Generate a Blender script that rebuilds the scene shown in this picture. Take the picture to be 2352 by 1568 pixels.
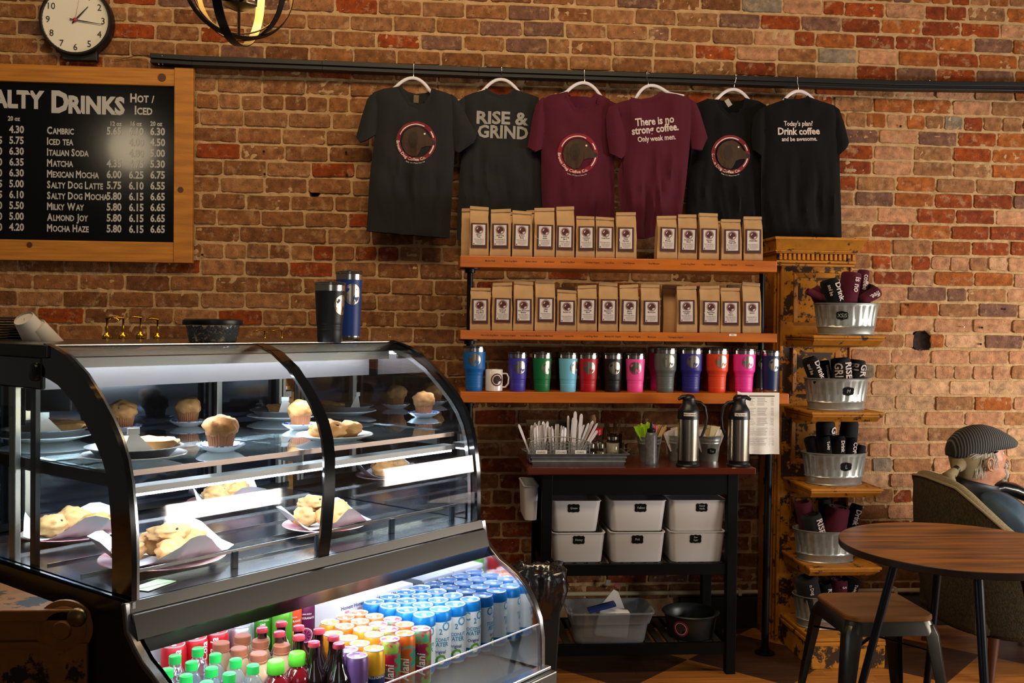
import bpy, bmesh, math, random
import numpy as np
from mathutils import Vector, Matrix, noise
from math import sin, cos, pi, radians, sqrt, exp, atan2
for _o in list(bpy.data.objects): bpy.data.objects.remove(_o)
rnd = random.Random(11)
SC = bpy.context.scene
COL = SC.collection
# ------------------------------------------------------------------ camera
FPX, PSI, TH, RHO, CAMH = 2287., radians(4.8), radians(1.05), radians(.67), 1.5
vF = Vector((sin(PSI)*cos(TH), cos(PSI)*cos(TH), -sin(TH)))
_r0 = Vector((cos(PSI), -sin(PSI), 0)); _u0 = _r0.cross(vF)
vR = _r0*cos(RHO) + _u0*sin(RHO); vU = _u0*cos(RHO) - _r0*sin(RHO)
cam = bpy.data.cameras.new('camera'); cam.sensor_width = 36; cam.lens = FPX/2352*36; cam.clip_start = .05
camo = bpy.data.objects.new('camera', cam); COL.objects.link(camo)
_m = Matrix((vR, vU, -vF)).transposed().to_4x4(); _m.translation = (0, 0, CAMH); camo.matrix_world = _m
SC.camera = camo
# ------------------------------------------------------------------ light
SC.view_settings.view_transform = 'Standard'; SC.view_settings.look = 'None'
SC.view_settings.gamma = 1; SC.view_settings.use_curve_mapping = False
SC.view_settings.exposure = 0.0
w = bpy.data.worlds.new('world'); SC.world = w; w.use_nodes = True
w.node_tree.nodes['Background'].inputs[0].default_value = (.80, .70, .60, 1)
w.node_tree.nodes['Background'].inputs[1].default_value = .07
def area(name, loc, tgt, sx, sy, power, col, spread=180):
    l = bpy.data.lights.new(name, 'AREA'); l.shape = 'RECTANGLE'; l.size = sx; l.size_y = sy; l.energy = power; l.color = col
    l.spread = radians(spread)
    o = bpy.data.objects.new(name, l); COL.objects.link(o); o.location = loc
    o.rotation_euler = (Vector(tgt)-Vector(loc)).to_track_quat('-Z', 'Y').to_euler(); return o
area('ceiling_lights', (.1, 2.3, 4.0), (.2, 4.8, 1.7), 3.2, .5, 84, (1, .74, .45))
area('shop_window_light', (4.9, 1.62, 1.22), (2.5, 4.7, .95), 1.15, .55, 76, (1, .92, .84), 150)
area('shop_window_light', (4.9, 3.25, 1.22), (2.5, 4.7, .95), 1.1, .55, 48, (1, .92, .84), 150)
area('front_fill_light', (.9, -3.2, 1.7), (.6, 4.8, 1.3), 1.6, 1.9, 13, (.95, .96, 1))  # unseen fill behind the camera, added for soft frontal light and metal reflections
_l = bpy.data.lights.new('menu_lamp', 'POINT'); _l.energy = 10; _l.color = (1, .80, .52); _l.shadow_soft_size = .14
_o = bpy.data.objects.new('menu_lamp', _l); COL.objects.link(_o); _o.location = (-1.98, 2.75, 2.63)
# ------------------------------------------------------------------ pixel -> point at a real depth
def ray(x, y): return vF + vR*((x-1176)/FPX) - vU*((y-784)/FPX)
def onY(x, y, Y):
    r = ray(x, y); return Vector((0, 0, CAMH)) + r*(Y/r.y)
def onZ(x, y, Z):
    r = ray(x, y); return Vector((0, 0, CAMH)) + r*((Z-CAMH)/r.z)
# ------------------------------------------------------------------ materials
def hexc(h):
    h = h.lstrip('#'); c = [int(h[i:i+2], 16)/255 for i in (0, 2, 4)]
    return tuple((x/12.92 if x <= .04045 else ((x+.055)/1.055)**2.4) for x in c) + (1,)
MATS = {}
def mat(name, col='#808080', rough=.5, metal=0., var=None, bump=None, emit=None, coat=0, spec=.5, sheen=0, alpha=1, trans=0, ior=1.45, stretch=None, aniso=0):
    if name in MATS: return MATS[name]
    m = bpy.data.materials.new(name); m.use_nodes = True; nt = m.node_tree; p = nt.nodes['Principled BSDF']
    I = p.inputs
    I['Base Color'].default_value = hexc(col); I['Roughness'].default_value = rough; I['Metallic'].default_value = metal
    I['Specular IOR Level'].default_value = spec; I['Coat Weight'].default_value = coat; I['Coat Roughness'].default_value = .08
    I['Sheen Weight'].default_value = sheen; I['Alpha'].default_value = alpha; I['Transmission Weight'].default_value = trans; I['IOR'].default_value = ior
    I['Anisotropic'].default_value = aniso
    if emit: I['Emission Color'].default_value = hexc(emit[0]); I['Emission Strength'].default_value = emit[1]
    if var or bump:
        tc = nt.nodes.new('ShaderNodeTexCoord'); mp = nt.nodes.new('ShaderNodeMapping'); nt.links.new(tc.outputs['Object'], mp.inputs[0])
        if stretch: mp.inputs['Scale'].default_value = stretch
    if var:   # (scale, colour2, contrast)
        n = nt.nodes.new('ShaderNodeTexNoise'); n.inputs['Scale'].default_value = var[0]; n.inputs['Detail'].default_value = 4
        r = nt.nodes.new('ShaderNodeValToRGB'); k = var[2] if len(var) > 2 else .2
        r.color_ramp.elements[0].position = .5-k; r.color_ramp.elements[1].position = .5+k
        r.color_ramp.elements[0].color = hexc(col); r.color_ramp.elements[1].color = hexc(var[1])
        nt.links.new(mp.outputs[0], n.inputs[0]); nt.links.new(n.outputs[0], r.inputs[0]); nt.links.new(r.outputs[0], I['Base Color'])
    if bump:  # (scale, strength)
        n = nt.nodes.new('ShaderNodeTexNoise'); n.inputs['Scale'].default_value = bump[0]; n.inputs['Detail'].default_value = 5
        b = nt.nodes.new('ShaderNodeBump'); b.inputs['Strength'].default_value = bump[1]; b.inputs['Distance'].default_value = .004
        nt.links.new(mp.outputs[0], n.inputs[0]); nt.links.new(n.outputs[0], b.inputs['Height']); nt.links.new(b.outputs[0], I['Normal'])
    MATS[name] = m; return m
def glassmat(name, tint='#ffffff', refl=1.0, rough=.02, body=0, bodycol='#ffffff'):
    m = bpy.data.materials.new(name); m.use_nodes = True; nt = m.node_tree; N = nt.nodes; N.clear()
    out = N.new('ShaderNodeOutputMaterial'); t = N.new('ShaderNodeBsdfTransparent'); t.inputs[0].default_value = hexc(tint)
    g = N.new('ShaderNodeBsdfGlossy'); g.inputs['Roughness'].default_value = rough
    lw = N.new('ShaderNodeLayerWeight'); lw.inputs[0].default_value = .5; pw = N.new('ShaderNodeMath'); pw.operation = 'POWER'; pw.inputs[1].default_value = 5; nt.links.new(lw.outputs['Facing'], pw.inputs[0])
    fr = N.new('ShaderNodeMath'); fr.operation = 'MULTIPLY_ADD'; fr.inputs[1].default_value = .95; fr.inputs[2].default_value = .045; nt.links.new(pw.outputs[0], fr.inputs[0])
    mu = N.new('ShaderNodeMath'); mu.operation = 'MULTIPLY'; mu.inputs[1].default_value = refl; mu.use_clamp = True
    mx = N.new('ShaderNodeMixShader'); nt.links.new(fr.outputs[0], mu.inputs[0]); nt.links.new(mu.outputs[0], mx.inputs[0])
    first = t
    if body:
        d = N.new('ShaderNodeBsdfDiffuse'); d.inputs[0].default_value = hexc(bodycol); m2 = N.new('ShaderNodeMixShader'); m2.inputs[0].default_value = body
        nt.links.new(t.outputs[0], m2.inputs[1]); nt.links.new(d.outputs[0], m2.inputs[2]); first = m2
    nt.links.new(first.outputs[0], mx.inputs[1]); nt.links.new(g.outputs[0], mx.inputs[2]); nt.links.new(mx.outputs[0], out.inputs[0])
    MATS[name] = m; return m
# ------------------------------------------------------------------ geometry builder
class G:
    def __init__(s): s.v = []; s.f = []; s.m = []
    def add(s, vs, fs, m=0):
        b = len(s.v); s.v += [Vector(v) for v in vs]; s.f += [tuple(i+b for i in f) for f in fs]; s.m += [m]*len(fs); return s
    def box(s, x0, y0, z0, x1, y1, z1, m=0):
        return s.add([(x0,y0,z0),(x1,y0,z0),(x1,y1,z0),(x0,y1,z0),(x0,y0,z1),(x1,y0,z1),(x1,y1,z1),(x0,y1,z1)],
                     [(0,3,2,1),(4,5,6,7),(0,1,5,4),(1,2,6,5),(2,3,7,6),(3,0,4,7)], m)
    def cbox(s, c, sx, sy, sz, m=0): return s.box(c[0]-sx/2, c[1]-sy/2, c[2]-sz/2, c[0]+sx/2, c[1]+sy/2, c[2]+sz/2, m)
    def lathe(s, prof, seg=24, c=(0,0,0), m=0, ms=None, sy=1., a0=0., a1=2*pi, cap0=True, cap1=True, flute=0, fn=0, fz=None):
        full = abs(a1-a0-2*pi) < 1e-6; n = seg if full else seg+1; b = len(s.v)
        for (r, z) in prof:
            for i in range(n):
                a = a0+(a1-a0)*i/seg; rr = r
                if flute and (fz is None or fz[0] <= z <= fz[1]): rr = r+flute*abs(cos(a*fn/2))
                s.v.append(Vector((c[0]+rr*cos(a), c[1]+rr*sin(a)*sy, c[2]+z)))
        for j in range(len(prof)-1):
            mm = ms[j] if ms else m
            for i in range(seg):
                i2 = (i+1) % n
                s.f.append((b+j*n+i, b+j*n+i2, b+(j+1)*n+i2, b+(j+1)*n+i)); s.m.append(mm)
        if full:
            if cap0 and prof[0][0] > 1e-5: s.f.append(tuple(b+i for i in reversed(range(n)))); s.m.append(ms[0] if ms else m)
            if cap1 and prof[-1][0] > 1e-5: s.f.append(tuple(b+(len(prof)-1)*n+i for i in range(n))); s.m.append(ms[-1] if ms else m)
        return s
    def tube(s, pts, r, seg=8, m=0, flat=None, closed=False, up=(0,0,1)):
        P = [Vector(p) for p in pts]; b = len(s.v); n = len(P); pu = None
        for i, p in enumerate(P):
            d = (P[(i+1) % n]-P[i-1]) if closed else (P[min(i+1, n-1)]-P[max(i-1, 0)])
            d.normalize(); ref = pu if pu is not None else Vector(up)
            if abs(d.dot(ref)) > .98: ref = Vector((1, 0, 0)) if abs(d.x) < .9 else Vector((0, 1, 0))
            x = d.cross(ref).normalized(); y = x.cross(d).normalized(); pu = y
            ri = r[i] if isinstance(r, (list, tuple)) else r
            for k in range(seg):
                a = 2*pi*k/seg+(pi/seg if seg == 4 else 0); fx, fy = flat if flat else (1, 1)
                s.v.append(p + x*(cos(a)*ri*fx) + y*(sin(a)*ri*fy))
        for i in range(n if closed else n-1):
            j = (i+1) % n
            for k in range(seg):
                k2 = (k+1) % seg; s.f.append((b+i*seg+k, b+i*seg+k2, b+j*seg+k2, b+j*seg+k)); s.m.append(m)
        if not closed:
            s.f.append(tuple(b+k for k in reversed(range(seg)))); s.m.append(m)
            s.f.append(tuple(b+(n-1)*seg+k for k in range(seg))); s.m.append(m)
        return s
    def prism(s, poly, O, ux, uy, un, m=0):
        """polygon poly (2D) on the plane O,ux,uy pushed along the vector un"""
        O, ux, uy, un = Vector(O), Vector(ux), Vector(uy), Vector(un); n = len(poly); b = len(s.v)
        A = [O+ux*p[0]+uy*p[1] for p in poly]; s.v += A + [a+un for a in A]
        s.f.append(tuple(b+i for i in range(n))); s.f.append(tuple(b+n+i for i in reversed(range(n)))); s.m += [m, m]
        for i in range(n):
            j = (i+1) % n; s.f.append((b+i, b+n+i, b+n+j, b+j)); s.m.append(m)
        return s
    def ball(s, c, rx, ry, rz, seg=12, rings=8, m=0, nz=0, nsc=20, seed=0):
        b = len(s.v); c = Vector(c)
        for j in range(rings+1):
            t = pi*j/rings
            for i in range(seg):
                a = 2*pi*i/seg; d = Vector((sin(t)*cos(a), sin(t)*sin(a), cos(t)))
                k = 1+(nz*noise.noise(d*nsc+Vector((seed, seed*.7, 0))) if nz else 0)
                s.v.append(c+Vector((d.x*rx*k, d.y*ry*k, d.z*rz*k)))
        for j in range(rings):
            for i in range(seg):
                s.f.append((b+j*seg+i, b+(j+1)*seg+i, b+(j+1)*seg+(i+1) % seg, b+j*seg+(i+1) % seg)); s.m.append(m)
        return s
    def x(s, M, start=0):
        for i in range(start, len(s.v)): s.v[i] = M @ s.v[i]
        return s
    def mark(s): return len(s.v)
    def obj(s, name, mats, parent=None, world=False, smooth=None, bevel=0, seg=2, kind=None, sub=0, weld=False, recalc=True):
        vs = s.v
        if world and parent is not None:
            off = Vector(parent['_o']); vs = [v-off for v in s.v]
        me = bpy.data.meshes.new(name); me.from_pydata([tuple(v) for v in vs], [], s.f)
        if not isinstance(mats, (list, tuple)): mats = [mats]
        for m in mats: me.materials.append(m)
        if len(mats) > 1: me.polygons.foreach_set('material_index', s.m)
        if recalc or weld:
            bm = bmesh.new(); bm.from_mesh(me)
            if weld: bmesh.ops.remove_doubles(bm, verts=bm.verts, dist=1e-5)
            if recalc: bmesh.ops.recalc_face_normals(bm, faces=bm.faces)
            bm.to_mesh(me); bm.free()
        o = bpy.data.objects.new(name, me); COL.objects.link(o)
        if smooth is not None:
            me.polygons.foreach_set('use_smooth', [True]*len(me.polygons))
            if smooth < 179: me.set_sharp_from_angle(angle=radians(smooth))
        if bevel:
            b = o.modifiers.new('bevel', 'BEVEL'); b.width = bevel; b.segments = seg; b.limit_method = 'ANGLE'; b.angle_limit = radians(35); b.harden_normals = False
        if sub:
            b = o.modifiers.new('sub', 'SUBSURF'); b.levels = sub; b.render_levels = sub
        if parent is not None: o.parent = parent; o['_o'] = parent['_o']
        else: o['_o'] = (0., 0., 0.)
        if kind: o['kind'] = kind
        return o
def thing(name, label, cat, loc=(0, 0, 0), rz=0., group=None):
    o = bpy.data.objects.new(name, None); COL.objects.link(o); o.location = loc; o.rotation_euler = (0, 0, rz); o.empty_display_size = .05
    o['_o'] = tuple(loc); o['label'] = label; o['category'] = cat
    if group: o['group'] = group
    return o
def tag(o, label, cat, group=None):
    o['label'] = label; o['category'] = cat
    if group: o['group'] = group
    return o
def dup(root, loc, rz=0., label=None, group=None, swap=None):
    def cp(o, par):
        c = o.copy(); COL.objects.link(c)
        if par is not None: c.parent = par
        if swap and c.type == 'MESH':
            for k, v in swap.items():
                if c.name.split('.')[0] == k:
                    c.material_slots[0].link = 'OBJECT'; c.material_slots[0].material = v
        for ch in list(o.children): cp(ch, c)
        return c
    c = cp(root, None); c.location = loc; c.rotation_euler = (0, 0, rz); c['_o'] = tuple(loc)
    if label: c['label'] = label
    if group: c['group'] = group
    return c
# ------------------------------------------------------------------ flat print: text, rings, logo
_T = {}
def text2d(s, size=1., bold=0., align='CENTER', sx=1., res=2, shear=0.):
    key = (s, bold, res)
    if key not in _T:
        c = bpy.data.curves.new('t', 'FONT'); c.body = s; c.size = 1; c.resolution_u = res; c.offset = bold; c.align_x = 'LEFT'
        o = bpy.data.objects.new('t', c); me = bpy.data.meshes.new_from_object(o)
        V = [(v.co.x, v.co.y) for v in me.vertices]; Fc = [tuple(p.vertices) for p in me.polygons]
        bpy.data.objects.remove(o); bpy.data.curves.remove(c); bpy.data.meshes.remove(me); _T[key] = (V, Fc)
    V, Fc = _T[key]
    if not V: return [], []
    x0 = min(v[0] for v in V); x1 = max(v[0] for v in V); w = x1-x0
    dx = {'CENTER': -(x0+x1)/2, 'LEFT': -x0, 'RIGHT': -x1}[align]
    return [((v[0]+dx+shear*v[1])*size*sx, v[1]*size) for v in V], Fc
def arcstrip(r0, r1, a0, a1, n=24):
    V = []
    for i in range(n+1):
        a = radians(a0+(a1-a0)*i/n); V += [(r0*cos(a), r0*sin(a)), (r1*cos(a), r1*sin(a))]
    return V, [(2*i, 2*i+1, 2*i+3, 2*i+2) for i in range(n)]
def disc2d(r, n=28, cx=0, cy=0): return [(cx+r*cos(2*pi*i/n), cy+r*sin(2*pi*i/n)) for i in range(n)], [tuple(range(n))]
def arctext(s, size, r, amid, bold=.01, sx=1.):
    V, Fc = text2d(s, size, bold, 'CENTER', sx)       # reads along the bottom of a circle
    out = []
    for x, y in V:
        a = radians(amid)+x/r; rr = r-y; out.append((rr*cos(a), rr*sin(a)))
    return out, Fc
HEAD = [(-.2,.76),(.1,.80),(.38,.68),(.56,.50),(.68,.28),(.9,.12),(1.0,.02),(1.0,-.12),(.9,-.22),(.5,-.25),(.28,-.34),(.2,-.55),(.05,-.78),(-.25,-.78),(-.52,-.62),(-.72,-.35),(-.78,0),(-.68,.38),(-.48,.62)]
EAR = [(-.25,.5),(0,.55),(.1,.2),(.05,-.15),(-.12,-.35),(-.3,-.3),(-.42,0),(-.4,.3)]
def tri(poly): return list(poly), [tuple(range(len(poly)))]
def printg(g, geo, fn, m=0, cut=0.):
    V, Fc = geo
    if not V: return
    bm = bmesh.new(); vs = [bm.verts.new((x, y, 0)) for x, y in V]
    for f in Fc:
        try: bm.faces.new([vs[i] for i in f])
        except ValueError: pass
    bmesh.ops.triangulate(bm, faces=bm.faces)
    if cut:
        xs = [v[0] for v in V]; ys = [v[1] for v in V]
        x = min(xs)+cut
        while x < max(xs): bmesh.ops.bisect_plane(bm, geom=bm.verts[:]+bm.edges[:]+bm.faces[:], plane_co=(x, 0, 0), plane_no=(1, 0, 0)); x += cut
        y = min(ys)+cut*1.5
        while y < max(ys): bmesh.ops.bisect_plane(bm, geom=bm.verts[:]+bm.edges[:]+bm.faces[:], plane_co=(0, y, 0), plane_no=(0, 1, 0)); y += cut*1.5
    bm.verts.index_update()
    g.add([fn(v.co.x, v.co.y) for v in bm.verts], [tuple(v.index for v in f.verts) for f in bm.faces], m); bm.free()
def plane(O, ux=(1, 0, 0), uy=(0, 0, 1), off=0., rot=0.):
    O, ux, uy = Vector(O), Vector(ux), Vector(uy); n = ux.cross(uy).normalized()
    c, s = cos(rot), sin(rot)
    return lambda x, y: O+ux*(x*c-y*s)+uy*(x*s+y*c)+n*off
def cyl(r, z, a=-pi/2, c=(0, 0, 0), off=0., k=0.):
    """wrap on an upright cylinder, k = change of radius per metre of height"""
    return lambda x, y: Vector((c[0]+(r+off+k*y)*cos(a+x/r), c[1]+(r+off+k*y)*sin(a+x/r), c[2]+z+y))
def shiftg(geo, dx, dy, s=1.): return [(x*s+dx, y*s+dy) for x, y in geo[0]], geo[1]
M = mat
STEEL = M('brushed_steel', '#b9b4ac', .28, 1., var=(60, '#a39d93', .3), stretch=(1, 1, 30))
STEELV = M('steel_satin', '#c4beb2', .2, 1.)
BLACKM = M('black_metal', '#0b0b0c', .32, .3)
BLACKP = M('black_plastic', '#0d0d0e', .38)
WHITEP = M('white_plastic', '#d9d6d2', .45)
area('case_light', (.07, 2.36, 1.372), (-.07, 2.52, .95), 1.0, .04, 7, (.9, .94, 1)) if 0 else None
INKW = M('ink_white', '#cfc8bd', .8); INKR = M('ink_burgundy', '#6d1526', .8); INKD = M('ink_dark_brown', '#33201a', .8)
INKB = M('ink_black', '#141212', .7); PAPER = M('white_paper', '#e6e1da', .85, bump=(90, .1)); CHALK = M('chalkboard', '#0c0c0b', .9, spec=.15)
# ================================================================== back wall: mortar bed and single bricks
WALLY = 4.83
def brickmat():
    m = bpy.data.materials.new('old_brick'); m.use_nodes = True; nt = m.node_tree; N = nt.nodes; L = nt.links; p = N['Principled BSDF']
    at = N.new('ShaderNodeAttribute'); at.attribute_name = 'Col'; ge = N.new('ShaderNodeNewGeometry')
    n1 = N.new('ShaderNodeTexNoise'); n1.inputs['Scale'].default_value = 28; n1.inputs['Detail'].default_value = 6; L.new(ge.outputs['Position'], n1.inputs[0])
    r1 = N.new('ShaderNodeMapRange'); r1.inputs[1].default_value = .3; r1.inputs[2].default_value = .7; r1.inputs[3].default_value = .55; r1.inputs[4].default_value = 1.3; L.new(n1.outputs[0], r1.inputs[0])
    mu = N.new('ShaderNodeVectorMath'); mu.operation = 'SCALE'; L.new(at.outputs['Color'], mu.inputs[0]); L.new(r1.outputs[0], mu.inputs['Scale'])
    n2 = N.new('ShaderNodeTexNoise'); n2.inputs['Scale'].default_value = 17; n2.inputs['Detail'].default_value = 8; n2.inputs['Roughness'].default_value = .72
    mp = N.new('ShaderNodeMapping'); mp.inputs['Location'].default_value = (3, 1, 7); L.new(ge.outputs['Position'], mp.inputs[0]); L.new(mp.outputs[0], n2.inputs[0])
    r2 = N.new('ShaderNodeMapRange'); r2.inputs[1].default_value = .53; r2.inputs[2].default_value = .64; r2.inputs[3].default_value = 0; r2.inputs[4].default_value = .5; L.new(n2.outputs[0], r2.inputs[0])
    mx = N.new('ShaderNodeMix'); mx.data_type = 'RGBA'; L.new(r2.outputs[0], mx.inputs[0]); L.new(mu.outputs[0], mx.inputs[6]); mx.inputs[7].default_value = hexc('#b08d67')
    n3 = N.new('ShaderNodeTexNoise'); n3.inputs['Scale'].default_value = 150; n3.inputs['Detail'].default_value = 3; L.new(ge.outputs['Position'], n3.inputs[0])
    r3 = N.new('ShaderNodeMapRange'); r3.inputs[1].default_value = .28; r3.inputs[2].default_value = .38; r3.inputs[3].default_value = .35; r3.inputs[4].default_value = 1; L.new(n3.outputs[0], r3.inputs[0])
    m3 = N.new('ShaderNodeVectorMath'); m3.operation = 'SCALE'; L.new(mx.outputs[2], m3.inputs[0]); L.new(r3.outputs[0], m3.inputs['Scale']); L.new(m3.outputs[0], p.inputs['Base Color'])
    b = N.new('ShaderNodeBump'); b.inputs['Strength'].default_value = .7; b.inputs['Distance'].default_value = .004; ad = N.new('ShaderNodeMath'); L.new(n1.outputs[0], ad.inputs[0]); L.new(n3.outputs[0], ad.inputs[1]); L.new(ad.outputs[0], b.inputs['Height']); L.new(b.outputs[0], p.inputs['Normal'])
    p.inputs['Roughness'].default_value = .88; p.inputs['Specular IOR Level'].default_value = .25; return m
BR = brickmat()
MORT = M('lime_mortar', '#bb9a72', .95, var=(24, '#9e7d55', .3), bump=(120, .9), spec=.1)
HOLES = [(-.235, 1.985, .05, .034), (2.478, 1.435, .05, .052), (-.55, 2.11, .02, .02)]
def dent(x, z): return max([0]+[.045*max(0, 1-((x-a)/(c*1.1))**2-((z-b)/(d*1.1))**2)**.5 for a, b, c, d in HOLES if abs(x-a) < c*1.1 and abs(z-b) < d*1.1 and ((x-a)/(c*1.1))**2+((z-b)/(d*1.1))**2 < 1])
g = G(); nx, nz = 540, 290; X0, X1, Z0, Z1 = -2.4, 3.5, 0., 3.45
vs = []
for j in range(nz+1):
    for i in range(nx+1):
        x = X0+(X1-X0)*i/nx; z = Z0+(Z1-Z0)*j/nz
        vs.append((x, WALLY+.0015+dent(x, z)+.003*noise.noise(Vector((x*7, z*7, 0)))+.0075*noise.noise(Vector((x*34, z*48, 5)))+.003*noise.noise(Vector((x*90, z*90, 2))), z))
g.add(vs, [(j*(nx+1)+i, j*(nx+1)+i+1, (j+1)*(nx+1)+i+1, (j+1)*(nx+1)+i) for j in range(nz) for i in range(nx)])
g.box(X0, WALLY+.07, Z0, X1, WALLY+.25, Z1)
wall = g.obj('wall_back', MORT, kind='structure', smooth=180, recalc=False)
PAL = {'tan': '#895c38', 'tan2': '#7d4f2b', 'brown': '#6d4122', 'orange': '#84380c', 'orange2': '#8e4c1b', 'red': '#74300f', 'pink': '#a67553', 'pale': '#ae8663', 'purple': '#6e4a39', 'grey': '#756757'}
def pick(x, z):
    x += rnd.gauss(0, .22); z += rnd.gauss(0, .14)
    r = rnd.random()
    if x > 1.55 and z > 1.75: t = [('orange', .2), ('orange2', .24), ('red', .11), ('tan', .2), ('pink', .16), ('purple', .06), ('grey', .03)]
    elif x > 1.55 and z > .55: t = [('pink', .42), ('pale', .30), ('tan', .18), ('orange2', .05), ('purple', .03), ('grey', .02)]
    elif x > 1.55: t = [('red', .3), ('brown', .3), ('tan2', .3), ('purple', .1)]
    elif z > 2.68: t = [('tan', .33), ('tan2', .3), ('orange', .17), ('purple', .1), ('brown', .1)]
    elif z > 1.7: t = [('tan', .38), ('tan2', .40), ('orange', .12), ('red', .01), ('brown', .09)]
    elif z > 1.1: t = [('brown', .38), ('tan2', .42), ('orange', .08), ('tan', .12)]
    else: t = [('brown', .4), ('red', .33), ('tan2', .2), ('purple', .07)]
    for k, p in t:
        if r < p: return k
        r -= p
    return t[0][0]
def brickgeo(x, z, w, h):
    """one worn brick: irregular twelve-sided face set back to a plain body"""
    y = WALLY-.001-rnd.random()*.006; c = min(.0075, w*.09); V = []
    cc = [c*rnd.uniform(.25, 1.3) for _ in range(4)]
    j = lambda a=.0022: rnd.uniform(-a, a)
    pts = [(-w/2+cc[0], -h/2+j()), (0+j(.01), -h/2+j()), (w/2-cc[1], -h/2+j()), (w/2+j(), -h/2+cc[1]), (w/2+j(), j(.008)), (w/2+j(), h/2-cc[2]),
           (w/2-cc[2], h/2+j()), (j(.01), h/2+j()), (-w/2+cc[3], h/2+j()), (-w/2+j(), h/2-cc[3]), (-w/2+j(), j(.008)), (-w/2+j(), -h/2+cc[0])]
    til = j(.003); til2 = j(.002)
    for s, dy in ((.955, 0), (1.0, .0045), (1.0, .03)):
        for (a, b) in pts: V.append((x+a*(1-(1-s)*.5), y+dy+(til*a/w+til2*b/h if dy < .02 else 0), z+b*s))
    Fc = [tuple(range(12))]+[(k*12+i, k*12+12+i, k*12+12+(i+1) % 12, k*12+(i+1) % 12) for k in (0, 1) for i in range(12)]
    return V, Fc
def colattr(me, cols):
    a = me.color_attributes.new('Col', 'FLOAT_COLOR', 'POINT'); a.data.foreach_set('color', np.array(cols, dtype=np.float32).ravel())
HOLES = [(-.235, 1.985, .05, .034), (2.478, 1.435, .05, .052), (-.55, 2.11, .02, .02)]
bricks = []; PIT = .0784
for i in range(-23, 22):
    zc = 1.827+i*PIT
    if zc < .18 or zc > 3.42: continue
    head = i in (9, 0, -7, -15, 17)
    pitch = .1025 if head else .2075
    x = -2.75+(0 if i % 2 else pitch/2)+rnd.uniform(-.02, .02)
    while x < 3.9:
        w = pitch-.0115+rnd.uniform(-.004, .004)
        if not head and rnd.random() < .04: w = w*.5
        bricks.append((x+w/2, zc+rnd.uniform(-.0025, .0025), w, .0662+rnd.uniform(-.003, .0015), i)); x += w+.0112
vis = []; rest = []
for b in bricks:
    x, z = b[0], b[1]
    front = (-.95 < x < 3.05 and 1.12 < z < 3.14)
    hid = (0.0 < x < 1.98 and z < 2.62) or (x < -1.12 and 1.78 < z < 2.7)
    (vis if front and not hid and b[2] > .15 else rest).append(b)
rnd.shuffle(vis); rest += vis[298:]; vis = vis[:298]
def hole(b):
    for (hx, hz, rx, rz) in HOLES:
        if abs(b[0]-hx) < b[2]/2+rx*.2 and abs(b[1]-hz) < .03: return True
    return False
for b in vis:
    if hole(b): rest.append(b); continue
    V, Fc = brickgeo(*b[:4]); o = G().add(V, Fc).obj('brick', BR, wall, recalc=False, smooth=30)
    c = hexc(PAL[pick(b[0], b[1])]); k = rnd.uniform(.85, 1.15); colattr(o.data, [[c[0]*k, c[1]*k, c[2]*k, 1]]*len(V))
g = G(); cols = []
for b in rest:
    if b[1] < 1.2 and b[0] < -.1: continue
    if hole(b):
        hx = [q for q in HOLES if abs(b[0]-q[0]) < .2][0]
        for (xa, xb) in ((b[0]-b[2]/2, hx[0]-hx[2]*.9), (hx[0]+hx[2]*.9, b[0]+b[2]/2)):
            ww = xb-xa
            if ww > .02:
                V, Fc = brickgeo((xa+xb)/2, b[1], ww, b[3]); g.add(V, Fc); c = hexc(PAL[pick(b[0], b[1])]); cols += [[c[0], c[1], c[2], 1]]*len(V)
        continue
    V, Fc = brickgeo(*b[:4]); g.add(V, Fc); c = hexc(PAL[pick(b[0], b[1])]); k = rnd.uniform(.85, 1.15); cols += [[c[0]*k, c[1]*k, c[2]*k, 1]]*len(V)
o = g.obj('brickwork', BR, wall, recalc=False, smooth=30, kind='stuff'); colattr(o.data, cols)
# knocked-out hollows in the brickwork (near-black colour with brown mottling)
HOLLOW = M('dark_hollow', '#0a0604', .95, var=(60, '#2a180c', .2), bump=(60, .8))
for (hx, hz, rx, rz) in HOLES:
    g = G(); V = []
    for k, (s, dy) in enumerate(((1.0, -.001), (.86, .014), (.5, .026), (.02, .030))):
        for i in range(14):
            a = 2*pi*i/14; q = 1+.25*noise.noise(Vector((cos(a)*2, sin(a)*2, hx*7))); V.append((hx+rx*s*q*cos(a), WALLY-.004+dy, hz+rz*s*q*sin(a)))
    g.add(V, [(k*14+i, k*14+(i+1) % 14, k*14+14+(i+1) % 14, k*14+14+i) for k in range(3) for i in range(14)])
    g.obj('hollow', HOLLOW, wall, smooth=180)
# small drilled holes and a nail
for px, py in ((606, 348), (608, 400), (795, 350), (797, 402), (2085, 700), (2307, 710), (2255, 752), (2068, 290), (2252, 790), (465, 585)):
    g = G(); p = onY(px, py, WALLY-.012); g.lathe([(.0001, 0), (.0055, 0), (.006, .004)], 8); st = len(g.v)-24
    g.x(Matrix.Translation(p) @ Matrix.Rotation(pi/2, 4, 'X'), st); g.obj('drill_hole', M('hole_dark', '#080504', .9), wall)
g = G(); p = onY(2210, 750, WALLY-.01); g.tube([p, p+Vector((0, -.02, -.002))], .0025, 6); g.obj('nail', STEELV, wall)
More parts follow.
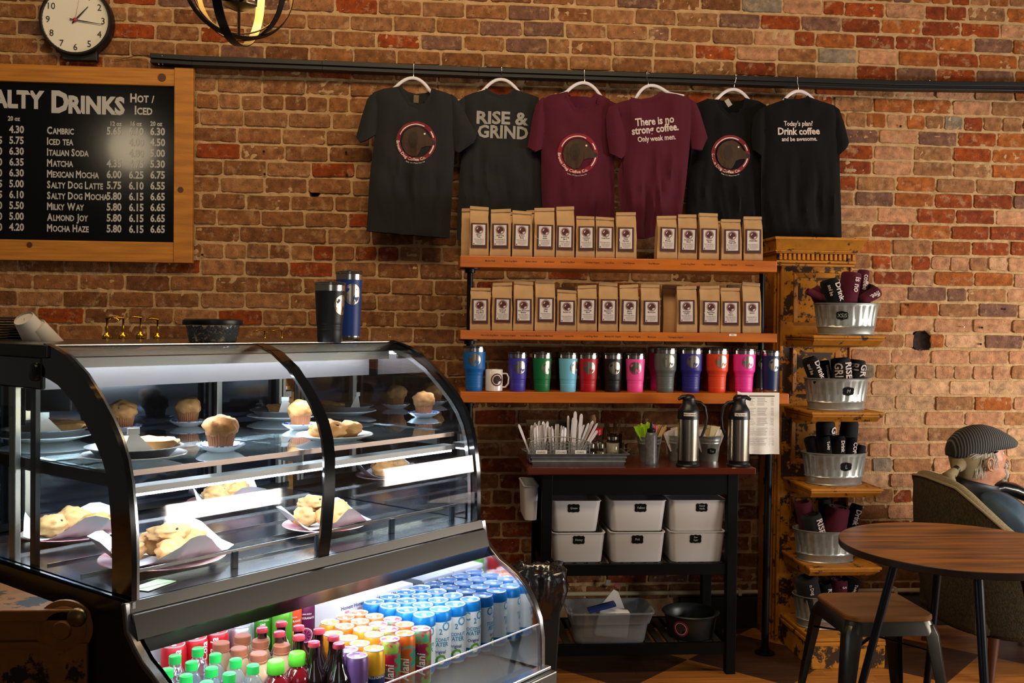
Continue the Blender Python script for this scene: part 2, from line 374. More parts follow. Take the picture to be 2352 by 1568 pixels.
# plaster skirt, pale conduit and dark baseboard low on the wall
o = G().box(1.25, WALLY-.028, .0, 4.2, WALLY+.01, .155).obj('baseboard_back', M('dark_skirting', '#17100b', .5), kind='structure', bevel=.004)
g = G(); g.tube([(.2, WALLY-.025, .18), (4.2, WALLY-.025, .18)], .011, 10)
for xx in (.45, 1.55, 2.35, 3.1): g.box(xx-.008, WALLY-.04, .165, xx+.008, WALLY, .195)
o = g.obj('trim_1', M('cream_conduit', '#b9ab8a', .5), kind='structure', smooth=40)
# ================================================================== floor: boards with painted diamonds
def floormat():
    m = bpy.data.materials.new('painted_boards'); m.use_nodes = True; nt = m.node_tree; N = nt.nodes; L = nt.links; p = N['Principled BSDF']
    ge = N.new('ShaderNodeNewGeometry'); mp = N.new('ShaderNodeMapping'); L.new(ge.outputs['Position'], mp.inputs[0])
    mp.inputs['Rotation'].default_value = (0, 0, radians(-45)); mp.inputs['Location'].default_value = (FX, FY, .25); mp.inputs['Scale'].default_value = (FS, FS, 1)
    ck = N.new('ShaderNodeTexChecker'); ck.inputs['Scale'].default_value = 1; L.new(mp.outputs[0], ck.inputs[0]); ck.inputs[1].default_value = hexc('#a4662a'); ck.inputs[2].default_value = hexc('#43291b')
    m2 = N.new('ShaderNodeMapping'); m2.inputs['Scale'].default_value = (2.5, 60, 1); L.new(ge.outputs['Position'], m2.inputs[0]); n = N.new('ShaderNodeTexNoise'); n.inputs['Scale'].default_value = 1.5; n.inputs['Detail'].default_value = 6; L.new(m2.outputs[0], n.inputs[0])
    r = N.new('ShaderNodeMapRange'); r.inputs[1].default_value = .3; r.inputs[2].default_value = .7; r.inputs[3].default_value = .65; r.inputs[4].default_value = 1.2; L.new(n.outputs[0], r.inputs[0])
    oi = N.new('ShaderNodeObjectInfo'); r2 = N.new('ShaderNodeMapRange'); r2.inputs[3].default_value = .8; r2.inputs[4].default_value = 1.15; L.new(oi.outputs['Random'], r2.inputs[0])
    mm = N.new('ShaderNodeMath'); mm.operation = 'MULTIPLY'; L.new(r.outputs[0], mm.inputs[0]); L.new(r2.outputs[0], mm.inputs[1])
    s = N.new('ShaderNodeVectorMath'); s.operation = 'SCALE'; L.new(ck.outputs[0], s.inputs[0]); L.new(mm.outputs[0], s.inputs['Scale']); L.new(s.outputs[0], p.inputs['Base Color'])
    p.inputs['Roughness'].default_value = .42; return m
FX, FY, FS = .92, 1.35, 2.064
FM = floormat()
floor = G().box(-3., -1.5, -.05, 4.2, 4.86, -.012).obj('floor', M('subfloor', '#140c07', .9), kind='structure')
y = 3.0; k = 0
while y < 4.83:
    x = -.35
    while x < 3.4:
        l = rnd.uniform(.7, 1.3); y1 = min(y+.0565, 4.83)
        G().box(x, y, -.012, x+l-.0012, y1-.0012, 0).obj('floor_board', FM, floor, recalc=False); x += l
    y += .0565
g = G(); y = -1.5
while y < 2.99: g.box(-3, y, -.012, 4.2, y+.0553, 0); y += .0565
y = 3.0
while y < 4.8: g.box(-3, y, -.012, -.35, y+.0553, 0); g.box(4.1, y, -.012, 4.2, y+.0553, 0); y += .0565
g.obj('floor_boards', FM, floor, kind='stuff')
# ================================================================== menu board
PINE = M('golden_pine', '#bf7c24', .5, var=(3.5, '#8a5216', .28), stretch=(1, 1, 9), bump=(40, .25))
PINEH = M('golden_pine_rail', '#c27f24', .5, var=(3.5, '#8d5518', .28), stretch=(1, 1, 22), bump=(40, .25))
KNOT = M('pine_knot', '#4a2610', .5)
BY = 4.785
mb = thing('menu_board', 'black glossy menu board in a golden pine frame, lettered with drinks and prices', 'menu board', (-1.7, BY, 1.77))
def P(x, y, Y=BY): return onY(x, y, Y)
tr, br = P(443, 160, 4.765), P(445, 600, 4.765)
xr = -1.103; zt = P(400, 158, 4.765).z; zb = P(200, 600, 4.765).z; xl = -3.05
xi = P(399, 400, 4.765).x; zti = P(300, 196, 4.78).z; zbi = P(300, 555, 4.78).z
G().box(xl, 4.768, zti, xi, 4.80, zt).obj('frame_top', PINEH, mb, True, bevel=.003)
G().box(xl, 4.768, zb, xi, 4.80, zbi).obj('frame_bottom', PINEH, mb, True, bevel=.003)
G().box(xi, 4.764, zb, xr, 4.80, zt+.006).obj('frame_side', PINE, mb, True, bevel=.003)
G().box(xl, BY, zbi-.01, xi+.01, 4.80, zti+.01).obj('panel', M('gloss_black_panel', '#040406', .17, coat=.3, spec=.4), mb, True)
for px, py, r in ((372, 178, .019), (415, 436, .014), (68, 562, .013)):
    g = G(); p = P(px, py, 4.767); printg(g, disc2d(r, 14), plane(p, off=.0012 if px != 415 else .004)) or g.obj('knot', KNOT, mb, True)

BINK = M('board_lettering', '#a9a7a3', .6)
g = G()
def btext(s, px, py, hpx, align='LEFT', sx=.82, bold=.032, caps=False):
    O = P(px, py, BY-.0016); sz = hpx/478./.72
    if not caps: printg(g, text2d(s, sz, bold, align, sx), plane(O)); return
    w = 0; parts = []
    for wd in s.split(' '):
        for k, t in ((1., wd[:1] if wd[:1].isupper() else ''), (.8, (wd[1:] if wd[:1].isupper() else wd).upper())):
            if t:
                V, Fc = text2d(t, sz*k, bold, 'LEFT', sx); parts.append((w, V, Fc)); w += max(v[0] for v in V)+sz*.05
        w += sz*.18
    x0 = {'LEFT': 0, 'RIGHT': -w, 'CENTER': -w/2}[align]
    for (dx, V, Fc) in parts: printg(g, ([(v[0]+dx+x0, v[1]) for v in V], Fc), plane(O))
btext('D', 118, 256, 46, sx=.80, bold=.05); btext('RINKS', 157, 258, 37, sx=.86, bold=.05)
btext('ALTY', 102, 248, 37, 'RIGHT', sx=.86, bold=.05); btext('PECI', -4, 246, 37, 'RIGHT', sx=.86, bold=.05)
btext('Hot /', 330, 235, 19, 'CENTER', caps=True); btext('Iced', 333, 263, 19, 'CENTER', caps=True)
for t, x in (('12 oz', 267), ('16 oz', 313), ('20 oz', 359)): btext(t, x, 289, 10, 'CENTER', caps=False)
btext('20 oz', 32, 277, 10, 'CENTER')
rows = [('Cambric', '5.65', '6.10', '6.30'), ('Iced tea', '', '4.00', '4.50'), ('Italian Soda', '', '4.80', '5.00'), ('Matcha', '4.35', '4.75', '5.30'), ('Mexican Mocha', '6.00', '6.25', '6.75'),
        ('Salty Dog Latte', '5.75', '6.10', '6.55'), ('Salty Dog Mocha', '5.80', '6.15', '6.65'), ('Milky Way', '5.80', '6.15', '6.65'), ('Almond Joy', '5.80', '6.15', '6.65'), ('Mocha Haze', '5.80', '6.15', '6.65')]
for k, (nm, a, b_, c) in enumerate(rows):
    y = 308+k*24.9; btext(nm, 108, y-1, 16, caps=True, sx=.71)
    for t, x in ((a, 262), (b_, 313), (c, 362)):
        if t: btext(t, x, y+(1 if x < 300 else 2), 16.5, 'CENTER')
for k, (t, d) in enumerate(zip(['4.30', '5.75', '6.30', '6.35', '6.30', '5.00', '6.10', '5.50', '5.00', '4.20'], ['', '5.25', '5.90', '6.00', '5.80', '4.65', '5.75', '5.10', '4.60', '3.90'])):
    y = 305+k*24.9; btext(t, 38, y, 16, 'CENTER')
    if d: btext(d, 5, y, 16, 'RIGHT')
g.obj('lettering', BINK, mb, True)
# ================================================================== wall clock
cx, cz = P(172, 43, 4.76).x, P(172, 45, 4.76).z
ck = thing('wall_clock', 'round white wall clock with black rim showing quarter past one', 'clock', (cx, 4.79, cz))
R = .162
def face(g): return g.x(Matrix.Rotation(pi/2, 4, 'X'))
face(G().lathe([(R, -.03), (R, .028), (R-.004, .034), (R-.012, .034), (R-.014, .022)], 64, cap1=False)).obj('rim', BLACKP, ck, smooth=40)
face(G().lathe([(.0001, .02), (R-.013, .02)], 64, cap0=False, cap1=False)).obj('dial', M('clock_dial', '#d8d2c2', .6), ck)
g = G(); f = plane((0, -.0225, 0))
for h in range(1, 13):
    a = pi/2-h*pi/6; printg(g, text2d(str(h), .042, .0, 'CENTER'), plane((cos(a)*R*.76, -.0225, sin(a)*R*.76-.014)))
for q in range(60):
    a = q*pi/30; l = .0075 if q % 5 else .009; wd = .0007 if q % 5 else .0016; r0 = R*.90
    printg(g, ([(r0*cos(a)-wd*sin(a), r0*sin(a)+wd*cos(a)), (r0*cos(a)+wd*sin(a), r0*sin(a)-wd*cos(a)), ((r0+l)*cos(a)+wd*sin(a), (r0+l)*sin(a)-wd*cos(a)), ((r0+l)*cos(a)-wd*sin(a), (r0+l)*sin(a)+wd*cos(a))], [(0, 1, 2, 3)]), f)
g.obj('numerals', M('clock_ink', '#1b1916', .6), ck)
def hand(nm, ang, L1, L0, w, m, y):
    a = radians(90-ang); c, s = cos(a), sin(a)
    pl = [(-L0, -w), (-L0, w), (L1*.3, w), (L1, w*.35), (L1, -w*.35), (L1*.3, -w)]
    G().prism([(p[0]*c-p[1]*s, p[0]*s+p[1]*c) for p in pl], (0, y, 0), (1, 0, 0), (0, 0, 1), (0, -.0012, 0)).obj(nm, m, ck)
CI = MATS['clock_ink']; hand('hour_hand', 42, .085, .02, .0035, CI, -.025); hand('minute_hand', 98, .125, .024, .0025, CI, -.0275); hand('second_hand', 11, .10, .0, .0006, M('red_hand', '#9c2030', .5), -.03)
face(G().lathe([(.0085, .024), (.0085, .032), (.004, .034)], 16)).obj('hub', MATS['red_hand'], ck, smooth=40)
g = G(); pts = [(-.095, -.12), (.09, -.12), (.09, -.178), (-.06, -.178)]
g.prism(pts, (0, .03, 0), (1, 0, 0), (0, 0, 1), (0, -.035, 0)); g.obj('wall_bracket', M('bracket_dark', '#0d1110', .5, bump=(30, .3)), ck, bevel=.003)
# ================================================================== black rail on the wall
rail = thing('wall_rail', 'long black grooved metal rail fixed high across the brick wall', 'rail', (-1.3, 4.76, 2.74))
xs = [345, 440, 740, 1100, 1500, 2052, 2352]; ys = [133, 139, 150, 165, 178, 195, 199]
Pm = [P(a, b_, 4.745) for a, b_ in zip(xs, ys)]; Pm.append(Pm[-1]+Vector((.7, 0, .004)))
g = G()
for k in range(len(Pm)-1):
    a, b_ = Pm[k], Pm[k+1]
    for (z0, z1, y0) in ((.0, .022, -.006), (-.012, .0, .004), (-.021, -.012, -.003)):
        g.add([(a.x, a.y+y0, a.z+z0), (b_.x, b_.y+y0, b_.z+z0), (b_.x, 4.80, b_.z+z0), (a.x, 4.80, a.z+z0), (a.x, a.y+y0, a.z+z1), (b_.x, b_.y+y0, b_.z+z1), (b_.x, 4.80, b_.z+z1), (a.x, 4.80, a.z+z1)],
              [(0, 3, 2, 1), (4, 5, 6, 7), (0, 1, 5, 4), (1, 2, 6, 5), (2, 3, 7, 6), (3, 0, 4, 7)])
g.obj('rail_profile', M('black_painted_steel', '#0a0908', .5, .1, bump=(15, .15)), rail, True, bevel=.0015)
for px, py in ((372, 128), (748, 137), (1115, 153), (1490, 168), (2135, 184)):
    p = P(px, py, 4.74); G().ball(p, .004, .002, .004, 8, 5).obj('screw_head', STEELV, rail, True)
p0 = P(345, 131, 4.77); g = G().tube([p0+Vector((0, .02, 0)), P(322, 126, 4.80), P(290, 133, 4.81), P(262, 138, 4.815)], .0018, 5); g.obj('wire', M('cloth_wire', '#5a4127', .8), rail, True, smooth=60)
g = G()
for px in (363, 372): p = P(px, 143, 4.75); g.tube([p+Vector((0, 0, .008)), p+Vector((0, -.004, -.004)), p+Vector((.004, -.002, -.012)), p+Vector((.006, 0, -.002))], .0012, 5)
g.obj('wire_hook', STEELV, rail, True)
def rail_z(px):
    return P(px, np.interp(px, xs, ys), 4.745).z
# ================================================================== orb pendant lamp
pc = Vector((-.493, 2.62, 2.355)); pn = thing('pendant_lamp', 'orb pendant lamp of crossed black bands with pale insides', 'lamp', pc)
bl = M('band_black', '#0c0d12', .35, .3); gl = M('band_gold_inside', '#d8b878', .35, .5)
def band(R0, rot, w=.022, nm='band'):
    g = G(); n = 72; st = 0; V = []; 
    for i in range(n):
        a = 2*pi*i/n
        for (r, yy) in ((R0, -w/2), (R0, w/2), (R0-.0025, w/2), (R0-.0025, -w/2)): V.append((r*cos(a), yy, r*sin(a)))
    F0 = []; mm = []
    for i in range(n):
        j = (i+1) % n
        for k in range(4): F0.append((i*4+k, i*4+(k+1) % 4, j*4+(k+1) % 4, j*4+k)); mm.append(1 if k == 2 else 0)
    g.v = [Vector(v) for v in V]; g.f = F0; g.m = mm
    g.x(rot); g.obj(nm, [bl, gl], pn, smooth=40)
RZ = lambda d: Matrix.Rotation(radians(d), 4, 'Z'); RX = lambda d: Matrix.Rotation(radians(d), 4, 'X'); RY = lambda d: Matrix.Rotation(radians(d), 4, 'Y')
band(.148, RZ(78) @ RX(3), .024); band(.135, RZ(-28) @ RX(14), .02); band(.140, RZ(24) @ RX(-10), .02); band(.118, RZ(10) @ RX(22) @ RY(10), .018)
G().lathe([(.004, -.135), (.004, .14), (.03, .142), (.03, .15)], 12).obj('stem', bl, pn, smooth=40)
G().tube([(0, 0, .15), (0, 0, 1.2)], .004, 8).obj('cord', bl, pn)
G().lathe([(.012, -.062), (.04, -.05), (.016, -.045), (.016, -.02), (.02, -.018), (.02, -.012)], 16).obj('socket_hub', bl, pn, smooth=40)
FL = M('crackled_glass_shade', '#dfe6d0', .15, emit=('#ffe9b8', 1.2), bump=(60, .3))
for k in range(4):
    a = k*pi/2+.5; c = Vector((cos(a)*.045, sin(a)*.045, .0))
    G().tube([(0, 0, -.04), c+Vector((0, 0, -.04)), c+Vector((0, 0, -.02))], .0045, 6).obj('arm', bl, pn, smooth=60)
    G().lathe([(.012, -.025), (.02, -.012), (.026, .012), (.03, .045), (.028, .046), (.022, .012), (.012, -.012)], 16, c=c).obj('shade', FL, pn, smooth=60)
l = bpy.data.lights.new('pendant_bulbs', 'POINT'); l.energy = 5; l.color = (1, .78, .5); l.shadow_soft_size = .04
lo = bpy.data.objects.new('pendant_bulbs', l); COL.objects.link(lo); lo.location = pc+Vector((0, 0, .07))
# ================================================================== t-shirts
def cloth(name, col, col2): return M(name, col, .95, var=(500, col2, .3), sheen=.05, spec=.1, bump=(420, .25))
def A(a, b): return (800+a/3.137, 120+b/3.137)
def B_(a, b): return (1380+a/3.266, 140+b/3.266)
def px(l): return l
def dist_edge(x, z, E):
    d = 9.
    for (x0, z0, x1, z1, lx, lz, ll) in E:
        t = ((x-x0)*lx+(z-z0)*lz)/ll; t = 0. if t < 0 else (1. if t > 1 else t)
        q = (x-x0-t*lx)**2+(z-z0-t*lz)**2
        if q < d: d = q
    return sqrt(d)
class Panel:
    def __init__(s, pxs, Y, puff, fold, seed, zr=None):
        s.P = [onY(a, b, Y) for a, b in pxs]; s.Y = Y; s.puff = puff; s.fold = fold; s.seed = seed
        s.x0 = min(p.x for p in s.P); s.x1 = max(p.x for p in s.P); s.z0 = min(p.z for p in s.P); s.z1 = max(p.z for p in s.P)
        s.E = []
        for i in range(len(s.P)):
            a, b = s.P[i], s.P[(i+1) % len(s.P)]
            if abs(a.z-s.z0) < .04 and abs(b.z-s.z0) < .04: continue       # the open hem is not pinched
            lx, lz = b.x-a.x, b.z-a.z; s.E.append((a.x, a.z, b.x, b.z, lx, lz, max(lx*lx+lz*lz, 1e-9)))
    def disp(s, x, z):
        e = dist_edge(x, z, s.E); t = (s.z1-z)/max(s.z1-s.z0, .01)
        k = 1-exp(-e/.028); low = min(1., max(.12, (t-.30)/.45))
        wx = x+.03*noise.noise(Vector((x*4, z*4, s.seed)))
        n1 = noise.noise(Vector((wx*15+s.seed, z*1.3, s.seed))); n2 = noise.noise(Vector((wx*30+z*5, z*2.2, s.seed+9)))
        f = s.fold*low*((.5-abs(n1)*2.2)*.6+(.4-abs(n2)*2)*.35) + s.fold*.30*noise.noise(Vector((x*10, z*12, s.seed+3)))
        return k*max(.004, s.puff+f)
    def front(s, x, z, off=0.): return Vector((x, s.Y-s.disp(x, z)-off, z))
    def mesh(s, g, back=True, step=.014):
        bm = bmesh.new(); vs = [bm.verts.new((p.x, 0, p.z)) for p in s.P]; bm.faces.new(vs)
        bmesh.ops.triangulate(bm, faces=bm.faces)
        x = s.x0+step
        while x < s.x1: bmesh.ops.bisect_plane(bm, geom=bm.verts[:]+bm.edges[:]+bm.faces[:], plane_co=(x, 0, 0), plane_no=(1, 0, 0)); x += step
        z = s.z0+step*1.6
        while z < s.z1: bmesh.ops.bisect_plane(bm, geom=bm.verts[:]+bm.edges[:]+bm.faces[:], plane_co=(0, 0, z), plane_no=(0, 0, 1)); z += step*1.6
        bm.verts.index_update(); D = [s.disp(v.co.x, v.co.z) for v in bm.verts]
        Fc = [tuple(v.index for v in f.verts) for f in bm.faces]
        g.add([(v.co.x, s.Y-d, v.co.z) for v, d in zip(bm.verts, D)], Fc)
        if back: g.add([(v.co.x, s.Y+min(d*.6, .022), v.co.z) for v, d in zip(bm.verts, D)], [tuple(reversed(f)) for f in Fc])
        bm.free()
def shirt_part(name, pxs, Y, puff, fold, seed, m, par, back=True):
    p = Panel(pxs, Y, puff, fold, seed); g = G(); p.mesh(g, back); g.obj(name, m, par, True, smooth=60, recalc=False); return p
WR = M('rib_grey', '#55504a', .9)
def logo_on(par, pan, cx, cz, r, tone):
    O = lambda x, y: pan.front(cx+x*r, cz+y*r, .0022); O2 = lambda x, y: pan.front(cx+x*r, cz+y*r, .0030); O3 = lambda x, y: pan.front(cx+x*r, cz+y*r, .0038)
    c = .1
    g = G(); printg(g, arcstrip(.80, 1., 0, 360, 48), O, cut=.25); g.obj('logo_ring', M('print_red_'+tone, '#6e1a22' if tone != 'm' else '#7d1022', .85), par, True, recalc=False)
    g = G(); printg(g, tri([(x*.93, y*.93) for x, y in HEAD]), O2, cut=.15); g.obj('logo_dog_head', M('print_brown', '#3b281b', .9), par, True, recalc=False)
    g = G(); printg(g, tri([(x*.93, y*.93) for x, y in EAR]), O3, cut=.15); g.obj('logo_ear', M('print_dark_brown', '#2f2017', .9), par, True, recalc=False)
    g = G(); printg(g, disc2d(.085, 12, .90, -.03), O3); g.obj('logo_nose', INKB, par, True, recalc=False)
    g = G(); printg(g, arcstrip(.84, .885, 62, 158, 20), O3); printg(g, arcstrip(.86, .92, 14, 36, 6), O3); printg(g, arcstrip(.86, .92, -42, -12, 8), O3)
    V, Fc = arctext('Brown Dog Coffee Co.', .21, .975, 240, .012, 1.06); printg(g, (V, Fc), O3)
    V, Fc = arctext('Salida, CO | Buena Vista, CO', .085, 1.12, 268, 0); printg(g, (V, Fc), O3)
    printg(g, disc2d(.05, 8, .42, .40), O3); g.obj('logo_lettering', M('print_white', '#d6c4bb', .85), par, True, recalc=False)
def ttext(par, pan, lines, m):
    g = G()
    for (s, pxx, pyy, hpx, bold, sx, rot, shear) in lines:
        O = onY(pxx, pyy, pan.Y); sz = hpx/478./.72; c, s_ = cos(radians(rot)), sin(radians(rot))
        printg(g, text2d(s, sz, bold, 'CENTER', sx, shear=shear), lambda x, y: pan.front(O.x+x*c-y*s_, O.z+x*s_+y*c, .003), cut=.02)
    g.obj('printed_lettering', m, par, True, recalc=False)
def hanger(pxx, py_top, y_arch, half, Y, tilt=0., label=''):
    """white plastic hanger: hook over the rail, arched neck, sloping arms"""
    top = onY(pxx, py_top, 4.745); ap = onY(pxx, y_arch, Y); h = thing('clothes_hanger', label, 'hanger', (ap.x, Y, ap.z), group='hangers on the wall rail')
    rz = rail_z(pxx); R2 = Matrix.Rotation(radians(tilt), 4, 'Y')
    st = []
    for t in np.linspace(-1, 1, 25):
        x = t*.155; a = abs(t*.155)
        z = -a*a*8. if a < .085 else -.058-(a-.085)*.45
        st.append(R2 @ Vector((x, 0, z)))
    G().tube(st, .0068, 8, flat=(.55, 1.1)).obj('arms', M('hanger_white', '#cfc9cf', .35), h, smooth=60)
    z1 = rz-ap.z+.034; pts = [(0, 0, 0), (0, 0, .02), (0, 4.724-Y, .045 if z1 > .07 else .03), (0, 4.722-Y, z1-.016), (.001, 4.728-Y, z1-.003), (.002, 4.745-Y, z1), (.003, 4.762-Y, z1-.005), (.003, 4.77-Y, z1-.012)]
    G().tube(pts, .0015, 6).obj('hook', M('hook_wire', '#c9c6bf', .25, 1.), h, smooth=60)
def collar(par, pxs, Y, m, r=.0085):
    P_ = [onY(a, b, Y) for a, b in pxs]; Q = []
    for i in range(len(P_)-1):
        for t in (0, .5): Q.append(P_[i].lerp(P_[i+1], t))
    Q.append(P_[-1]); G().tube(Q, r, 6, flat=(.5, 1.15)).obj('collar', m, par, True, smooth=60)
def mkshirt(label, cat, m, body, sl, sr, neck, Y, seed, fold=.040, backneck=None, lab=None):
    b0 = onY(*body[0], Y); t = thing('t_shirt', label, cat, (b0.x, Y, b0.z), group='t-shirts hung in a row on the wall rail')
    if backneck:   # back of the collar seen through the neck opening
        nb = [body[i] for i in range(len(body)) if body[i] not in neck[1:-1]]; 
        G_ = [onY(a, b, Y+.034) for a, b in backneck]; q = [onY(a, b, Y+.034) for a, b in reversed(neck)]
        g = G(); V = G_+[onY(a, b, Y+.030) for a, b in neck[1:-1]]; g.add(V, [tuple(range(len(V)))]); g.obj('back_neck', m, t, True, recalc=False)
    p = shirt_part('body', body, Y, .024, fold, seed, m, t)
    if sl: shirt_part('sleeve', sl, Y-.004, .02, .007, seed+5, m, t)
    if sr: shirt_part('sleeve', sr, Y-.004, .02, .007, seed+8, m, t)
    collar(t, neck, Y-.004, m)
    if lab:
        O = onY(*lab[:2], Y+.030); g = G(); g.prism([(-.012, -.018), (.012, -.018), (.012, .018), (-.012, .018)], O, (cos(lab[2]), 0, sin(lab[2])), (-sin(lab[2]), 0, cos(lab[2])), (0, .001, 0)); g.obj('neck_tag', M(lab[3], lab[4], .8), t, True)
    return t, p
CG = cloth('cotton_charcoal', '#2a2a2b', '#1e1e20'); CM = cloth('cotton_maroon', '#531e2d', '#431824'); CK = cloth('cotton_black', '#151516', '#0d0d0e')
n1 = [A(612, 262), A(600, 310), A(560, 375), A(500, 395), A(440, 370), A(400, 300), A(375, 245)]
b1 = n1+[A(250, 262), A(175, 292), A(185, 330), A(200, 450), A(190, 640), A(165, 800), A(150, 950), A(140, 1150), A(130, 1290), A(300, 1305), A(450, 1318), A(600, 1330), A(730, 1340), A(740, 1100), A(755, 900), A(765, 720), A(772, 480), A(775, 370), A(765, 315), A(700, 288)]
s1, p1 = mkshirt('charcoal t-shirt, leftmost on the rail, with the round red dog-head logo', 't-shirt', CG, b1, [A(200, 285), A(160, 308), A(135, 340), A(100, 450), A(55, 612), A(85, 650), A(125, 640), A(200, 592), A(212, 450), A(215, 330)],
    [A(740, 300), A(775, 322), A(815, 380), A(870, 490), A(932, 600), A(905, 650), A(800, 722), A(768, 712), A(745, 560), A(735, 420)], n1, 4.70, 3, backneck=[A(375, 245), A(430, 285), A(490, 300), A(560, 292), A(612, 262)], lab=(956, 227, -.05, 'tag_tan', '#6b5b45'))
c = onY(956, 327, 4.70); logo_on(s1, p1, c.x, c.z, .093, 'g')
hanger(950, 145, 179, 40, 4.707, 4, 'white hanger holding the leftmost charcoal shirt')
n2 = [A(1205, 268), A(1170, 305), A(1110, 325), A(1050, 308), A(985, 270)]
b2 = n2+[A(900, 292), A(835, 318), A(825, 420), A(830, 600), A(800, 900), A(785, 1200), A(780, 1350), A(1000, 1362), A(1400, 1372), A(1408, 1000), A(1385, 800), A(1372, 600), A(1375, 420), A(1372, 325), A(1300, 298)]
s2, p2 = mkshirt('charcoal t-shirt hung back to front, printed RISE & GRIND in grey', 't-shirt', CG, b2, [A(840, 316), A(795, 350), A(765, 450), A(730, 600), A(820, 650), A(850, 450)], [A(1360, 320), A(1420, 420), A(1440, 560), A(1370, 640), A(1345, 450)], n2, 4.745, 17)
ttext(s2, p2, [('RISE &', 1153, 287, 28, .035, 1.10, -.8, 0), ('GRIND', 1154, 319, 28, .035, .95, -.8, 0)], M('print_grey', '#8d8984', .85))
hanger(1151, 150, 182, 40, 4.752, 0, 'white hanger holding the RISE & GRIND shirt')
n3 = [(1368, 214), (1366, 234), (1356, 250), (1339, 258), (1318, 250), (1304, 230), (1300, 211)]
b3 = n3+[(1262, 219), (1243, 230), (1246, 260), (1249, 300), (1243, 350), (1243, 410), (1246, 490), (1249, 560), (1400, 566), (1412, 500), (1408, 420), (1402, 370), (1406, 300), (1408, 250), (1400, 228), (1388, 221)]
s3, p3 = mkshirt('maroon t-shirt hung front forward, with the round dog-head logo', 't-shirt', CM, b3, [(1250, 223), (1243, 226), (1231, 240), (1223, 270), (1218, 300), (1211, 338), (1230, 349), (1245, 342), (1252, 300), (1250, 250)],
    [(1396, 228), (1415, 238), (1430, 265), (1440, 310), (1420, 340), (1402, 330), (1398, 270)], n3, 4.70, 31, backneck=[(1300, 211), (1318, 226), (1338, 230), (1356, 226), (1368, 214)], lab=(1337, 228, -.35, 'tag_grey', '#5d5657'))
c = onY(1325, 355, 4.70); logo_on(s3, p3, c.x, c.z, .096, 'm')
hanger(1343, 158, 190, 40, 4.707, 5, 'white hanger holding the maroon logo shirt')
n4 = [B_(465, 238), B_(430, 262), B_(380, 287), B_(300, 300), B_(225, 287)]
b4 = n4+[B_(130, 312), B_(85, 345), B_(140, 430), B_(180, 520), B_(185, 640), B_(160, 740), B_(125, 850), B_(130, 950), B_(150, 1100), B_(185, 1220), B_(220, 1325), B_(340, 1332), B_(420, 1310), B_(590, 1290), B_(620, 1050), B_(640, 900), B_(665, 660), B_(690, 450), B_(700, 305), B_(640, 268), B_(560, 245)]
s4, p4 = mkshirt('maroon t-shirt hung back to front, printed There is no strong coffee', 't-shirt', CM, b4, [B_(135, 312), B_(60, 345), B_(38, 420), B_(45, 560), B_(65, 692), B_(150, 738), B_(190, 700), B_(188, 560), B_(155, 430)],
    [B_(660, 280), B_(712, 310), B_(745, 385), B_(802, 575), B_(775, 620), B_(755, 672), B_(680, 655), B_(672, 500), B_(672, 400)], n4, 4.665, 44, fold=.052)
ttext(s4, p4, [('There is no', 1501, 288, 17, .03, .80, 7, 0), ('strong coffee.', 1503, 306, 17, .03, .82, 7, 0), ('Only weak men.', 1506, 325, 12, .025, .80, 6, 0)], M('print_pale', '#c2b2ac', .85))
hanger(1489, 162, 197, 40, 4.69, -16, 'white hanger tilted in the strong coffee shirt')
n5 = [B_(1092, 280), B_(1080, 345), B_(1040, 397), B_(990, 413), B_(950, 402), B_(900, 352), B_(880, 290)]
b5 = n5+[B_(800, 282), B_(715, 318), B_(735, 400), B_(700, 660), B_(655, 850), B_(640, 1100), B_(640, 1270), B_(900, 1290), B_(1225, 1295), B_(1215, 900), B_(1210, 700), B_(1200, 430), B_(1240, 330), B_(1180, 298)]
s5, p5 = mkshirt('black t-shirt with the round red dog-head logo, between maroon and black shirts', 't-shirt', CK, b5, [B_(740, 312), B_(700, 330), B_(650, 420), B_(620, 560), B_(700, 620), B_(740, 450)], [B_(1190, 305), B_(1240, 330), B_(1270, 400), B_(1290, 560), B_(1200, 600), B_(1180, 430)], n5, 4.745, 58,
    backneck=[B_(880, 290), B_(930, 300), B_(990, 305), B_(1050, 298), B_(1092, 280)], lab=(1673, 236, .6, 'tag_white', '#a59f98'))
c = onY(1675, 357, 4.745); logo_on(s5, p5, c.x-.001, c.z, .094, 'k')
hanger(1686, 167, 205, 40, 4.752, 2, 'white hanger holding the black logo shirt')
n6 = [B_(1560, 268), B_(1540, 285), B_(1500, 297), B_(1420, 300), B_(1375, 290)]
b6 = n6+[B_(1260, 330), B_(1195, 368), B_(1215, 500), B_(1225, 700), B_(1210, 900), B_(1210, 1100), B_(1205, 1390), B_(1400, 1400), B_(1600, 1405), B_(1808, 1405), B_(1802, 1100), B_(1795, 900), B_(1785, 720), B_(1770, 550), B_(1780, 370), B_(1740, 328), B_(1650, 300)]
s6, p6 = mkshirt('black t-shirt, rightmost on the rail, printed Drink coffee and be awesome', 't-shirt', CK, b6, [B_(1262, 330), B_(1185, 362), B_(1140, 430), B_(1128, 560), B_(1138, 665), B_(1215, 722), B_(1240, 600), B_(1232, 450)],
    [B_(1745, 330), B_(1790, 362), B_(1825, 460), B_(1863, 612), B_(1850, 645), B_(1790, 702), B_(1770, 690), B_(1755, 520), B_(1750, 420)], n6, 4.70, 71)
ttext(s6, p6, [("Today's plan?", 1829, 291, 11, .02, .85, 2, 0), ('Drink coffee', 1830, 311, 16, .03, .88, 2, 0), ('and be awesome.', 1831, 326, 10, .02, .85, 2, 0)], MATS['print_pale'])
hanger(1834, 173, 209, 40, 4.71, -3, 'white hanger holding the rightmost black shirt')
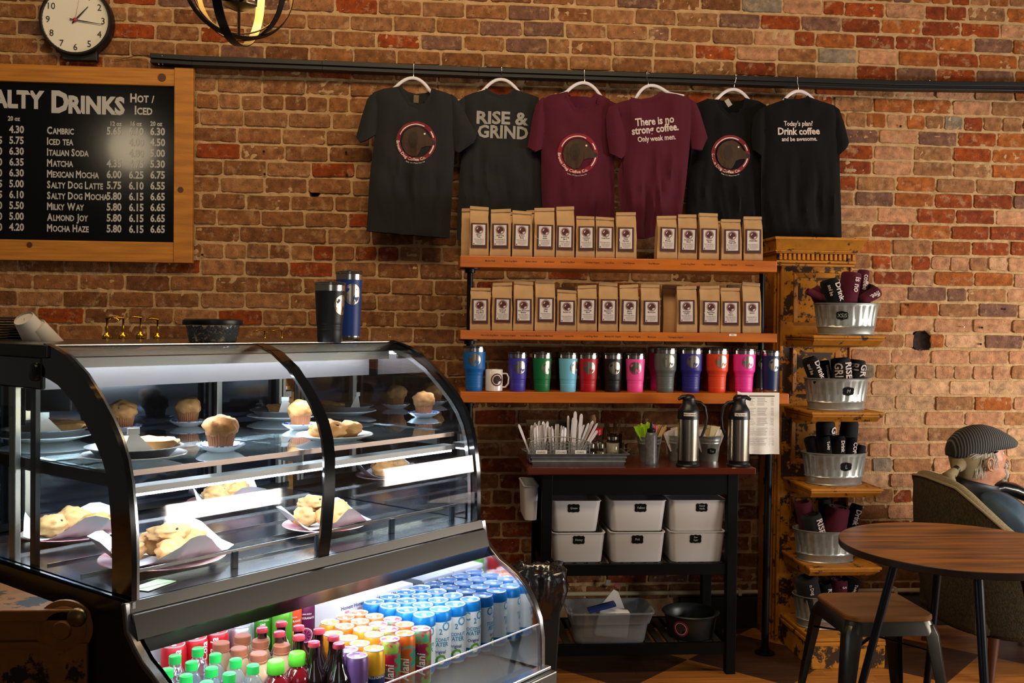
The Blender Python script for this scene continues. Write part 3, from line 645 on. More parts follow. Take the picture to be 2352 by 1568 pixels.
# ================================================================== pipe-hung shelves
SW = M('orange_stained_pine', '#c26a0a', .42, var=(3, '#9a4a05', .3), stretch=(1, 6, 12), bump=(30, .2), coat=.1)
PIPE = M('iron_pipe', '#121313', .4, .6)
SF, SB, PY = 4.34, 4.64, 4.43
sh = thing('pipe_shelf', 'three orange-stained shelf boards on black iron pipes against the bricks', 'shelf', (.86, PY, 0))
def pz(x, y, Y=SF): return onY(x, y, Y)
SZ = []
for (xa, xb, yt, yb, xr_) in ((1057, 1785, 586, 612, 0), (1057, 1785, 758, 779, 0), (1057, 1812, 897, 922, 0)):
    a, b = pz(xa, yt), pz(xb, yt+9 if yt > 800 else yt+(14 if yt < 600 else 8)); z = (a.z+b.z)/2; zb_ = z-(yb-yt)/526.; SZ.append(z)
    G().box(a.x, SF, zb_, b.x, SB, z).obj('shelf_board', SW, sh, True, bevel=.0025)
XL, XR = onY(1079, 700, PY).x, onY(1763, 1100, PY).x
G().tube([(XL, PY, SZ[1]), (XL, PY, SZ[0]-.03)], .0135, 16).obj('pipe', PIPE, sh, True, smooth=50)
G().tube([(XL, PY, SZ[2]), (XL, PY, SZ[1]-.03)], .0135, 16).obj('pipe', PIPE, sh, True, smooth=50)
G().tube([(XL+.004, PY, 0), (XL+.004, PY, SZ[2]-.03)], .0145, 16).obj('pipe', PIPE, sh, True, smooth=50)
G().tube([(XR+.0, PY, 0), (XR+.006, PY, SZ[2]-.03)], .0165, 16).obj('pipe', PIPE, sh, True, smooth=50)
for k in (0, 1): G().tube([(XR-.02, PY+.06, SZ[k+1]), (XR-.02, PY+.06, SZ[k]-.03)], .0135, 16).obj('pipe', PIPE, sh, True, smooth=50)
def flange(x, y, z, up=1): G().lathe([(.046, 0), (.046, .006*up), (.024, .008*up), (.023, .022*up), (.018, .024*up)], 24, c=(x, y, z)).obj('pipe_flange', PIPE, sh, True, smooth=40)
for k in range(3): flange(XL, PY, SZ[k]-.0475 if k != 1 else SZ[k]-.040, -1)
flange(XR, PY, 0); flange(XL, PY, 0); flange(XR, PY, SZ[2]-.047, -1)
names1 = ['Mission Peak', 'Black Dog Blend', "Barker's Blend", 'Brazil Santos', 'Brown Dog Blend', 'Colombian Organic', 'Costa Rican', 'Decaf Espresso', 'Decaf Mexican', 'Double Dog Blend', 'Espresso Blend', 'Ethiopian Yirgacheffe', 'Guatemalan']
names2 = ['Hair of the Dog Blend', 'Honduran Organic', 'Indian Monsooned Malabar', 'Italian Roast', 'Kenyan AA', 'Local Dugs Blend', 'Mexican E.K. Organic', 'Mexico Organic', 'Mocha Java', 'Nicaraguan Organic', 'Papua New Guinea', 'Peru Organic', 'Sumatra']
sk = M('shelf_stencil', '#4c1f08', .8)
for (zz, xs_, nn) in ((SZ[0], [1126, 1173, 1220, 1262, 1304, 1360, 1400, 1445, 1502, 1580, 1630, 1675, 1722], names1), (SZ[1], [1126, 1170, 1222, 1262, 1310, 1360, 1410, 1460, 1500, 1555], names2)):
    g = G()
    for x_, n_ in zip(xs_, nn): p = onY(x_, 600, SF); printg(g, text2d(n_, .0105, .01, 'CENTER', .8), plane((p.x, SF-.0006, zz-.024)))
    g.obj('stencilled_names', sk, sh, True)
p = onY(1683, 769, SF); G().box(p.x-.017, SF-.0015, p.z-.0045, p.x+.017, SF, p.z+.0045).obj('price_strip', PAPER, sh, True)
printg(g := G(), text2d('PERU', .006, .01), plane((p.x, SF-.002, p.z-.002))); g.obj('price_lettering', INKB, sh, True)
# ------------------------------------------------------------------ coffee bags
KR = M('kraft_paper', '#b99468', .72, var=(14, '#a27d52', .3), bump=(26, .45)); LBB = M('label_brown', '#43211a', .5); LBW = M('label_white', '#c9bfbb', .4, coat=.3)
LDK = M('label_grey_print', '#6e6663', .7); BUR = M('label_burgundy', '#5e1a24', .6); WHR = M('label_highlight', '#c9b6b4', .6); FILM = M('clear_film_glint', '#e8e8e8', .15, coat=1)
def bag(h, w, name, label, loc, rz, seed, group):
    t = thing('coffee_bag', label, 'coffee bag', loc, rz, group); R_ = random.Random(seed); d = .058; g = G()
    prof = [(0, .97, 1.), (.02, 1.02, 1.06), (.2, 1.0, 1.02), (.45, .99, .97), (.66, .98, .85), (.80, .97, .58), (.90, .97, .30), (.955, .97, .12), (1., .97, .09)]
    nx_ = 7; V = []; n = 0
    for (t_, kw, kd) in prof:
        ring = [(-.5+i/(nx_-1), -.5) for i in range(nx_)]+[(.5, -.17), (.5, .17)]+[(.5-i/(nx_-1), .5) for i in range(nx_)]+[(-.5, .17), (-.5, -.17)]
        n = len(ring)
        for (a, b) in ring:
            ww = w*kw*a; dd = d*kd*b
            if abs(abs(a)-.5) < 1e-6 and abs(b) < .2: ww *= (1-.10*min(1, t_*1.3)*(1 if t_ < .9 else .3))
            q = .0022*noise.noise(Vector((a*7+seed, b*3, t_*9)))+(.0018*noise.noise(Vector((a*3+seed, 2, t_*4))) if .05 < t_ < .93 else 0)
            lean = (t_**2)*.004
            V.append((ww+q, dd-lean*0+q*1.3*(1 if b < 0 else -1), t_*h))
    Fc = [(j*n+i, j*n+(i+1) % n, (j+1)*n+(i+1) % n, (j+1)*n+i) for j in range(len(prof)-1) for i in range(n)]
    Fc += [tuple(reversed(range(n))), tuple((len(prof)-1)*n+i for i in range(n))]
    g.add(V, Fc); g.obj('bag_body', KR, t, smooth=38)
    yf = -d*.12; sk_ = R_.uniform(-.003, .003)
    G().prism([(-w*.49, h*.945+sk_), (w*.49, h*.945-sk_), (w*.49, h*1.012-sk_), (-w*.49, h*1.012+sk_)], (0, -.004, 0), (1, 0, 0), (0, 0, 1), (0, -.006, 0)).obj('folded_top', KR, t, bevel=.0012)
    if name is None: return t
    lw, lh, lz = .071, .108, h*.13+.062+R_.uniform(-.004, .003); tl = R_.uniform(-.02, .02); ox = R_.uniform(-.003, .004)
    fr = lambda off: plane((ox, -d*.5-.0048-off, lz), rot=tl)
    g = G(); G().prism([(-lw/2, -lh/2), (lw/2, -lh/2), (lw/2, lh/2), (-lw/2, lh/2)], (ox, -d*.5-.0008, lz), (cos(tl), 0, sin(tl)), (-sin(tl), 0, cos(tl)), (0, -.0040, 0)).obj('label', LBB, t)
    lab = t.children[-1]
    def sub(nm, gg, mt): o = gg.obj(nm, mt, t, recalc=False); o.parent = lab; return o
    g = G(); printg(g, ([(-.0275, -.041), (.0275, -.041), (.0275, .0475), (-.0275, .0475)], [(0, 1, 2, 3)]), fr(.0003)); sub('label_paper', g, LBW)
    L_ = fr(.0007); g = G(); r = .0195; cy = .026
    printg(g, shiftg(arcstrip(.9, 1., 0, 360, 28), 0, cy, r), L_); printg(g, shiftg(disc2d(.82, 22), 0, cy, r), L_); sub('label_logo', g, BUR)
    L2 = fr(.0011); g = G(); printg(g, shiftg(tri(HEAD), 0, cy, r*.78), L2); sub('label_dog_head', g, LBB)
    g = G(); printg(g, shiftg(tri([(-.72, .1), (-.5, .52), (-.2, .68), (-.35, .2), (-.6, -.05)]), 0, cy, r*.8), fr(.0014)); printg(g, shiftg(tri([(.1, -.72), (.3, -.38), (.82, -.28), (.7, -.6), (.4, -.85)]), 0, cy, r*.85), fr(.0014)); sub('label_highlights', g, WHR)
    g = G(); wd = name.split(' '); ls = [name] if len(name) < 12 else ([' '.join(wd[:len(wd)//2+ (len(wd) % 2)]), ' '.join(wd[len(wd)//2+(len(wd) % 2):])])
    for k, s_ in enumerate(ls):
        V_, F_ = text2d(s_, .0088, .02, 'CENTER', .86); wm = max(v[0] for v in V_)-min(v[0] for v in V_); kx = min(1, .05/wm); printg(g, ([(v[0]*kx, v[1]) for v in V_], F_), lambda x, y: L_(x, y-.0005-k*.0085))
    sub('label_name', g, INKB)
    g = G(); printg(g, text2d('Brown Dog Coffee Co.', .0056, .01, 'CENTER', .85), lambda x, y: L_(x, y-.0175)); sub('label_shop_line', g, BUR)
    g = G()
    for k in range(6): hw = (.021, .023, .019, .022, .018, .012)[k]; printg(g, ([(-hw+.003, -.0215-k*.003), (hw, -.0215-k*.003), (hw, -.0207-k*.003), (-hw+.003, -.0207-k*.003)], [(0, 1, 2, 3)]), L_)
    printg(g, ([(-.025, -.039), (-.019, -.039), (-.019, -.033), (-.025, -.033)], [(0, 1, 2, 3)]), L_); sub('label_small_print', g, LDK)
    if R_.random() < .7:
        g = G(); x = R_.uniform(-.028, .01)
        pts = [(x+R_.uniform(-.004, .004)+k*.004*R_.choice((-1, 1)), -.038+k*R_.uniform(.008, .012)) for k in range(5)]
        for a, b in zip(pts, pts[1:]): g.add([L2(a[0], a[1]), L2(a[0]+.0012, a[1]), L2(b[0]+.0012, b[1]), L2(b[0], b[1])], [(0, 1, 2, 3)])
        sub('film_glint', g, FILM)  # pale strokes paint the glint of clear film onto the label
    return t
R1 = [(1076, 1121, 476), (1124, 1172, 482), (1173, 1220, 486), (1222, 1273, 479), (1274, 1317, 476), (1320, 1364, 498), (1364, 1409, 500), (1410, 1459, 489), (1503, 1553, 497), (1553, 1598, 494), (1600, 1647, 491), (1650, 1700, 505), (1702, 1747, 499)]
R2 = [(1080, 1128, 662), (1130, 1177, 650), (1178, 1225, 647), (1227, 1275, 643), (1278, 1325, 667), (1325, 1371, 656), (1373, 1419, 650), (1420, 1466, 655), (1469, 1515, 654), (1549, 1604, 658), (1605, 1653, 657), (1653, 1700, 662), (1701, 1746, 650)]
YB = 4.405
for (row, nms, zs, base, gr, shelf) in ((R1, names1, SZ[0], 588, 'coffee bags on the top shelf', 'top'), (R2, names2, SZ[1], 756, 'coffee bags on the second shelf', 'second')):
    for k, (xa, xb, yt) in enumerate(row):
        p = onY((xa+xb)/2+1, 600, YB); top = onY((xa+xb)/2, yt, YB+.0); h = top.z-zs
        wd = (xb-xa)/518.; wd = min(max(wd, .083), .094)
        bag(h, wd*.97, nms[k], 'kraft coffee bag named %s on the %s shelf' % (nms[k], shelf), (p.x, YB+rnd.uniform(-.004, .004), zs), rnd.uniform(-.09, .03), k+(50 if row is R2 else 0), gr)
for k, (xc, yt, rw, nm) in enumerate(((1080, 480, 1, 'Mission Peak'), (1228, 484, 1, 'Brazil Santos'), (1160, 488, 1, 'Black Dog Blend'), (1640, 508, 1, 'Ethiopian Yirgacheffe'), (1300, 661, 2, 'Kenyan AA'), (1543, 656, 2, 'Nicaraguan Organic'), (1690, 655, 2, 'Sumatra'), (1600, 658, 2, 'Papua New Guinea'))):
    zs = SZ[rw-1]; p = onY(xc, 600, 4.475); h = onY(xc, yt, 4.475).z-zs
    bag(h, .084, None, 'kraft coffee bag mostly hidden behind the %s bag' % nm, (p.x, 4.475, zs), rnd.uniform(-.04, .04), 90+k, 'coffee bags standing in the second row')
# ------------------------------------------------------------------ tumblers
LIDM = glassmat('clear_lid', '#c9c9cf', 2.0, .05, .12, '#77787c')
_TB = {}
def tumbler(kind, colname, col, label, loc, rz, group, emb=0.):
    t = thing('tumbler', label, 'tumbler', loc, rz, group); m = M('powder_coat_'+colname, col, .42, bump=(900, .08))
    if kind == 'A': bp = [(.0335, 0), (.0345, .002), (.0362, .033)]+[q for k in range(3) for q in ((.0362+k*.0006, .034+k*.0065), (.0352+k*.0006, .0365+k*.0065), (.0365+k*.0006, .039+k*.0065))]+[(.0385, .06), (.0428, .148)]; rp = [(.0428, .148), (.0433, .1482), (.0438, .165), (.0425, .166)]; lz, lr, ez, er, kk = .166, .0425, .108, .0405, .049
    elif kind == 'B': bp = [(.036, 0), (.0375, .002), (.0385, .02)]+[q for k in range(7) for q in ((.0388+k*.0003, .024+k*.007), (.0378+k*.0003, .0265+k*.007), (.0389+k*.0003, .029+k*.007))]+[(.0415, .08), (.0425, .088), (.048, .098), (.0485, .102), (.0505, .174)]; rp = [(.0505, .174), (.0508, .1742), (.051, .190), (.0495, .191)]; lz, lr, ez, er, kk = .191, .0495, .140, .0496, .028
    else: bp = [(.0352, .014), (.0352, .0142), (.0405, .168)]; rp = [(.0405, .168), (.0408, .1682), (.0415, .183), (.040, .184)]; lz, lr, ez, er, kk = .184, .040, .128, .0393, .034
    G().lathe(bp, 32).obj('body', m, t, smooth=50); G().lathe(rp, 32, cap0=False).obj('steel_rim', STEELV, t, smooth=50)
    if kind == 'C': G().lathe([(.0335, 0), (.0345, .001), (.0350, .0142)], 32).obj('steel_base', STEELV, t, smooth=50)
    g = G(); g.lathe([(lr, 0), (lr+.0025, .001), (lr+.0025, .006), (lr-.002, .009), (lr-.008, .009), (lr-.012, .005), (.0001, .005)], 28, c=(0, 0, lz)); g.box(-.006, -.022, lz+.005, .006, .002, lz+.011); g.obj('lid', LIDM, t, smooth=50)
    a = -pi/2+emb; r = .0285
    f1 = lambda x, y: cyl(er, ez, a, off=.0006, k=kk)(x, y); f2 = lambda x, y: cyl(er, ez, a, off=.0011, k=kk)(x, y)
    g = G(); printg(g, shiftg(disc2d(1, 32), 0, 0, r), f1, cut=.006); e = g.obj('emblem', M('engraved_steel', '#b8ad98', .3, 1.), t, recalc=False)
    g = G()
    for pl in ([(-.75, .3), (-.55, .62), (-.3, .5), (-.42, .3), (-.62, .12)], [(0, -.7), (.08, -.25), (.25, -.05), (.3, -.3), (.8, -.22), (.72, -.5), (.45, -.75), (.2, -.35), (.12, -.72)]): printg(g, shiftg(tri(pl), 0, 0, r), f2, cut=.006)
    printg(g, shiftg(arcstrip(.90, .93, 0, 360, 30), 0, 0, r), f2, cut=.008); printg(g, shiftg(disc2d(.06, 8, .45, .45), 0, 0, r), f2)
    V, Fc = arctext('BROWN DOG COFFEE CO.', .16, .86, 262, .0); printg(g, ([(x*r, y*r) for x, y in V], Fc), f2)
    o = g.obj('emblem_cutout', m, t, recalc=False); o.parent = e; return t
TF = 4.395; gt = 'steel tumblers on the third shelf'
for (kd, xc, cn, col, lb, em) in (
    ('B', 1089, 'blue', '#0b5ea8', 'large blue tumbler at the left end of the third shelf', 0.), ('A', 1189, 'violet', '#3c33a0', 'slim blue-violet tumbler right of the white mug', .25),
    ('A', 1245, 'green', '#0d6a38', 'green tumbler on the third shelf', .65), ('A', 1305, 'sky', '#6fbce0', 'light blue tumbler on the third shelf', .9), ('A', 1351, 'red', '#a80f1c', 'red tumbler between light blue and black tumblers', .1),
    ('A', 1407, 'black', '#141415', 'slim black tumbler between the red and the pink tumblers', .25), ('A', 1459, 'pink', '#ee4b9d', 'slim bright pink tumbler beside the black one', .0),
    ('B', 1528, 'grey', '#565c59', 'large grey tumbler on the third shelf', .35), ('B', 1587, 'indigo', '#28237e', 'large dark indigo tumbler right of the grey one', .2), ('B', 1647, 'orange', '#d8411b', 'large orange-red tumbler on the third shelf', .45),
    ('B', 1709, 'magenta', '#e3349a', 'large hot pink tumbler left of the navy one', .4), ('C', 1770, 'navy', '#10234f', 'navy tumbler with steel foot at the right end of the shelf', .5)):
    p = onY(xc, 850, TF); tumbler(kd, cn, col, lb, (p.x, TF, SZ[2]), 0, gt, em-p.x*.23)
for (kd, xc, cn, col, lb) in (('A', 1236, 'plum', '#4f1f52', 'plum tumbler mostly hidden behind the green one'), ('A', 1296, 'black', '#141415', 'black tumbler hidden behind the light blue one'), ('A', 1397, 'black', '#141415', 'black tumbler hidden behind the slim black one'),
    ('A', 1448, 'forest', '#12352c', 'dark green tumbler hidden behind the slim pink one'), ('B', 1513, 'magenta', '#d02a8d', 'magenta tumbler peeking out left of the grey one'), ('B', 1573, 'navy', '#10234f', 'navy tumbler hidden behind the indigo one'),
    ('B', 1634, 'red', '#a80f1c', 'red tumbler hidden behind the orange-red one'), ('B', 1692, 'orange', '#d8411b', 'orange tumbler hidden behind the hot pink one'), ('C', 1742, 'black', '#141415', 'black tumbler hidden behind the navy one')):
    p = onY(xc, 850, 4.51); tumbler(kd, cn, col, lb, (p.x, 4.51, SZ[2]), 0, 'tumblers standing in the back row', .4)
p = onY(1135, 850, TF); mg = thing('coffee_mug', 'white coffee mug with the red dog logo on the third shelf', 'mug', (p.x, TF, SZ[2])); CER = M('white_ceramic', '#d8d0ca', .2, coat=.5)
G().lathe([(.034, 0), (.0385, .003), (.039, .094), (.0375, .096), (.036, .094), (.0355, .008), (.0001, .006)], 36).obj('cup', CER, mg, smooth=50)
G().tube([(.037, -.008, .078), (.055, -.012, .078), (.064, -.014, .062), (.062, -.014, .035), (.05, -.011, .019), (.037, -.008, .018)], .0052, 8, flat=(1.3, .8)).obj('handle', CER, mg, smooth=60)
f1 = cyl(.039, .052, -pi/2+.3, off=.0005); f2 = cyl(.039, .052, -pi/2+.3, off=.001); g = G(); printg(g, shiftg(arcstrip(.8, 1, 0, 360, 28), 0, 0, .028), f1, cut=.006); g.obj('logo_ring', BUR, mg, recalc=False)
g = G(); printg(g, shiftg(tri(HEAD), 0, 0, .0235), f2, cut=.006); g.obj('logo_dog_head', INKD, mg, recalc=False)
# ================================================================== kitchen cart
CB = M('cart_black_paint', '#050505', .55, spec=.15, bump=(40, .08)); CT = M('cart_cherry_top', '#59220f', .22, coat=.5, var=(3, '#421508', .3), stretch=(1, 10, 10))
ct = thing('kitchen_cart', 'black wooden kitchen cart with a cherry-brown top and slatted shelves', 'cart', (.9, 4.38, 0))
TZ = .893; x0, x1, y0, y1 = .417, 1.404, 4.15, 4.60
g = G(); g.box(x0, y0, TZ-.03, x1, y1, TZ); g.obj('worktop', CT, ct, True, bevel=.005)
lg = [(.49, 4.165), (1.29, 4.165), (.49, 4.545), (1.29, 4.545)]
for (lx, ly) in lg:
    G().prism([(0, 0), (.038, 0), (.044, TZ-.03), (0, TZ-.03)] if lx < 1 else [(.0, 0), (.042, 0), (.042, TZ-.03), (-.004, TZ-.03)], (lx-(0 if lx > 1 else .004), ly, 0), (1, 0, 0), (0, 0, 1), (0, .042, 0)).obj('leg', CB, ct, True, bevel=.002)
G().box(.53, 4.168, .775, 1.292, 4.190, TZ-.03).obj('apron', CB, ct, True, bevel=.001); G().box(.50, 4.2, .775, .52, 4.55, TZ-.03).obj('apron', CB, ct, True); G().box(1.305, 4.2, .775, 1.325, 4.55, TZ-.03).obj('apron', CB, ct, True); G().box(.53, 4.56, .775, 1.292, 4.58, TZ-.03).obj('apron', CB, ct, True)
SLT = M('cart_slat_worn', '#2a2826', .45)
for zz in (.478, .135):
    G().box(.525, 4.172, zz-.048, 1.295, 4.195, zz).obj('shelf_rail', CB, ct, True, bevel=.001); G().box(.525, 4.55, zz-.048, 1.295, 4.572, zz).obj('shelf_rail', CB, ct, True)
    for sx_ in (.497, 1.307): G().box(sx_, 4.2, zz-.045, sx_+.02, 4.55, zz-.004).obj('shelf_rail', CB, ct, True)
    k = 0; x = .54
    while x < 1.27: G().box(x, 4.19, zz-.012, x+.032, 4.555, zz-.001).obj('slat', SLT, ct, True); x += .0505
# white bins
BN = M('bin_white', '#c7c4c3', .42)
def binbox(x0, x1, z0, z1, taper, yf, depth, label, word, wx=0, rz=0., group='white bins on the cart shelf', lines=None):
    cx_ = (x0+x1)/2; w = (x1-x0)/2; h = z1-z0; t = thing('storage_bin', label, 'bin', (cx_, yf, z0), rz, group); g = G(); c = .022; rows_ = []
    for (wi, z, inn) in ((w-taper, 0, 0), (w-taper*.9, .006, 0), (w, h, 0), (w+.003, h, 0), (w+.003, h+.003, 0), (w-.005, h+.003, 0), (w-taper-.004, .006, 0)):
        d0, d1 = -(wi-w)*1., depth+(wi-w)*1.; ring = []
        for (sx_, sy_, a0) in ((1, 1, 0), (-1, 1, 90), (-1, -1, 180), (1, -1, 270)):
            for q in (0, 30, 60, 90):
                a = radians(a0+q); ex = (wi-c)*sx_+c*cos(a); ey = (d1-c if sy_ > 0 else d0+c)+c*sin(a); ring.append((ex, ey, z))
        rows_.append(ring)
    n = 16; V = [p for r in rows_ for p in r]; Fc = [(j*n+i, j*n+(i+1) % n, (j+1)*n+(i+1) % n, (j+1)*n+i) for j in range(len(rows_)-1) for i in range(n)]+[tuple(reversed(range(n))), tuple((len(rows_)-1)*n+i for i in range(n))]
    g.add(V, Fc); g.obj('tub', BN, t, smooth=40)
    if word:
        slope = taper/h; zz = h*.78; yy = -.0012+(h-zz)*slope*1.
        pl = [(-.026, -.012), (-.02, -.018), (-.01, -.0165), (0, -.019), (.01, -.0165), (.02, -.018), (.026, -.012), (.0245, 0), (.026, .012), (.02, .018), (.01, .0165), (0, .019), (-.01, .0165), (-.02, .018), (-.026, .012), (-.0245, 0)]
        G().prism(pl, (wx, yy-.0005, zz), (1, 0, 0), (0, slope, -1), (0, .001, 0)).obj('chalk_label', CHALK, t); g = G()
        for k, s_ in enumerate(word.split('|')):
            n_ = len(word.split('|')); printg(g, text2d(s_, .0145 if n_ == 1 else .011, .0, 'CENTER', .85, shear=.15), plane((wx, yy-.003, zz+(.004 if n_ > 1 else -.004)-k*.012)))
        g.obj('chalk_lettering', M('chalk_ink', '#a9a9a6', .9), t)
    return t
YF = 4.205; rw = lambda z: z
low = .479; mid = low+.1385
binbox(.535, .765, low, low+.125, .012, YF, .33, 'white bin labelled Honey, bottom left on the cart shelf', 'Honey', .0)
binbox(.785, 1.025, low, low+.128, .012, YF-.008, .33, 'white bin labelled Pink, bottom middle on the cart shelf', 'Pink', -.002)
binbox(1.045, 1.288, low, low+.130, .012, YF-.012, .33, 'white bin labelled Raw Sugar, bottom right on the cart shelf', 'Raw|Sugar', -.01)
binbox(.528, .745, mid-.008, mid+.124, .016, YF, .33, 'white bin labelled Green, top left on the cart shelf', 'Green', -.01, 0)
binbox(.782, 1.028, mid-.005, mid+.126, .014, YF-.008, .33, 'white bin labelled Yellow, top middle on the cart shelf', 'Yellow', .01)
binbox(1.042, 1.290, mid-.005, mid+.128, .012, YF-.014, .33, 'white bin labelled French Vanilla, top right on the cart shelf', 'French|Vanilla', .015)
bx = binbox(.415, .478, .655, .80, .006, 4.23, .25, 'narrow white bin hanging on the left side of the cart', None)
# tray with cutlery caddy
GALV = M('galvanised_tin', '#a9aca8', .34, .62, var=(30, '#8a8d87', .3)); GALD = M('galvanised_dark', '#85888a', .42, .55, var=(40, '#6b6e6c', .3))
tr_ = thing('serving_tray', 'ribbed galvanised metal tray along the back of the cart top', 'tray', (.652, 4.34, TZ)); g = G()
for (hx, hy, z) in (): pass
V = []; prof = [(.200, .085, 0), (.202, .087, .008), (.206, .091, .010), (.206, .091, .016), (.202, .087, .018), (.206, .090, .026), (.210, .094, .028), (.210, .094, .034), (.208, .092, .036), (.214, .098, .044), (.222, .106, .046), (.222, .106, .048), (.212, .096, .048), (.200, .084, .006)]
for (hx, hy, z) in prof: V += [(-hx, -hy, z), (hx, -hy, z), (hx, hy, z), (-hx, hy, z)]
n = 4; g.add(V, [(j*n+i, j*n+(i+1) % n, (j+1)*n+(i+1) % n, (j+1)*n+i) for j in range(len(prof)-1) for i in range(n)]+[(3, 2, 1, 0), tuple((len(prof)-1)*n+i for i in range(n))]); g.obj('tray_body', GALD, tr_, smooth=30, bevel=.001)
for sx_ in (-1, 1): G().tube([(sx_*.215, -.04, .046), (sx_*.24, -.03, .058), (sx_*.24, .03, .058), (sx_*.215, .04, .046)], .002, 6).obj('handle', GALD, tr_, smooth=60)
cd = thing('cutlery_caddy', 'pierced metal cutlery caddy of three compartments on the tray', 'caddy', (.572, 4.325, TZ+.008)); g = G()
top = lambda x: .088+.022*cos(x/.13*pi/2)
for yy in (-.055, .055):
    for k in range(17):
        xx = -.124+.248*k/16
        for j in range(5):
            zz = .014+j*.0155+(.008 if k % 2 else 0)
            if zz+.008 < top(xx): st = g.mark(); g.tube([(.0085*cos(a), 0, .0085*sin(a)) for a in [q*pi/3+pi/6 for q in range(6)]], .0017, 4, closed=True); g.x(Matrix.Translation((xx, yy, zz)), st)
g.obj('pierced_sheet', GALV, cd, kind='stuff')
for yy in (-.055, .055):
    G().tube([(-.13+.26*q/16, yy, top(-.13+.26*q/16)) for q in range(17)], .0024, 6).obj('rim_wire', GALV, cd, smooth=60); G().tube([(-.13, yy, .003), (.13, yy, .003)], .0024, 6).obj('rim_wire', GALV, cd)
for xx in (-.13, -.0433, .0433, .13):
    G().box(xx-.001, -.055, 0, xx+.001, .055, .085).obj('divider', GALV, cd)
G().box(-.13, -.055, -.001, .13, .055, .001).obj('caddy_floor', GALV, cd)
for xx, wd in ((-.08, 'KNIVES'), (.005, 'SPOONS'), (.09, 'FORKS')):
    G().box(xx-.024, -.0595, .036, xx+.024, -.058, .052).obj('paper_label', PAPER, cd); g = G(); printg(g, text2d(wd, .011, .02), plane((xx, -.06, .040))); g.obj('label_lettering', LDK, cd)
CUT = M('cutlery_white', '#d2cdd0', .35); 
def cutlery(x, y, L, tx, ty, rz, lb, gr, wide=.011):
    g = G(); g.prism([(-wide*.32, 0), (wide*.32, 0), (wide*.36, L*.45), (wide*.55, L*.8), (wide*.5, L*.95), (wide*.25, L), (-wide*.25, L), (-wide*.5, L*.95), (-wide*.55, L*.8), (-wide*.36, L*.45)], (0, -.0012, 0), (1, 0, 0), (0, 0, 1), (0, .0024, 0))
    g.x(Matrix.Rotation(ty, 4, 'Y') @ Matrix.Rotation(tx, 4, 'X') @ Matrix.Rotation(rz, 4, 'Z')); o = g.obj('plastic_cutlery', CUT, bevel=.0006, seg=1); o.location = (x, y, TZ+.012)
    o['_o'] = (0, 0, 0); tag(o, lb, 'cutlery', gr)
rc = random.Random(5)
for k in range(19): cutlery(.45+k*.0032*1.15, 4.29+rc.random()*.06, rc.uniform(.145, .17), rc.uniform(-.1, .1), rc.uniform(-.06, .12), rc.uniform(0, 1.2), 'white wrapped knife standing in the left compartment of the cutlery caddy', 'white wrapped knives in the caddy', .013)
cutlery(.455, 4.29, .172, .1, -.38, .2, 'white plastic knife leaning far out left of the caddy', 'white wrapped knives in the caddy')
for k in range(15): cutlery(.535+k*.0045, 4.29+rc.random()*.06, rc.uniform(.13, .155), rc.uniform(-.1, .1), rc.uniform(-.08, .1), rc.uniform(0, 1.2), 'white wrapped spoon standing in the middle compartment of the cutlery caddy', 'white wrapped spoons in the caddy', .012)
for k in range(9): cutlery(.62+k*.0052, 4.29+rc.random()*.06, rc.uniform(.15, .2), rc.uniform(-.1, .1), -.02+k*.075, rc.uniform(0, .8), 'white plastic fork handle fanning out of the right caddy compartment', 'white forks in the caddy', .013)
for k, (xx, L, ty) in enumerate(((.626, .20, .07), (.640, .215, .0), (.636, .19, .03), (.655, .205, .06))): cutlery(xx, 4.30, L, .05, ty, .1, 'tall white fork handle standing up in the right caddy compartment', 'tall fork handles in the caddy', .015)
def jar(name, loc, r, h, lab, cat, fillm, capm, word, caph=.02, fz=.62, glint=False):
    t = thing(name, lab, cat, loc); G().lathe([(r*.93, 0), (r, .004), (r, h*.8), (r*.8, h*.92), (r*.8, h)], 24).obj('glass', glassmat('jar_glass', '#dfe0d8', 1.5, .03) if 'jar_glass' not in MATS else MATS['jar_glass'], t, smooth=50)
    G().lathe([(r*.9, .003), (r*.95, .006), (r*.95, h*fz)], 20).obj('contents', fillm, t, smooth=50); G().lathe([(r*.88, h-.004), (r*.9, h+.002), (r*.9, h+caph-.004), (r*.7, h+caph), (.0001, h+caph)], 24).obj('cap', capm, t, smooth=40)
    if word: g = G(); printg(g, ([(-.017, -.006), (.017, -.006), (.017, .007), (-.017, .007)], [(0, 1, 2, 3)]), cyl(r, h*.2, off=.0006), cut=.006); g.obj('label', PAPER, t, recalc=False); g = G(); printg(g, text2d(word, .0105, .02, 'CENTER', .85), cyl(r, h*.2-.003, off=.0012)); g.obj('label_lettering', INKB, t, recalc=False)
    return t
PEP = M('ground_pepper', '#3a2c20', .9, bump=(600, .5)); SALT = M('salt_grains', '#8b7d68', .9); SUG = M('sugar_grains', '#cbbfae', .9, bump=(600, .3))
tz = TZ+.008
jar('shaker', (.714, 4.30, tz), .019, .062, 'glass pepper shaker with chrome top on the tray', 'shaker', PEP, STEELV, 'PEPPER', .018, .7)
jar('shaker', (.755, 4.30, tz), .019, .062, 'glass salt shaker with chrome top, right of the pepper', 'shaker', SALT, STEELV, 'SALT', .018, .7)
jar('spice_jar', (.748, 4.365, tz), .03, .115, 'spice jar with bright red lid behind the shakers', 'jar', M('cinnamon', '#5a3a22', .9), M('red_lid', '#b3161f', .35), None, .022, .7)
sj = jar('sugar_jar', (.815, 4.335, tz), .0305, .095, 'ribbed glass sugar dispenser with black and chrome lid', 'jar', SUG, STEELV, None, .014, .8)
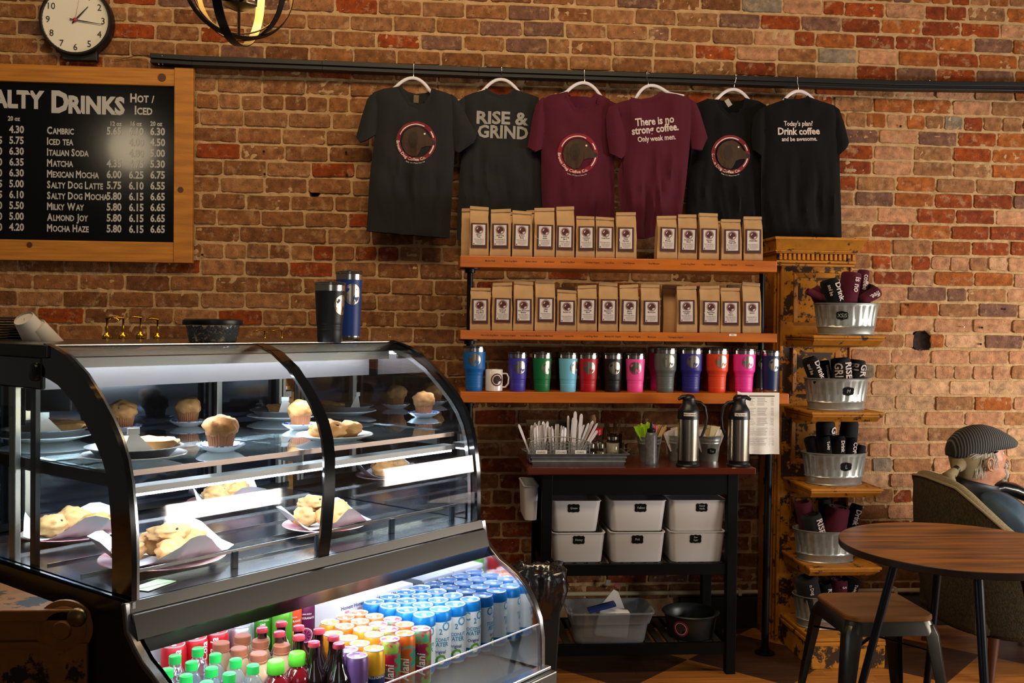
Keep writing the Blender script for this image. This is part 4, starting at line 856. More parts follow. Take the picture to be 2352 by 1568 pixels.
g = G(); printg(g, text2d('SUGAR', .011, .015, 'CENTER', .85), cyl(.0305, .03, off=.0012)); printg(g, ([(-.014, -.003), (.014, -.003), (.014, -.002), (-.014, -.002)], [(0, 1, 2, 3)]), cyl(.0305, .028, off=.0012)); g.obj('lettering', INKB, sj, recalc=False); G().lathe([(.02, .108), (.012, .116), (.0001, .117)], 16).obj('pour_flap', BLACKP, sj, smooth=50)
hb = thing('hot_sauce_bottle', 'hot sauce bottle with wooden cap behind the caddy', 'bottle', (.742, 4.45, TZ)); G().lathe([(.025, 0), (.026, .09), (.012, .12), (.011, .155)], 20).obj('bottle', M('sauce_red', '#8d2a12', .25), hb, smooth=60); G().lathe([(.0125, .122), (.012, .15)], 16).obj('neck_label', M('sauce_label', '#a38a35', .6, var=(90, '#6f2c15')), hb, smooth=60); G().lathe([(.012, .155), (.0175, .165), (.018, .18), (.012, .198), (.0001, .2)], 16).obj('wooden_cap', M('pale_wood', '#b98f63', .6), hb, smooth=60)
STK = M('stir_stick_wood', '#6f4a2b', .7)
gl_ = thing('stick_glass', 'dark tumbler of wooden stirrers behind the sugar jar', 'cup', (.845, 4.45, TZ)); G().lathe([(.03, 0), (.036, .11), (.034, .11), (.029, .004)], 20).obj('glass', M('dark_glass', '#1c1410', .2), gl_, smooth=50)
for k in range(16):
    a = rc.uniform(-1, 1); o = G().box(-.003, -.0008, 0, .003, .0008, rc.uniform(.155, .175)).x(Matrix.Rotation(.10+a*.28, 4, 'Y') @ Matrix.Rotation(rc.uniform(-.12, .12), 4, 'X')).obj('stir_stick', STK); o.location = (.84+a*.012, 4.45, TZ+.005); tag(o, 'wooden stir stick standing in the cup behind the sugar jar', 'stick', 'wooden stir sticks behind the sugar jar')
kb = thing('napkin_box', 'open kraft napkin box behind the cutlery caddy', 'box', (.57, 4.50, TZ)); G().add([(-.09, -.05, 0), (.09, -.05, 0), (.09, .04, 0), (-.09, .04, 0), (-.12, -.06, .13), (.12, -.06, .13), (.12, .05, .165), (-.12, .05, .165)], [(3, 2, 1, 0), (0, 1, 5, 4), (1, 2, 6, 5), (2, 3, 7, 6), (3, 0, 4, 7)]).obj('box', M('dull_kraft', '#77603f', .8), kb); G().box(-.08, -.045, .01, .08, .035, .11).obj('napkins', M('dark_napkin', '#1b1a1a', .9), kb)
# small buckets of packets
def plaque(par, w, h, fn, word, size, ink='#8e9a8e'):
    pl = [(-1, -.35), (-.85, -.75), (-.45, -.85), (0, -1), (.45, -.85), (.85, -.75), (1, -.35), (.93, 0), (1, .35), (.85, .75), (.45, .85), (0, 1), (-.45, .85), (-.85, .75), (-1, .35), (-.93, 0)]
    g = G(); printg(g, tri([(x*w, y*h) for x, y in pl]), fn(.001), cut=.012); g.obj('chalk_label', CHALK, par, recalc=False); g = G(); printg(g, text2d(word, size, 0, 'CENTER', .85, shear=.1), lambda x, y: fn(.0016)(x, y-size*.34), cut=.012); g.obj('chalk_lettering', M('chalk_'+ink[1:], ink, .9), par, recalc=False)
def smallbucket(x, y, lab, word):
    t = thing('tin_bucket', lab, 'bucket', (x, y, TZ), group='small tin buckets of packets on the cart'); g = G()
    g.lathe([(.040, 0), (.041, .004), (.050, .078), (.052, .080), (.051, .083), (.053, .092), (.054, .094), (.053, .097), (.0565, .110), (.058, .112), (.056, .114), (.054, .110), (.040, .004)], 32); g.obj('bucket', GALV, t, smooth=45)
    if word: plaque(t, .020, .014, lambda off: cyl(.0465, .048, -pi/2-.0, off=off, k=.12), word, .015)
    return t
b1_ = smallbucket(.985, 4.36, 'tin bucket of green and pink sweetener sticks', 'G'); b2_ = smallbucket(1.128, 4.40, 'tin bucket of white and red packets behind the left flask', 'Pk'); b3_ = smallbucket(1.262, 4.38, 'tin bucket of clear tea packets between the two flasks', 'Tea')
PC = [('packet_lime', '#9ed01c'), ('packet_pink', '#d85a86'), ('packet_straw', '#b0894e'), ('packet_white', '#c9bdb6'), ('packet_tan', '#b09f74'), ('packet_orange', '#c66e3a')]
def packets(cx_, cy_, n, kinds, lab, gr, L=(.075, .10), w=.012, spread=.5, z=.06, th=.0018):
    for k in range(n):
        a = rc.uniform(-1, 1); kd = kinds(a); nm, cl = PC[kd]; Lk = rc.uniform(*L); g = G(); g.box(-w/2, -th/2, 0, w/2, th/2, Lk); g.x(Matrix.Rotation(a*spread, 4, 'Y') @ Matrix.Rotation(rc.uniform(-.25, .25), 4, 'X') @ Matrix.Rotation(rc.uniform(-.6, .6), 4, 'Z')); o = g.obj('sugar_packet', M(nm, cl, .6, bump=(80, .4)), bevel=.0006, seg=1); o.location = (cx_+a*.022, cy_+rc.uniform(-.03, .03), TZ+z); tag(o, lab[kd], 'packet', gr)
packets(.985, 4.36, 42, lambda a: 0 if a < .0 else (1 if a < .45 else 2), {0: 'lime green sweetener stick in the left tin bucket', 1: 'pink sweetener stick in the left tin bucket', 2: 'tan sugar stick in the left tin bucket'}, 'sweetener sticks in the left tin bucket', (.085, .115), .009, .55)
packets(1.128, 4.40, 12, lambda a: 3 if a < .3 else 5, {3: 'white packet in the middle tin bucket', 5: 'orange packet in the middle tin bucket'}, 'packets in the middle tin bucket', (.085, .10), .05, .45, .05, .004)
packets(1.262, 4.38, 12, lambda a: 4 if abs(a) < .7 else 3, {4: 'clear tan tea packet in the right tin bucket', 3: 'pale tea packet in the right tin bucket'}, 'tea packets in the right tin bucket', (.09, .11), .048, .45, .05, .004)
sq = thing('squeeze_bottle', 'grey see-through squeeze bottle in front of the green-stick bucket', 'bottle', (onY(1496, 1000, 4.25).x, 4.25, TZ)); G().lathe([(.0245, 0), (.026, .004), (.026, .012), (.0255, .014), (.0255, .128), (.022, .138), (.017, .142)], 28).obj('bottle', M('smoky_plastic', '#6b6d70', .35, var=(60, '#4a4c50')), sq, smooth=50); G().lathe([(.018, .140), (.019, .142), (.019, .154), (.008, .160), (.004, .185), (.0001, .186)], 20).obj('nozzle_cap', BLACKP, sq, smooth=50)
def flask(pxx, Y, lab, word, side):
    x = onY(pxx, 990, Y).x; t = thing('vacuum_flask', lab, 'flask', (x, Y, TZ), 0, 'steel vacuum flasks on the cart'); r = .046
    G().lathe([(r+.004, 0), (r+.006, .004), (r+.004, .009), (r-.001, .012), (r-.001, .026), (r, .028)], 40).obj('foot', BLACKP, t, smooth=40); G().lathe([(r, .026), (r, .205)], 40).obj('steel_body', M('flask_steel', '#d2c7b4', .2, 1.), t, smooth=60)
    G().lathe([(r+.001, .203), (r+.001, .214), (r, .235), (r-.003, .247), (.033, .262), (.028, .272), (.026, .288)], 40).obj('shoulder', BLACKP, t, smooth=60)
    G().lathe([(.027, .284), (.028, .292), (.022, .304), (.01, .309), (.0001, .310)], 24).obj('lid', BLACKP, t, smooth=60)
    G().tube([(-side*.0, -.004, .296), (side*-.03, -.006, .298), (side*-.048, -.008, .288)], [.013, .010, .006], 8).obj('spout' if side > 0 else 'spout', BLACKP, t, smooth=60)
    G().tube([(side*.024, 0, .276), (side*.05, 0, .274), (side*.071, 0, .255), (side*.079, 0, .21), (side*.074, 0, .165), (side*.057, 0, .122)], [.009, .008, .0075, .007, .0065, .006], 8).obj('handle', BLACKP, t, smooth=60)
    g = G(); printg(g, ([(-.026, -.007), (.026, -.007), (.026, .007), (-.026, .007)], [(0, 1, 2, 3)]), cyl(r+.001, .226, -pi/2-.15, off=.001), cut=.008); g.obj('label', PAPER, t, recalc=False); g = G(); printg(g, text2d(word, .0088, .015, 'CENTER', .8), cyl(r+.001, .223, -pi/2-.15, off=.0016)); g.obj('label_lettering', INKB, t, recalc=False)
flask(1581, 4.215, 'steel flask labelled French Vanilla with handle on its right', 'FRENCH VANILLA', 1); flask(1697, 4.215, 'steel flask labelled Half & Half with handle on its left', 'HALF & HALF', -1)
# paper list taped to the shelf end
pp = thing('price_list', 'white printed list taped to the right end of the third shelf', 'paper', (1.50, 4.334, 1.06)); g = G(); a, b = onY(1694, 901, 4.334), onY(1790, 903, 4.334); c = onY(1724, 1042, 4.334); n1_, n2_ = 12, 12; V = []; xb0 = onY(1700, 960, 4.334).x
for j in range(n2_+1):
    for i in range(n1_+1):
        t_ = j/n2_; z = a.z+(c.z-a.z)*t_; xl_ = onY(1694, 901, 4.334).x; V.append((xl_+(b.x-xl_)*i/n1_, 4.334-.004*t_-.006*t_*t_*(1+sin(i*1.1)), z+(0.006 if (i in (0,) and j == 0) else 0)))
g.add(V, [(j*(n1_+1)+i, j*(n1_+1)+i+1, (j+1)*(n1_+1)+i+1, (j+1)*(n1_+1)+i) for j in range(n2_) for i in range(n1_)]); g.obj('sheet', PAPER, pp, True, smooth=180, recalc=False)
g = G(); x0_ = onY(1722, 960, 4.334).x; pf = lambda x, z: Vector((x, 4.334-.004*((a.z-z)/(a.z-c.z))-.006*((a.z-z)/(a.z-c.z))**2*2.2-.0012, z))
def bar(xa, xb, z, h): g.add([pf(xa, z), pf(xb, z), pf(xb, z+h), pf(xa, z+h)], [(0, 1, 2, 3)])
z_ = a.z-.026
for k in range(30):
    if k % 6 != 5: bar(x0_+.034, x0_+.034+rc.uniform(.03, .048), z_-k*.0074, .0022); bar(x0_+.097, x0_+.108, z_-k*.0074, .0022); bar(x0_-.002, x0_+rc.uniform(.012, .028), z_-k*.0074, .0018)
g.obj('printed_lines', M('faint_print', '#9c9389', .8), pp, True, recalc=False); g = G(); bar(x0_-.004, x0_+.112, a.z-.018, .005); g.obj('heading_bar', M('olive_heading', '#5b4a22', .7), pp, True, recalc=False)
# lower cart shelf
bz = .136
cl = thing('clear_bin', 'clear plastic bin of papers on the lower cart shelf', 'bin', (.79, 4.27, bz)); CLR = glassmat('frosted_clear_plastic', '#c4ccd4', 1.2, .15, .24, '#d2dae0'); g = G(); rows_ = []
for (w, d, z) in ((.150, .085, 0), (.154, .089, .01), (.165, .10, .085), (.172, .107, .087), (.185, .118, .130), (.190, .122, .132), (.190, .122, .138), (.182, .115, .138), (.162, .098, .09), (.148, .083, .004)):
    ring = []
    for (sx_, sy_, a0) in ((1, 1, 0), (-1, 1, 90), (-1, -1, 180), (1, -1, 270)):
        for q in (0, 45, 90): aa = radians(a0+q); ring.append(((w-.03)*sx_+.03*cos(aa), (d-.03)*sy_+.03*sin(aa), z))
    rows_.append(ring)
n = 12; V = [p for r in rows_ for p in r]; g.add(V, [(j*n+i, j*n+(i+1) % n, (j+1)*n+(i+1) % n, (j+1)*n+i) for j in range(len(rows_)-1) for i in range(n)]+[tuple(reversed(range(n))), tuple((len(rows_)-1)*n+i for i in range(n))]); g.obj('tub', CLR, cl, smooth=50)
o = G().box(-.07, -.03, 0, .07, .03, .115).x(Matrix.Rotation(.12, 4, 'Y')).obj('napkin_pack', M('napkin_white', '#e0dedd', .8, bump=(40, .6)), bevel=.006); o.location = (.80, 4.25, bz+.012); tag(o, 'white paper napkin pack inside the clear bin', 'napkins')
o = G().box(-.06, -.025, 0, .06, .03, .012).x(Matrix.Rotation(-.25, 4, 'Y')).obj('blue_carton', M('carton_blue', '#1a2d6e', .5)); o.location = (.76, 4.235, bz+.136); o.name = 'carton'; tag(o, 'flat blue carton lying across the clear bin', 'carton')
o = G().box(-.018, -.02, 0, .018, .02, .095).x(Matrix.Rotation(.06, 4, 'Y')).obj('bottle_box', M('tan_box', '#a78a6c', .6), bevel=.003); o.location = (.70, 4.25, bz+.012); o.name = 'box'; tag(o, 'small tan box at the left inside the clear bin', 'box')
o = G().prism([(-.07, 0), (.05, 0), (.02, .075), (-.0, .085)], (0, 0, 0), (1, 0, 0), (0, 0, 1), (0, .003, 0)).obj('paper_sheet', PAPER); o.location = (.82, 4.29, bz+.118); tag(o, 'white sheet sticking up out of the clear bin', 'paper')
bs = thing('basin', 'round black basin with a dog logo on the lower cart shelf', 'basin', (1.165, 4.29, bz)); RUB = M('black_rubber', '#25292a', .4, bump=(20, .1)); G().lathe([(.095, 0), (.10, .004), (.112, .085), (.122, .10), (.126, .104), (.122, .108), (.112, .105), (.102, .085), (.09, .008), (.0001, .008)], 40).obj('bowl', RUB, bs, smooth=50)
f1 = cyl(.108, .052, -pi/2-.65, off=.001, k=.13); f2 = cyl(.108, .052, -pi/2-.65, off=.0016, k=.13); g = G(); printg(g, shiftg(arcstrip(.78, 1, 0, 360, 28), 0, 0, .034), f1, cut=.01); g.obj('logo_ring', M('sticker_red', '#8b1d28', .5), bs, recalc=False); g = G(); printg(g, shiftg(tri(HEAD), 0, 0, .027), f2, cut=.01); g.obj('logo_dog_head', INKD, bs, recalc=False); g = G(); printg(g, shiftg(arcstrip(.7, .76, 0, 360, 28), 0, 0, .034), f2, cut=.01); g.obj('logo_line', INKW, bs, recalc=False)
for (px_, py_, w, h, nm, cl_) in ((1397, 1338, .022, .028, 'white', '#8a8780'), (1417, 1344, .02, .016, 'pink', '#a04a56')):
    p = onY(px_, py_, 4.78); o = G().box(-w/2, 0, -h/2, w/2, .004, h/2).x(Matrix.Rotation(.15, 4, 'Y')).obj('sugar_packet', M('stray_'+nm, cl_, .7)); o.location = p; tag(o, 'stray %s packet stuck low on the brick wall behind the cart' % nm, 'packet')
# ================================================================== distressed yellow display column
def distress(name, yel='#b5731a', dark='#33200f', th=.5, scale=9.):
    m = bpy.data.materials.new(name); m.use_nodes = True; nt = m.node_tree; N = nt.nodes; L = nt.links; p = N['Principled BSDF']; ge = N.new('ShaderNodeNewGeometry')
    n = N.new('ShaderNodeTexNoise'); n.inputs['Scale'].default_value = scale; n.inputs['Detail'].default_value = 9; n.inputs['Roughness'].default_value = .72; L.new(ge.outputs['Position'], n.inputs[0])
    r = N.new('ShaderNodeMapRange'); r.inputs[1].default_value = th; r.inputs[2].default_value = th+.025; L.new(n.outputs[0], r.inputs[0])
    n2 = N.new('ShaderNodeTexNoise'); n2.inputs['Scale'].default_value = 25; n2.inputs['Detail'].default_value = 4; L.new(ge.outputs['Position'], n2.inputs[0])
    c = N.new('ShaderNodeMix'); c.data_type = 'RGBA'; c.inputs[6].default_value = hexc(yel); c.inputs[7].default_value = hexc('#8f5512'); L.new(n2.outputs[0], c.inputs[0])
    mx = N.new('ShaderNodeMix'); mx.data_type = 'RGBA'; L.new(r.outputs[0], mx.inputs[0]); L.new(c.outputs[2], mx.inputs[6]); mx.inputs[7].default_value = hexc(dark); L.new(mx.outputs[2], p.inputs['Base Color'])
    b = N.new('ShaderNodeBump'); b.inputs['Strength'].default_value = .5; b.inputs['Distance'].default_value = .003; b.invert = True; L.new(r.outputs[0], b.inputs['Height']); L.new(b.outputs[0], p.inputs['Normal'])
    p.inputs['Roughness'].default_value = .6; p.inputs['Specular IOR Level'].default_value = .3; return m
DY = distress('chipped_yellow_paint', yel='#c98614', th=.50, scale=9); DM = distress('worn_yellow_moulding', yel='#c07c16', th=.57, scale=16)
co = thing('display_column', 'carved yellow column with chipped paint and five small shelves holding tubs', 'column', (1.85, 4.6, 0))
cx0, cx1, cy = 1.672, 2.0, 4.60
G().box(cx0, cy, 0, cx1, 4.80, 1.80).obj('column_body', DY, co, True)
for k, (xa, xb, ya) in enumerate(((1.640, 1.652, 4.63), (1.652, 1.660, 4.615), (1.660, 1.674, 4.592), (1.998, 2.008, 4.592))): G().box(xa, ya, 0, xb, 4.80, 1.80).obj('fluted_edge', DM, co, True, bevel=.003)
for (a0, a1, b0, z0, z1) in ((1.632, 2.012, 4.578, 1.785, 1.797), (1.640, 2.006, 4.588, 1.797, 1.80), (1.628, 2.016, 4.572, 1.800, 1.812), (1.624, 2.02, 4.566, 1.845, 1.852), (1.618, 2.026, 4.558, 1.852, 1.860)): G().box(a0, b0, z0, a1, 4.80, z1).obj('crown_moulding', DM, co, True, bevel=.002)
G().box(1.636, 4.585, 1.81, 2.008, 4.80, 1.847).obj('frieze', DM, co, True)
x = 1.642
while x < 2.0: G().box(x, 4.568, 1.814, x+.013, 4.588, 1.843).obj('dentil', DM, co, True, bevel=.0015); x += .0222
def frus(z0, z1, a, b): return [(a[0], a[2], z0), (a[1], a[2], z0), (a[1], 4.80, z0), (a[0], 4.80, z0), (b[0], b[2], z1), (b[1], b[2], z1), (b[1], 4.80, z1), (b[0], 4.80, z1)]
HX = [(0, 3, 2, 1), (4, 5, 6, 7), (0, 1, 5, 4), (1, 2, 6, 5), (2, 3, 7, 6), (3, 0, 4, 7)]
G().add(frus(1.86, 1.905, (1.622, 2.022, 4.555), (1.606, 2.044, 4.520)), HX).obj('crown_cove', DM, co, True); G().box(1.600, 4.512, 1.905, 2.050, 4.80, 1.918).obj('crown_top', DM, co, True, bevel=.003)
SHZ = [1.463, 1.124, .786, .436]
for z in SHZ:
    G().box(1.685, 4.248, z-.012, 2.018, cy, z).obj('shelf_board', DM, co, True, bevel=.003); G().box(1.690, 4.255, z-.022, 2.012, cy, z-.013).obj('shelf_moulding', DM, co, True, bevel=.002)
    G().add([(1.70, 4.29, z-.045), (2.0, 4.29, z-.045), (2.0, cy, z-.06), (1.70, cy, z-.06), (1.694, 4.262, z-.022), (2.008, 4.262, z-.022), (2.008, cy, z-.022), (1.694, cy, z-.022)], HX).obj('shelf_bracket', DM, co, True)
G().box(1.685, 4.21, 0, 2.02, cy, .10).obj('base_box', DY, co, True, bevel=.003); G().box(1.678, 4.205, .10, 2.026, cy, .118).obj('base_moulding', DM, co, True, bevel=.004); G().box(1.683, 4.208, .12, 2.022, cy, .135).obj('base_moulding', DM, co, True, bevel=.003)
for (z0, z1) in ((1.52, 1.755), (1.18, 1.40), (.85, 1.06), (.50, .71)):
    xa, xb, t_ = 1.722, 1.955, .022
    for (p_, n_) in (([(xa, z0), (xb, z0), (xb-t_, z0+t_), (xa+t_, z0+t_)], 0), ([(xa, z1), (xa+t_, z1-t_), (xb-t_, z1-t_), (xb, z1)], 0), ([(xa, z0), (xa+t_, z0+t_), (xa+t_, z1-t_), (xa, z1)], 0), ([(xb, z0), (xb, z1), (xb-t_, z1-t_), (xb-t_, z0+t_)], 0)):
        V = [(q[0], cy-.014 if i in ((0, 1) if p_[0][1] == z0 and p_[1][1] == z0 else (0, 3)) else cy-.003, q[1]) for i, q in enumerate(p_)]
        G().add(V+[(v[0], cy+.002, v[2]) for v in V], [(0, 1, 2, 3), (7, 6, 5, 4), (0, 4, 5, 1), (1, 5, 6, 2), (2, 6, 7, 3), (3, 7, 4, 0)]).obj('panel_moulding', DM, co, True)
# ------------------------------------------------------------------ galvanised oval tubs
def tub(pxc, z, lab, word, pangle, rz=0, yc=4.405, s=1.):
    x = onY(pxc, 800, yc).x; t = thing('galvanised_tub', lab, 'tub', (x, yc, z), rz, 'galvanised tubs on the column shelves'); g = G()
    seg = 96; prof = [(.126, 0), (.129, .003), (.126, .007), (.127, .010)]
    W = .128; V = []
    def R_(z_): return .126+.021*z_/.142
    rows_ = [(R_(0)+.001, 0, 0), (R_(0)+.004, .003, 0), (R_(0), .007, 0), (R_(.03), .033, 0), (R_(.04)+.003, .037, 0), (R_(.042), .041, 0), (R_(.05), .046, 1), (R_(.125), .128, 1), (R_(.133), .134, 0), (R_(.138), .139, 0), (R_(.14)+.004, .141, 0), (R_(.14)+.005, .144, 0), (R_(.14)+.001, .146, 0), (R_(.14)-.003, .142, 0), (R_(0)-.004, .008, 0), (.0001, .006, 0)]
    for (r, zz, fl) in rows_:
        for i in range(seg):
            a = 2*pi*i/seg; rr = r-(.0045*(1 if (i % 4) in (0, 1) else 0) if fl else 0); V.append((rr*cos(a), rr*.70*sin(a), zz))
    n = seg; Fc = [(j*n+i, j*n+(i+1) % n, (j+1)*n+(i+1) % n, (j+1)*n+i) for j in range(len(rows_)-1) for i in range(n)]+[tuple(reversed(range(n)))]
    g.add(V, Fc); g.obj('tub_body', GALV, t, smooth=35)
    fn = lambda off: (lambda x_, y_: Vector(((R_(.09)+off+.001+.15*y_)*cos(pangle+x_/.125), (R_(.09)+off+.001+.15*y_)*.70*sin(pangle+x_/.125), .089+y_)))
    if word: plaque(t, .024, .020, fn, word, .024)
    return t
ctr = [1942, 1922, 1920, 1903, 1905]; tz_ = SHZ+[.136]
T1 = tub(1942, SHZ[0], 'galvanised tub marked XS and S on the topmost column shelf', 'XS|S', -pi/2-.42)
tub(1922, SHZ[1], 'galvanised tub marked M on the second column shelf', 'M', -pi/2+.12)
tub(1920, SHZ[2], 'galvanised tub marked L on the third column shelf', 'L', -pi/2+.12)
tub(1903, SHZ[3], 'galvanised tub marked XL on the fourth column shelf', 'XL', -pi/2+.45)
tub(1905, .136, 'galvanised tub on the column base, half hidden by the stool', None, 0)
def roll(i, p0, p1, rpx, m, word, lab, dy=0., tsz=.03, ink=None):
    Y = 4.40+dy; a, b = onY(*p0, Y), onY(*p1, Y+.0); b.z = max(b.z, tz_[i]+.014); r = rpx/508.; cx_ = onY(ctr[i], 800, 4.405).x; ex, ey = .118-r*.9, max(.080-r*.9, .012); q_ = sqrt(((b.x-cx_)/ex)**2+((b.y-4.405)/ey)**2)
    if q_ > 1: b.x = cx_+(b.x-cx_)/q_; b.y = 4.405+(b.y-4.405)/q_
    zr = tz_[i]+.146; tt = (zr-b.z)/max(a.z-b.z, .01)
    if 0 < tt < 1:      # keep clear of the rim where the roll crosses it
        mx_ = b+(a-b)*tt; ex, ey = .146-r, .102-r; q_ = sqrt(((mx_.x-cx_)/ex)**2+((mx_.y-4.405)/ey)**2)
        if q_ > 1: sh_ = Vector(((mx_.x-cx_)*(1/q_-1), (mx_.y-4.405)*(1/q_-1), 0)); a += sh_*.9; b += sh_*.5
    d = (a-b); L = d.length; d.normalize()
    t = thing('rolled_shirt', lab, 'rolled shirt', b, 0, 'rolled shirts in the column tubs'); g = G(); V = []; seg = 20
    rows_ = [(.55, 0), (.85, .004), (.97, .015)]+[(1.0, L*q) for q in (.2, .35, .5, .65, .8)]+[(1.0, L-.014), (.93, L-.004), (.8, L), (.66, L-.003), (.55, L-.012), (.5, L-.002), (.3, L-.004), (.22, L-.016), (.001, L-.014)]
    for (k, zz) in rows_:
        for q in range(seg):
            an = 2*pi*q/seg; kk = k*(1+.07*noise.noise(Vector((cos(an)*1.5+i*3, sin(an)*1.5+rpx, zz*14)))+(.05 if abs(an-1.9) < .35 and k > .9 else 0)); V.append((kk*r*cos(an)*1.06, kk*r*sin(an)*.9, zz))
    g.add(V, [(j*seg+q, j*seg+(q+1) % seg, (j+1)*seg+(q+1) % seg, (j+1)*seg+q) for j in range(len(rows_)-1) for q in range(seg)]+[tuple(reversed(range(seg)))])
    Mx = d.to_track_quat('Z', 'Y').to_matrix().to_4x4()
    g.x(Mx); g.obj('cloth_roll', m, t, smooth=60)
    if word:
        fy = Mx.inverted() @ Vector((0, -1, 0)); a0 = atan2(fy.y, fy.x); g = G()
        for k, (wd, sz, off) in enumerate(word):
            def fn(x_, y_):      # letters run down the roll
                an = a0+(y_+off)/r; return Mx @ Vector(((r*1.03+.003)*1.06*cos(an), (r*1.03+.003)*.93*sin(an), L*.93-x_))
            geo = text2d(wd, sz, .02, 'LEFT', .85); geo = ([(v[0]+.006, v[1]) for v in geo[0] ], geo[1]); printg(g, geo, fn, cut=.012)
        V2 = [v for v in g.v]; g.obj('printed_lettering', ink or MATS['print_pale'], t, recalc=False)
    return t
dr = [('Drink', .042, .004), ('and be', .022, -.03)]
ROLLS = [(0, (1868, 662), (1905, 735), 16, CM, None, 'maroon roll with rounded end at the left of the topmost tub', .03), (0, (1853, 668), (1896, 690), 9, CM, None, 'thin maroon roll drooping over the left rim of the topmost tub', -.02),
 (0, (1903, 642), (1930, 740), 23, CK, dr, 'black roll printed Drink in the topmost tub', -.03), (0, (1956, 626), (1938, 740), 25, CM, [('is no', .042, .0)], 'big maroon roll printed is no in the topmost tub', -.01), (0, (1984, 620), (1968, 735), 15, CM, [('coffee', .034, -.008)], 'tall slim maroon roll printed coffee in the topmost tub', .02),
 (0, (2002, 655), (1975, 738), 13, CK, None, 'black roll between two maroon ones at the right of the topmost tub', .05), (0, (2018, 668), (1975, 692), 15, CM, [('ffee.', .034, -.008)], 'maroon roll printed ffee lying over the right rim of the topmost tub', -.03),
 (1, (1853, 822), (1890, 915), 19, CK, dr, 'black roll printed Drink leaning left in the second tub', -.02), (1, (1893, 828), (1905, 915), 13, CK, [('awesome', .02, -.006)], 'narrow black roll in the second tub', .03), (1, (1930, 822), (1936, 915), 24, CG, [('RISE', .05, .0), ('GRI', .05, -.048)], 'charcoal roll with big white letters in the middle of the second tub', -.02), (1, (1970, 826), (1962, 915), 21, CG, [('GR', .05, .0), ('RI', .05, -.045)], 'charcoal roll with bold letters at the right of the second tub', .01),
 (2, (1895, 968), (1900, 1085), 24, CG, [('GR', .055, .01)], 'tall charcoal roll with bold letters at the back of the third tub', .045), (2, (1952, 965), (1950, 1085), 21, CG, None, 'tall plain charcoal roll at the back right of the third tub', .045), (2, (1860, 1004), (1885, 1090), 17, CK, None, 'plain black roll at the left of the third tub', .0), (2, (1890, 1002), (1903, 1095), 17, CK, [('Today', .018, .0)], 'black roll with small print in the third tub', -.03), (2, (1924, 1000), (1924, 1095), 18, CK, [('Drink', .026, .0)], 'black roll in the middle of the third tub', -.03), (2, (1955, 1004), (1945, 1095), 15, CK, [('COFFEE', .03, .0)], 'black roll printed COFFEE in the third tub', -.02), (2, (1980, 1022), (1968, 1095), 11, CG, None, 'small charcoal roll by the right rim of the third tub', -.01),
 (3, (1843, 1152), (1865, 1262), 21, CM, None, 'dark maroon roll at the left back of the fourth tub', .03), (3, (1862, 1180), (1882, 1265), 25, CG, [('RISE', .045, .0)], 'charcoal roll with U-shaped letter in the fourth tub', -.03), (3, (1893, 1145), (1900, 1250), 16, CG, None, 'charcoal roll at the back of the fourth tub', .05), (3, (1926, 1163), (1915, 1260), 29, CM, None, 'fat loose maroon roll gaping open in the fourth tub', -.035), (3, (1930, 1152), (1935, 1250), 14, CK, None, 'black roll behind the fat maroon one', .05), (3, (1970, 1158), (1952, 1262), 15, CK, [('Drink', .036, -.01)], 'black roll printed Drink at the right of the fourth tub', .0),
 (4, (1846, 1325), (1872, 1440), 28, CG, [('n Dog', .022, -.01)], 'charcoal roll with round logo in the bottom tub', -.02), (4, (1892, 1338), (1898, 1440), 20, CK, [('RX', .03, .0)], 'black roll in the middle of the bottom tub', -.01), (4, (1926, 1330), (1918, 1440), 23, CM, [('S', .03, .0)], 'crumpled maroon roll in the bottom tub', -.01), (4, (1968, 1325), (1952, 1440), 23, CK, [('Today', .02, .0)], 'black roll at the right of the bottom tub', .01)]
for r_ in ROLLS: roll(r_[0], r_[1], r_[2], r_[3], r_[4], r_[5], r_[6], r_[7])
# ================================================================== round cafe table and stool
WT = M('walnut_laminate', '#9a5a1e', .36, spec=.3, var=(2.6, '#4a2c18', .14), stretch=(1, 9, 1)); WEDGE = M('dark_table_edge', '#241308', .4); LEGM = M('table_leg_black', '#10141a', .35, .4)
TC = Vector((1.838, 3.2975, 0)); tb = thing('cafe_table', 'round walnut-topped cafe table on four splayed black legs', 'table', TC)
G().lathe([(.001, .75), (.393, .75), (.395, .748)], 96, ms=[0, 1], cap0=False, cap1=False).lathe([(.395, .748), (.395, .728), (.393, .726), (.0001, .726)], 96, m=1, cap0=False, cap1=False).obj('tabletop', [WT, WEDGE], tb, smooth=30)
for k in range(4):
    a = radians(78+90*k); G().tube([(.20*cos(a), .20*sin(a), .726), (.372*cos(a), .372*sin(a), 0)], [.0155, .0125], 16).obj('leg', LEGM, tb, smooth=60)
    G().tube([(.20*cos(a), .20*sin(a), .72), (0, 0, .70)], .01, 8).obj('brace', LEGM, tb, smooth=60)
    fr_ = .80; p = Vector(((.20+.172*fr_)*cos(a), (.20+.172*fr_)*sin(a), .726*(1-fr_))); G().ball(p+Vector((0, -.0135, 0)), .003, .003, .003, 8, 6).obj('leg_screw', STEELV, tb, smooth=60)
GUN = M('gunmetal', '#4d4a43', .3, .9, var=(12, '#38352f', .3)); SEATW = M('stool_seat_wood', '#8a5a30', .42, spec=.3, var=(3, '#6b4423', .3), stretch=(1, 14, 1))
st_ = thing('metal_stool', 'low gunmetal stool with a square wooden seat by the table', 'stool', (1.674, 3.594, 0)); hs = .163
def rsq(h, c, z, n=5): return [(sx_*(h-c)+c*cos(radians(a0+q*90/n)), sy_*(h-c)+c*sin(radians(a0+q*90/n)), z) for (sx_, sy_, a0) in ((1, 1, 0), (-1, 1, 90), (-1, -1, 180), (1, -1, 270)) for q in range(n+1)]
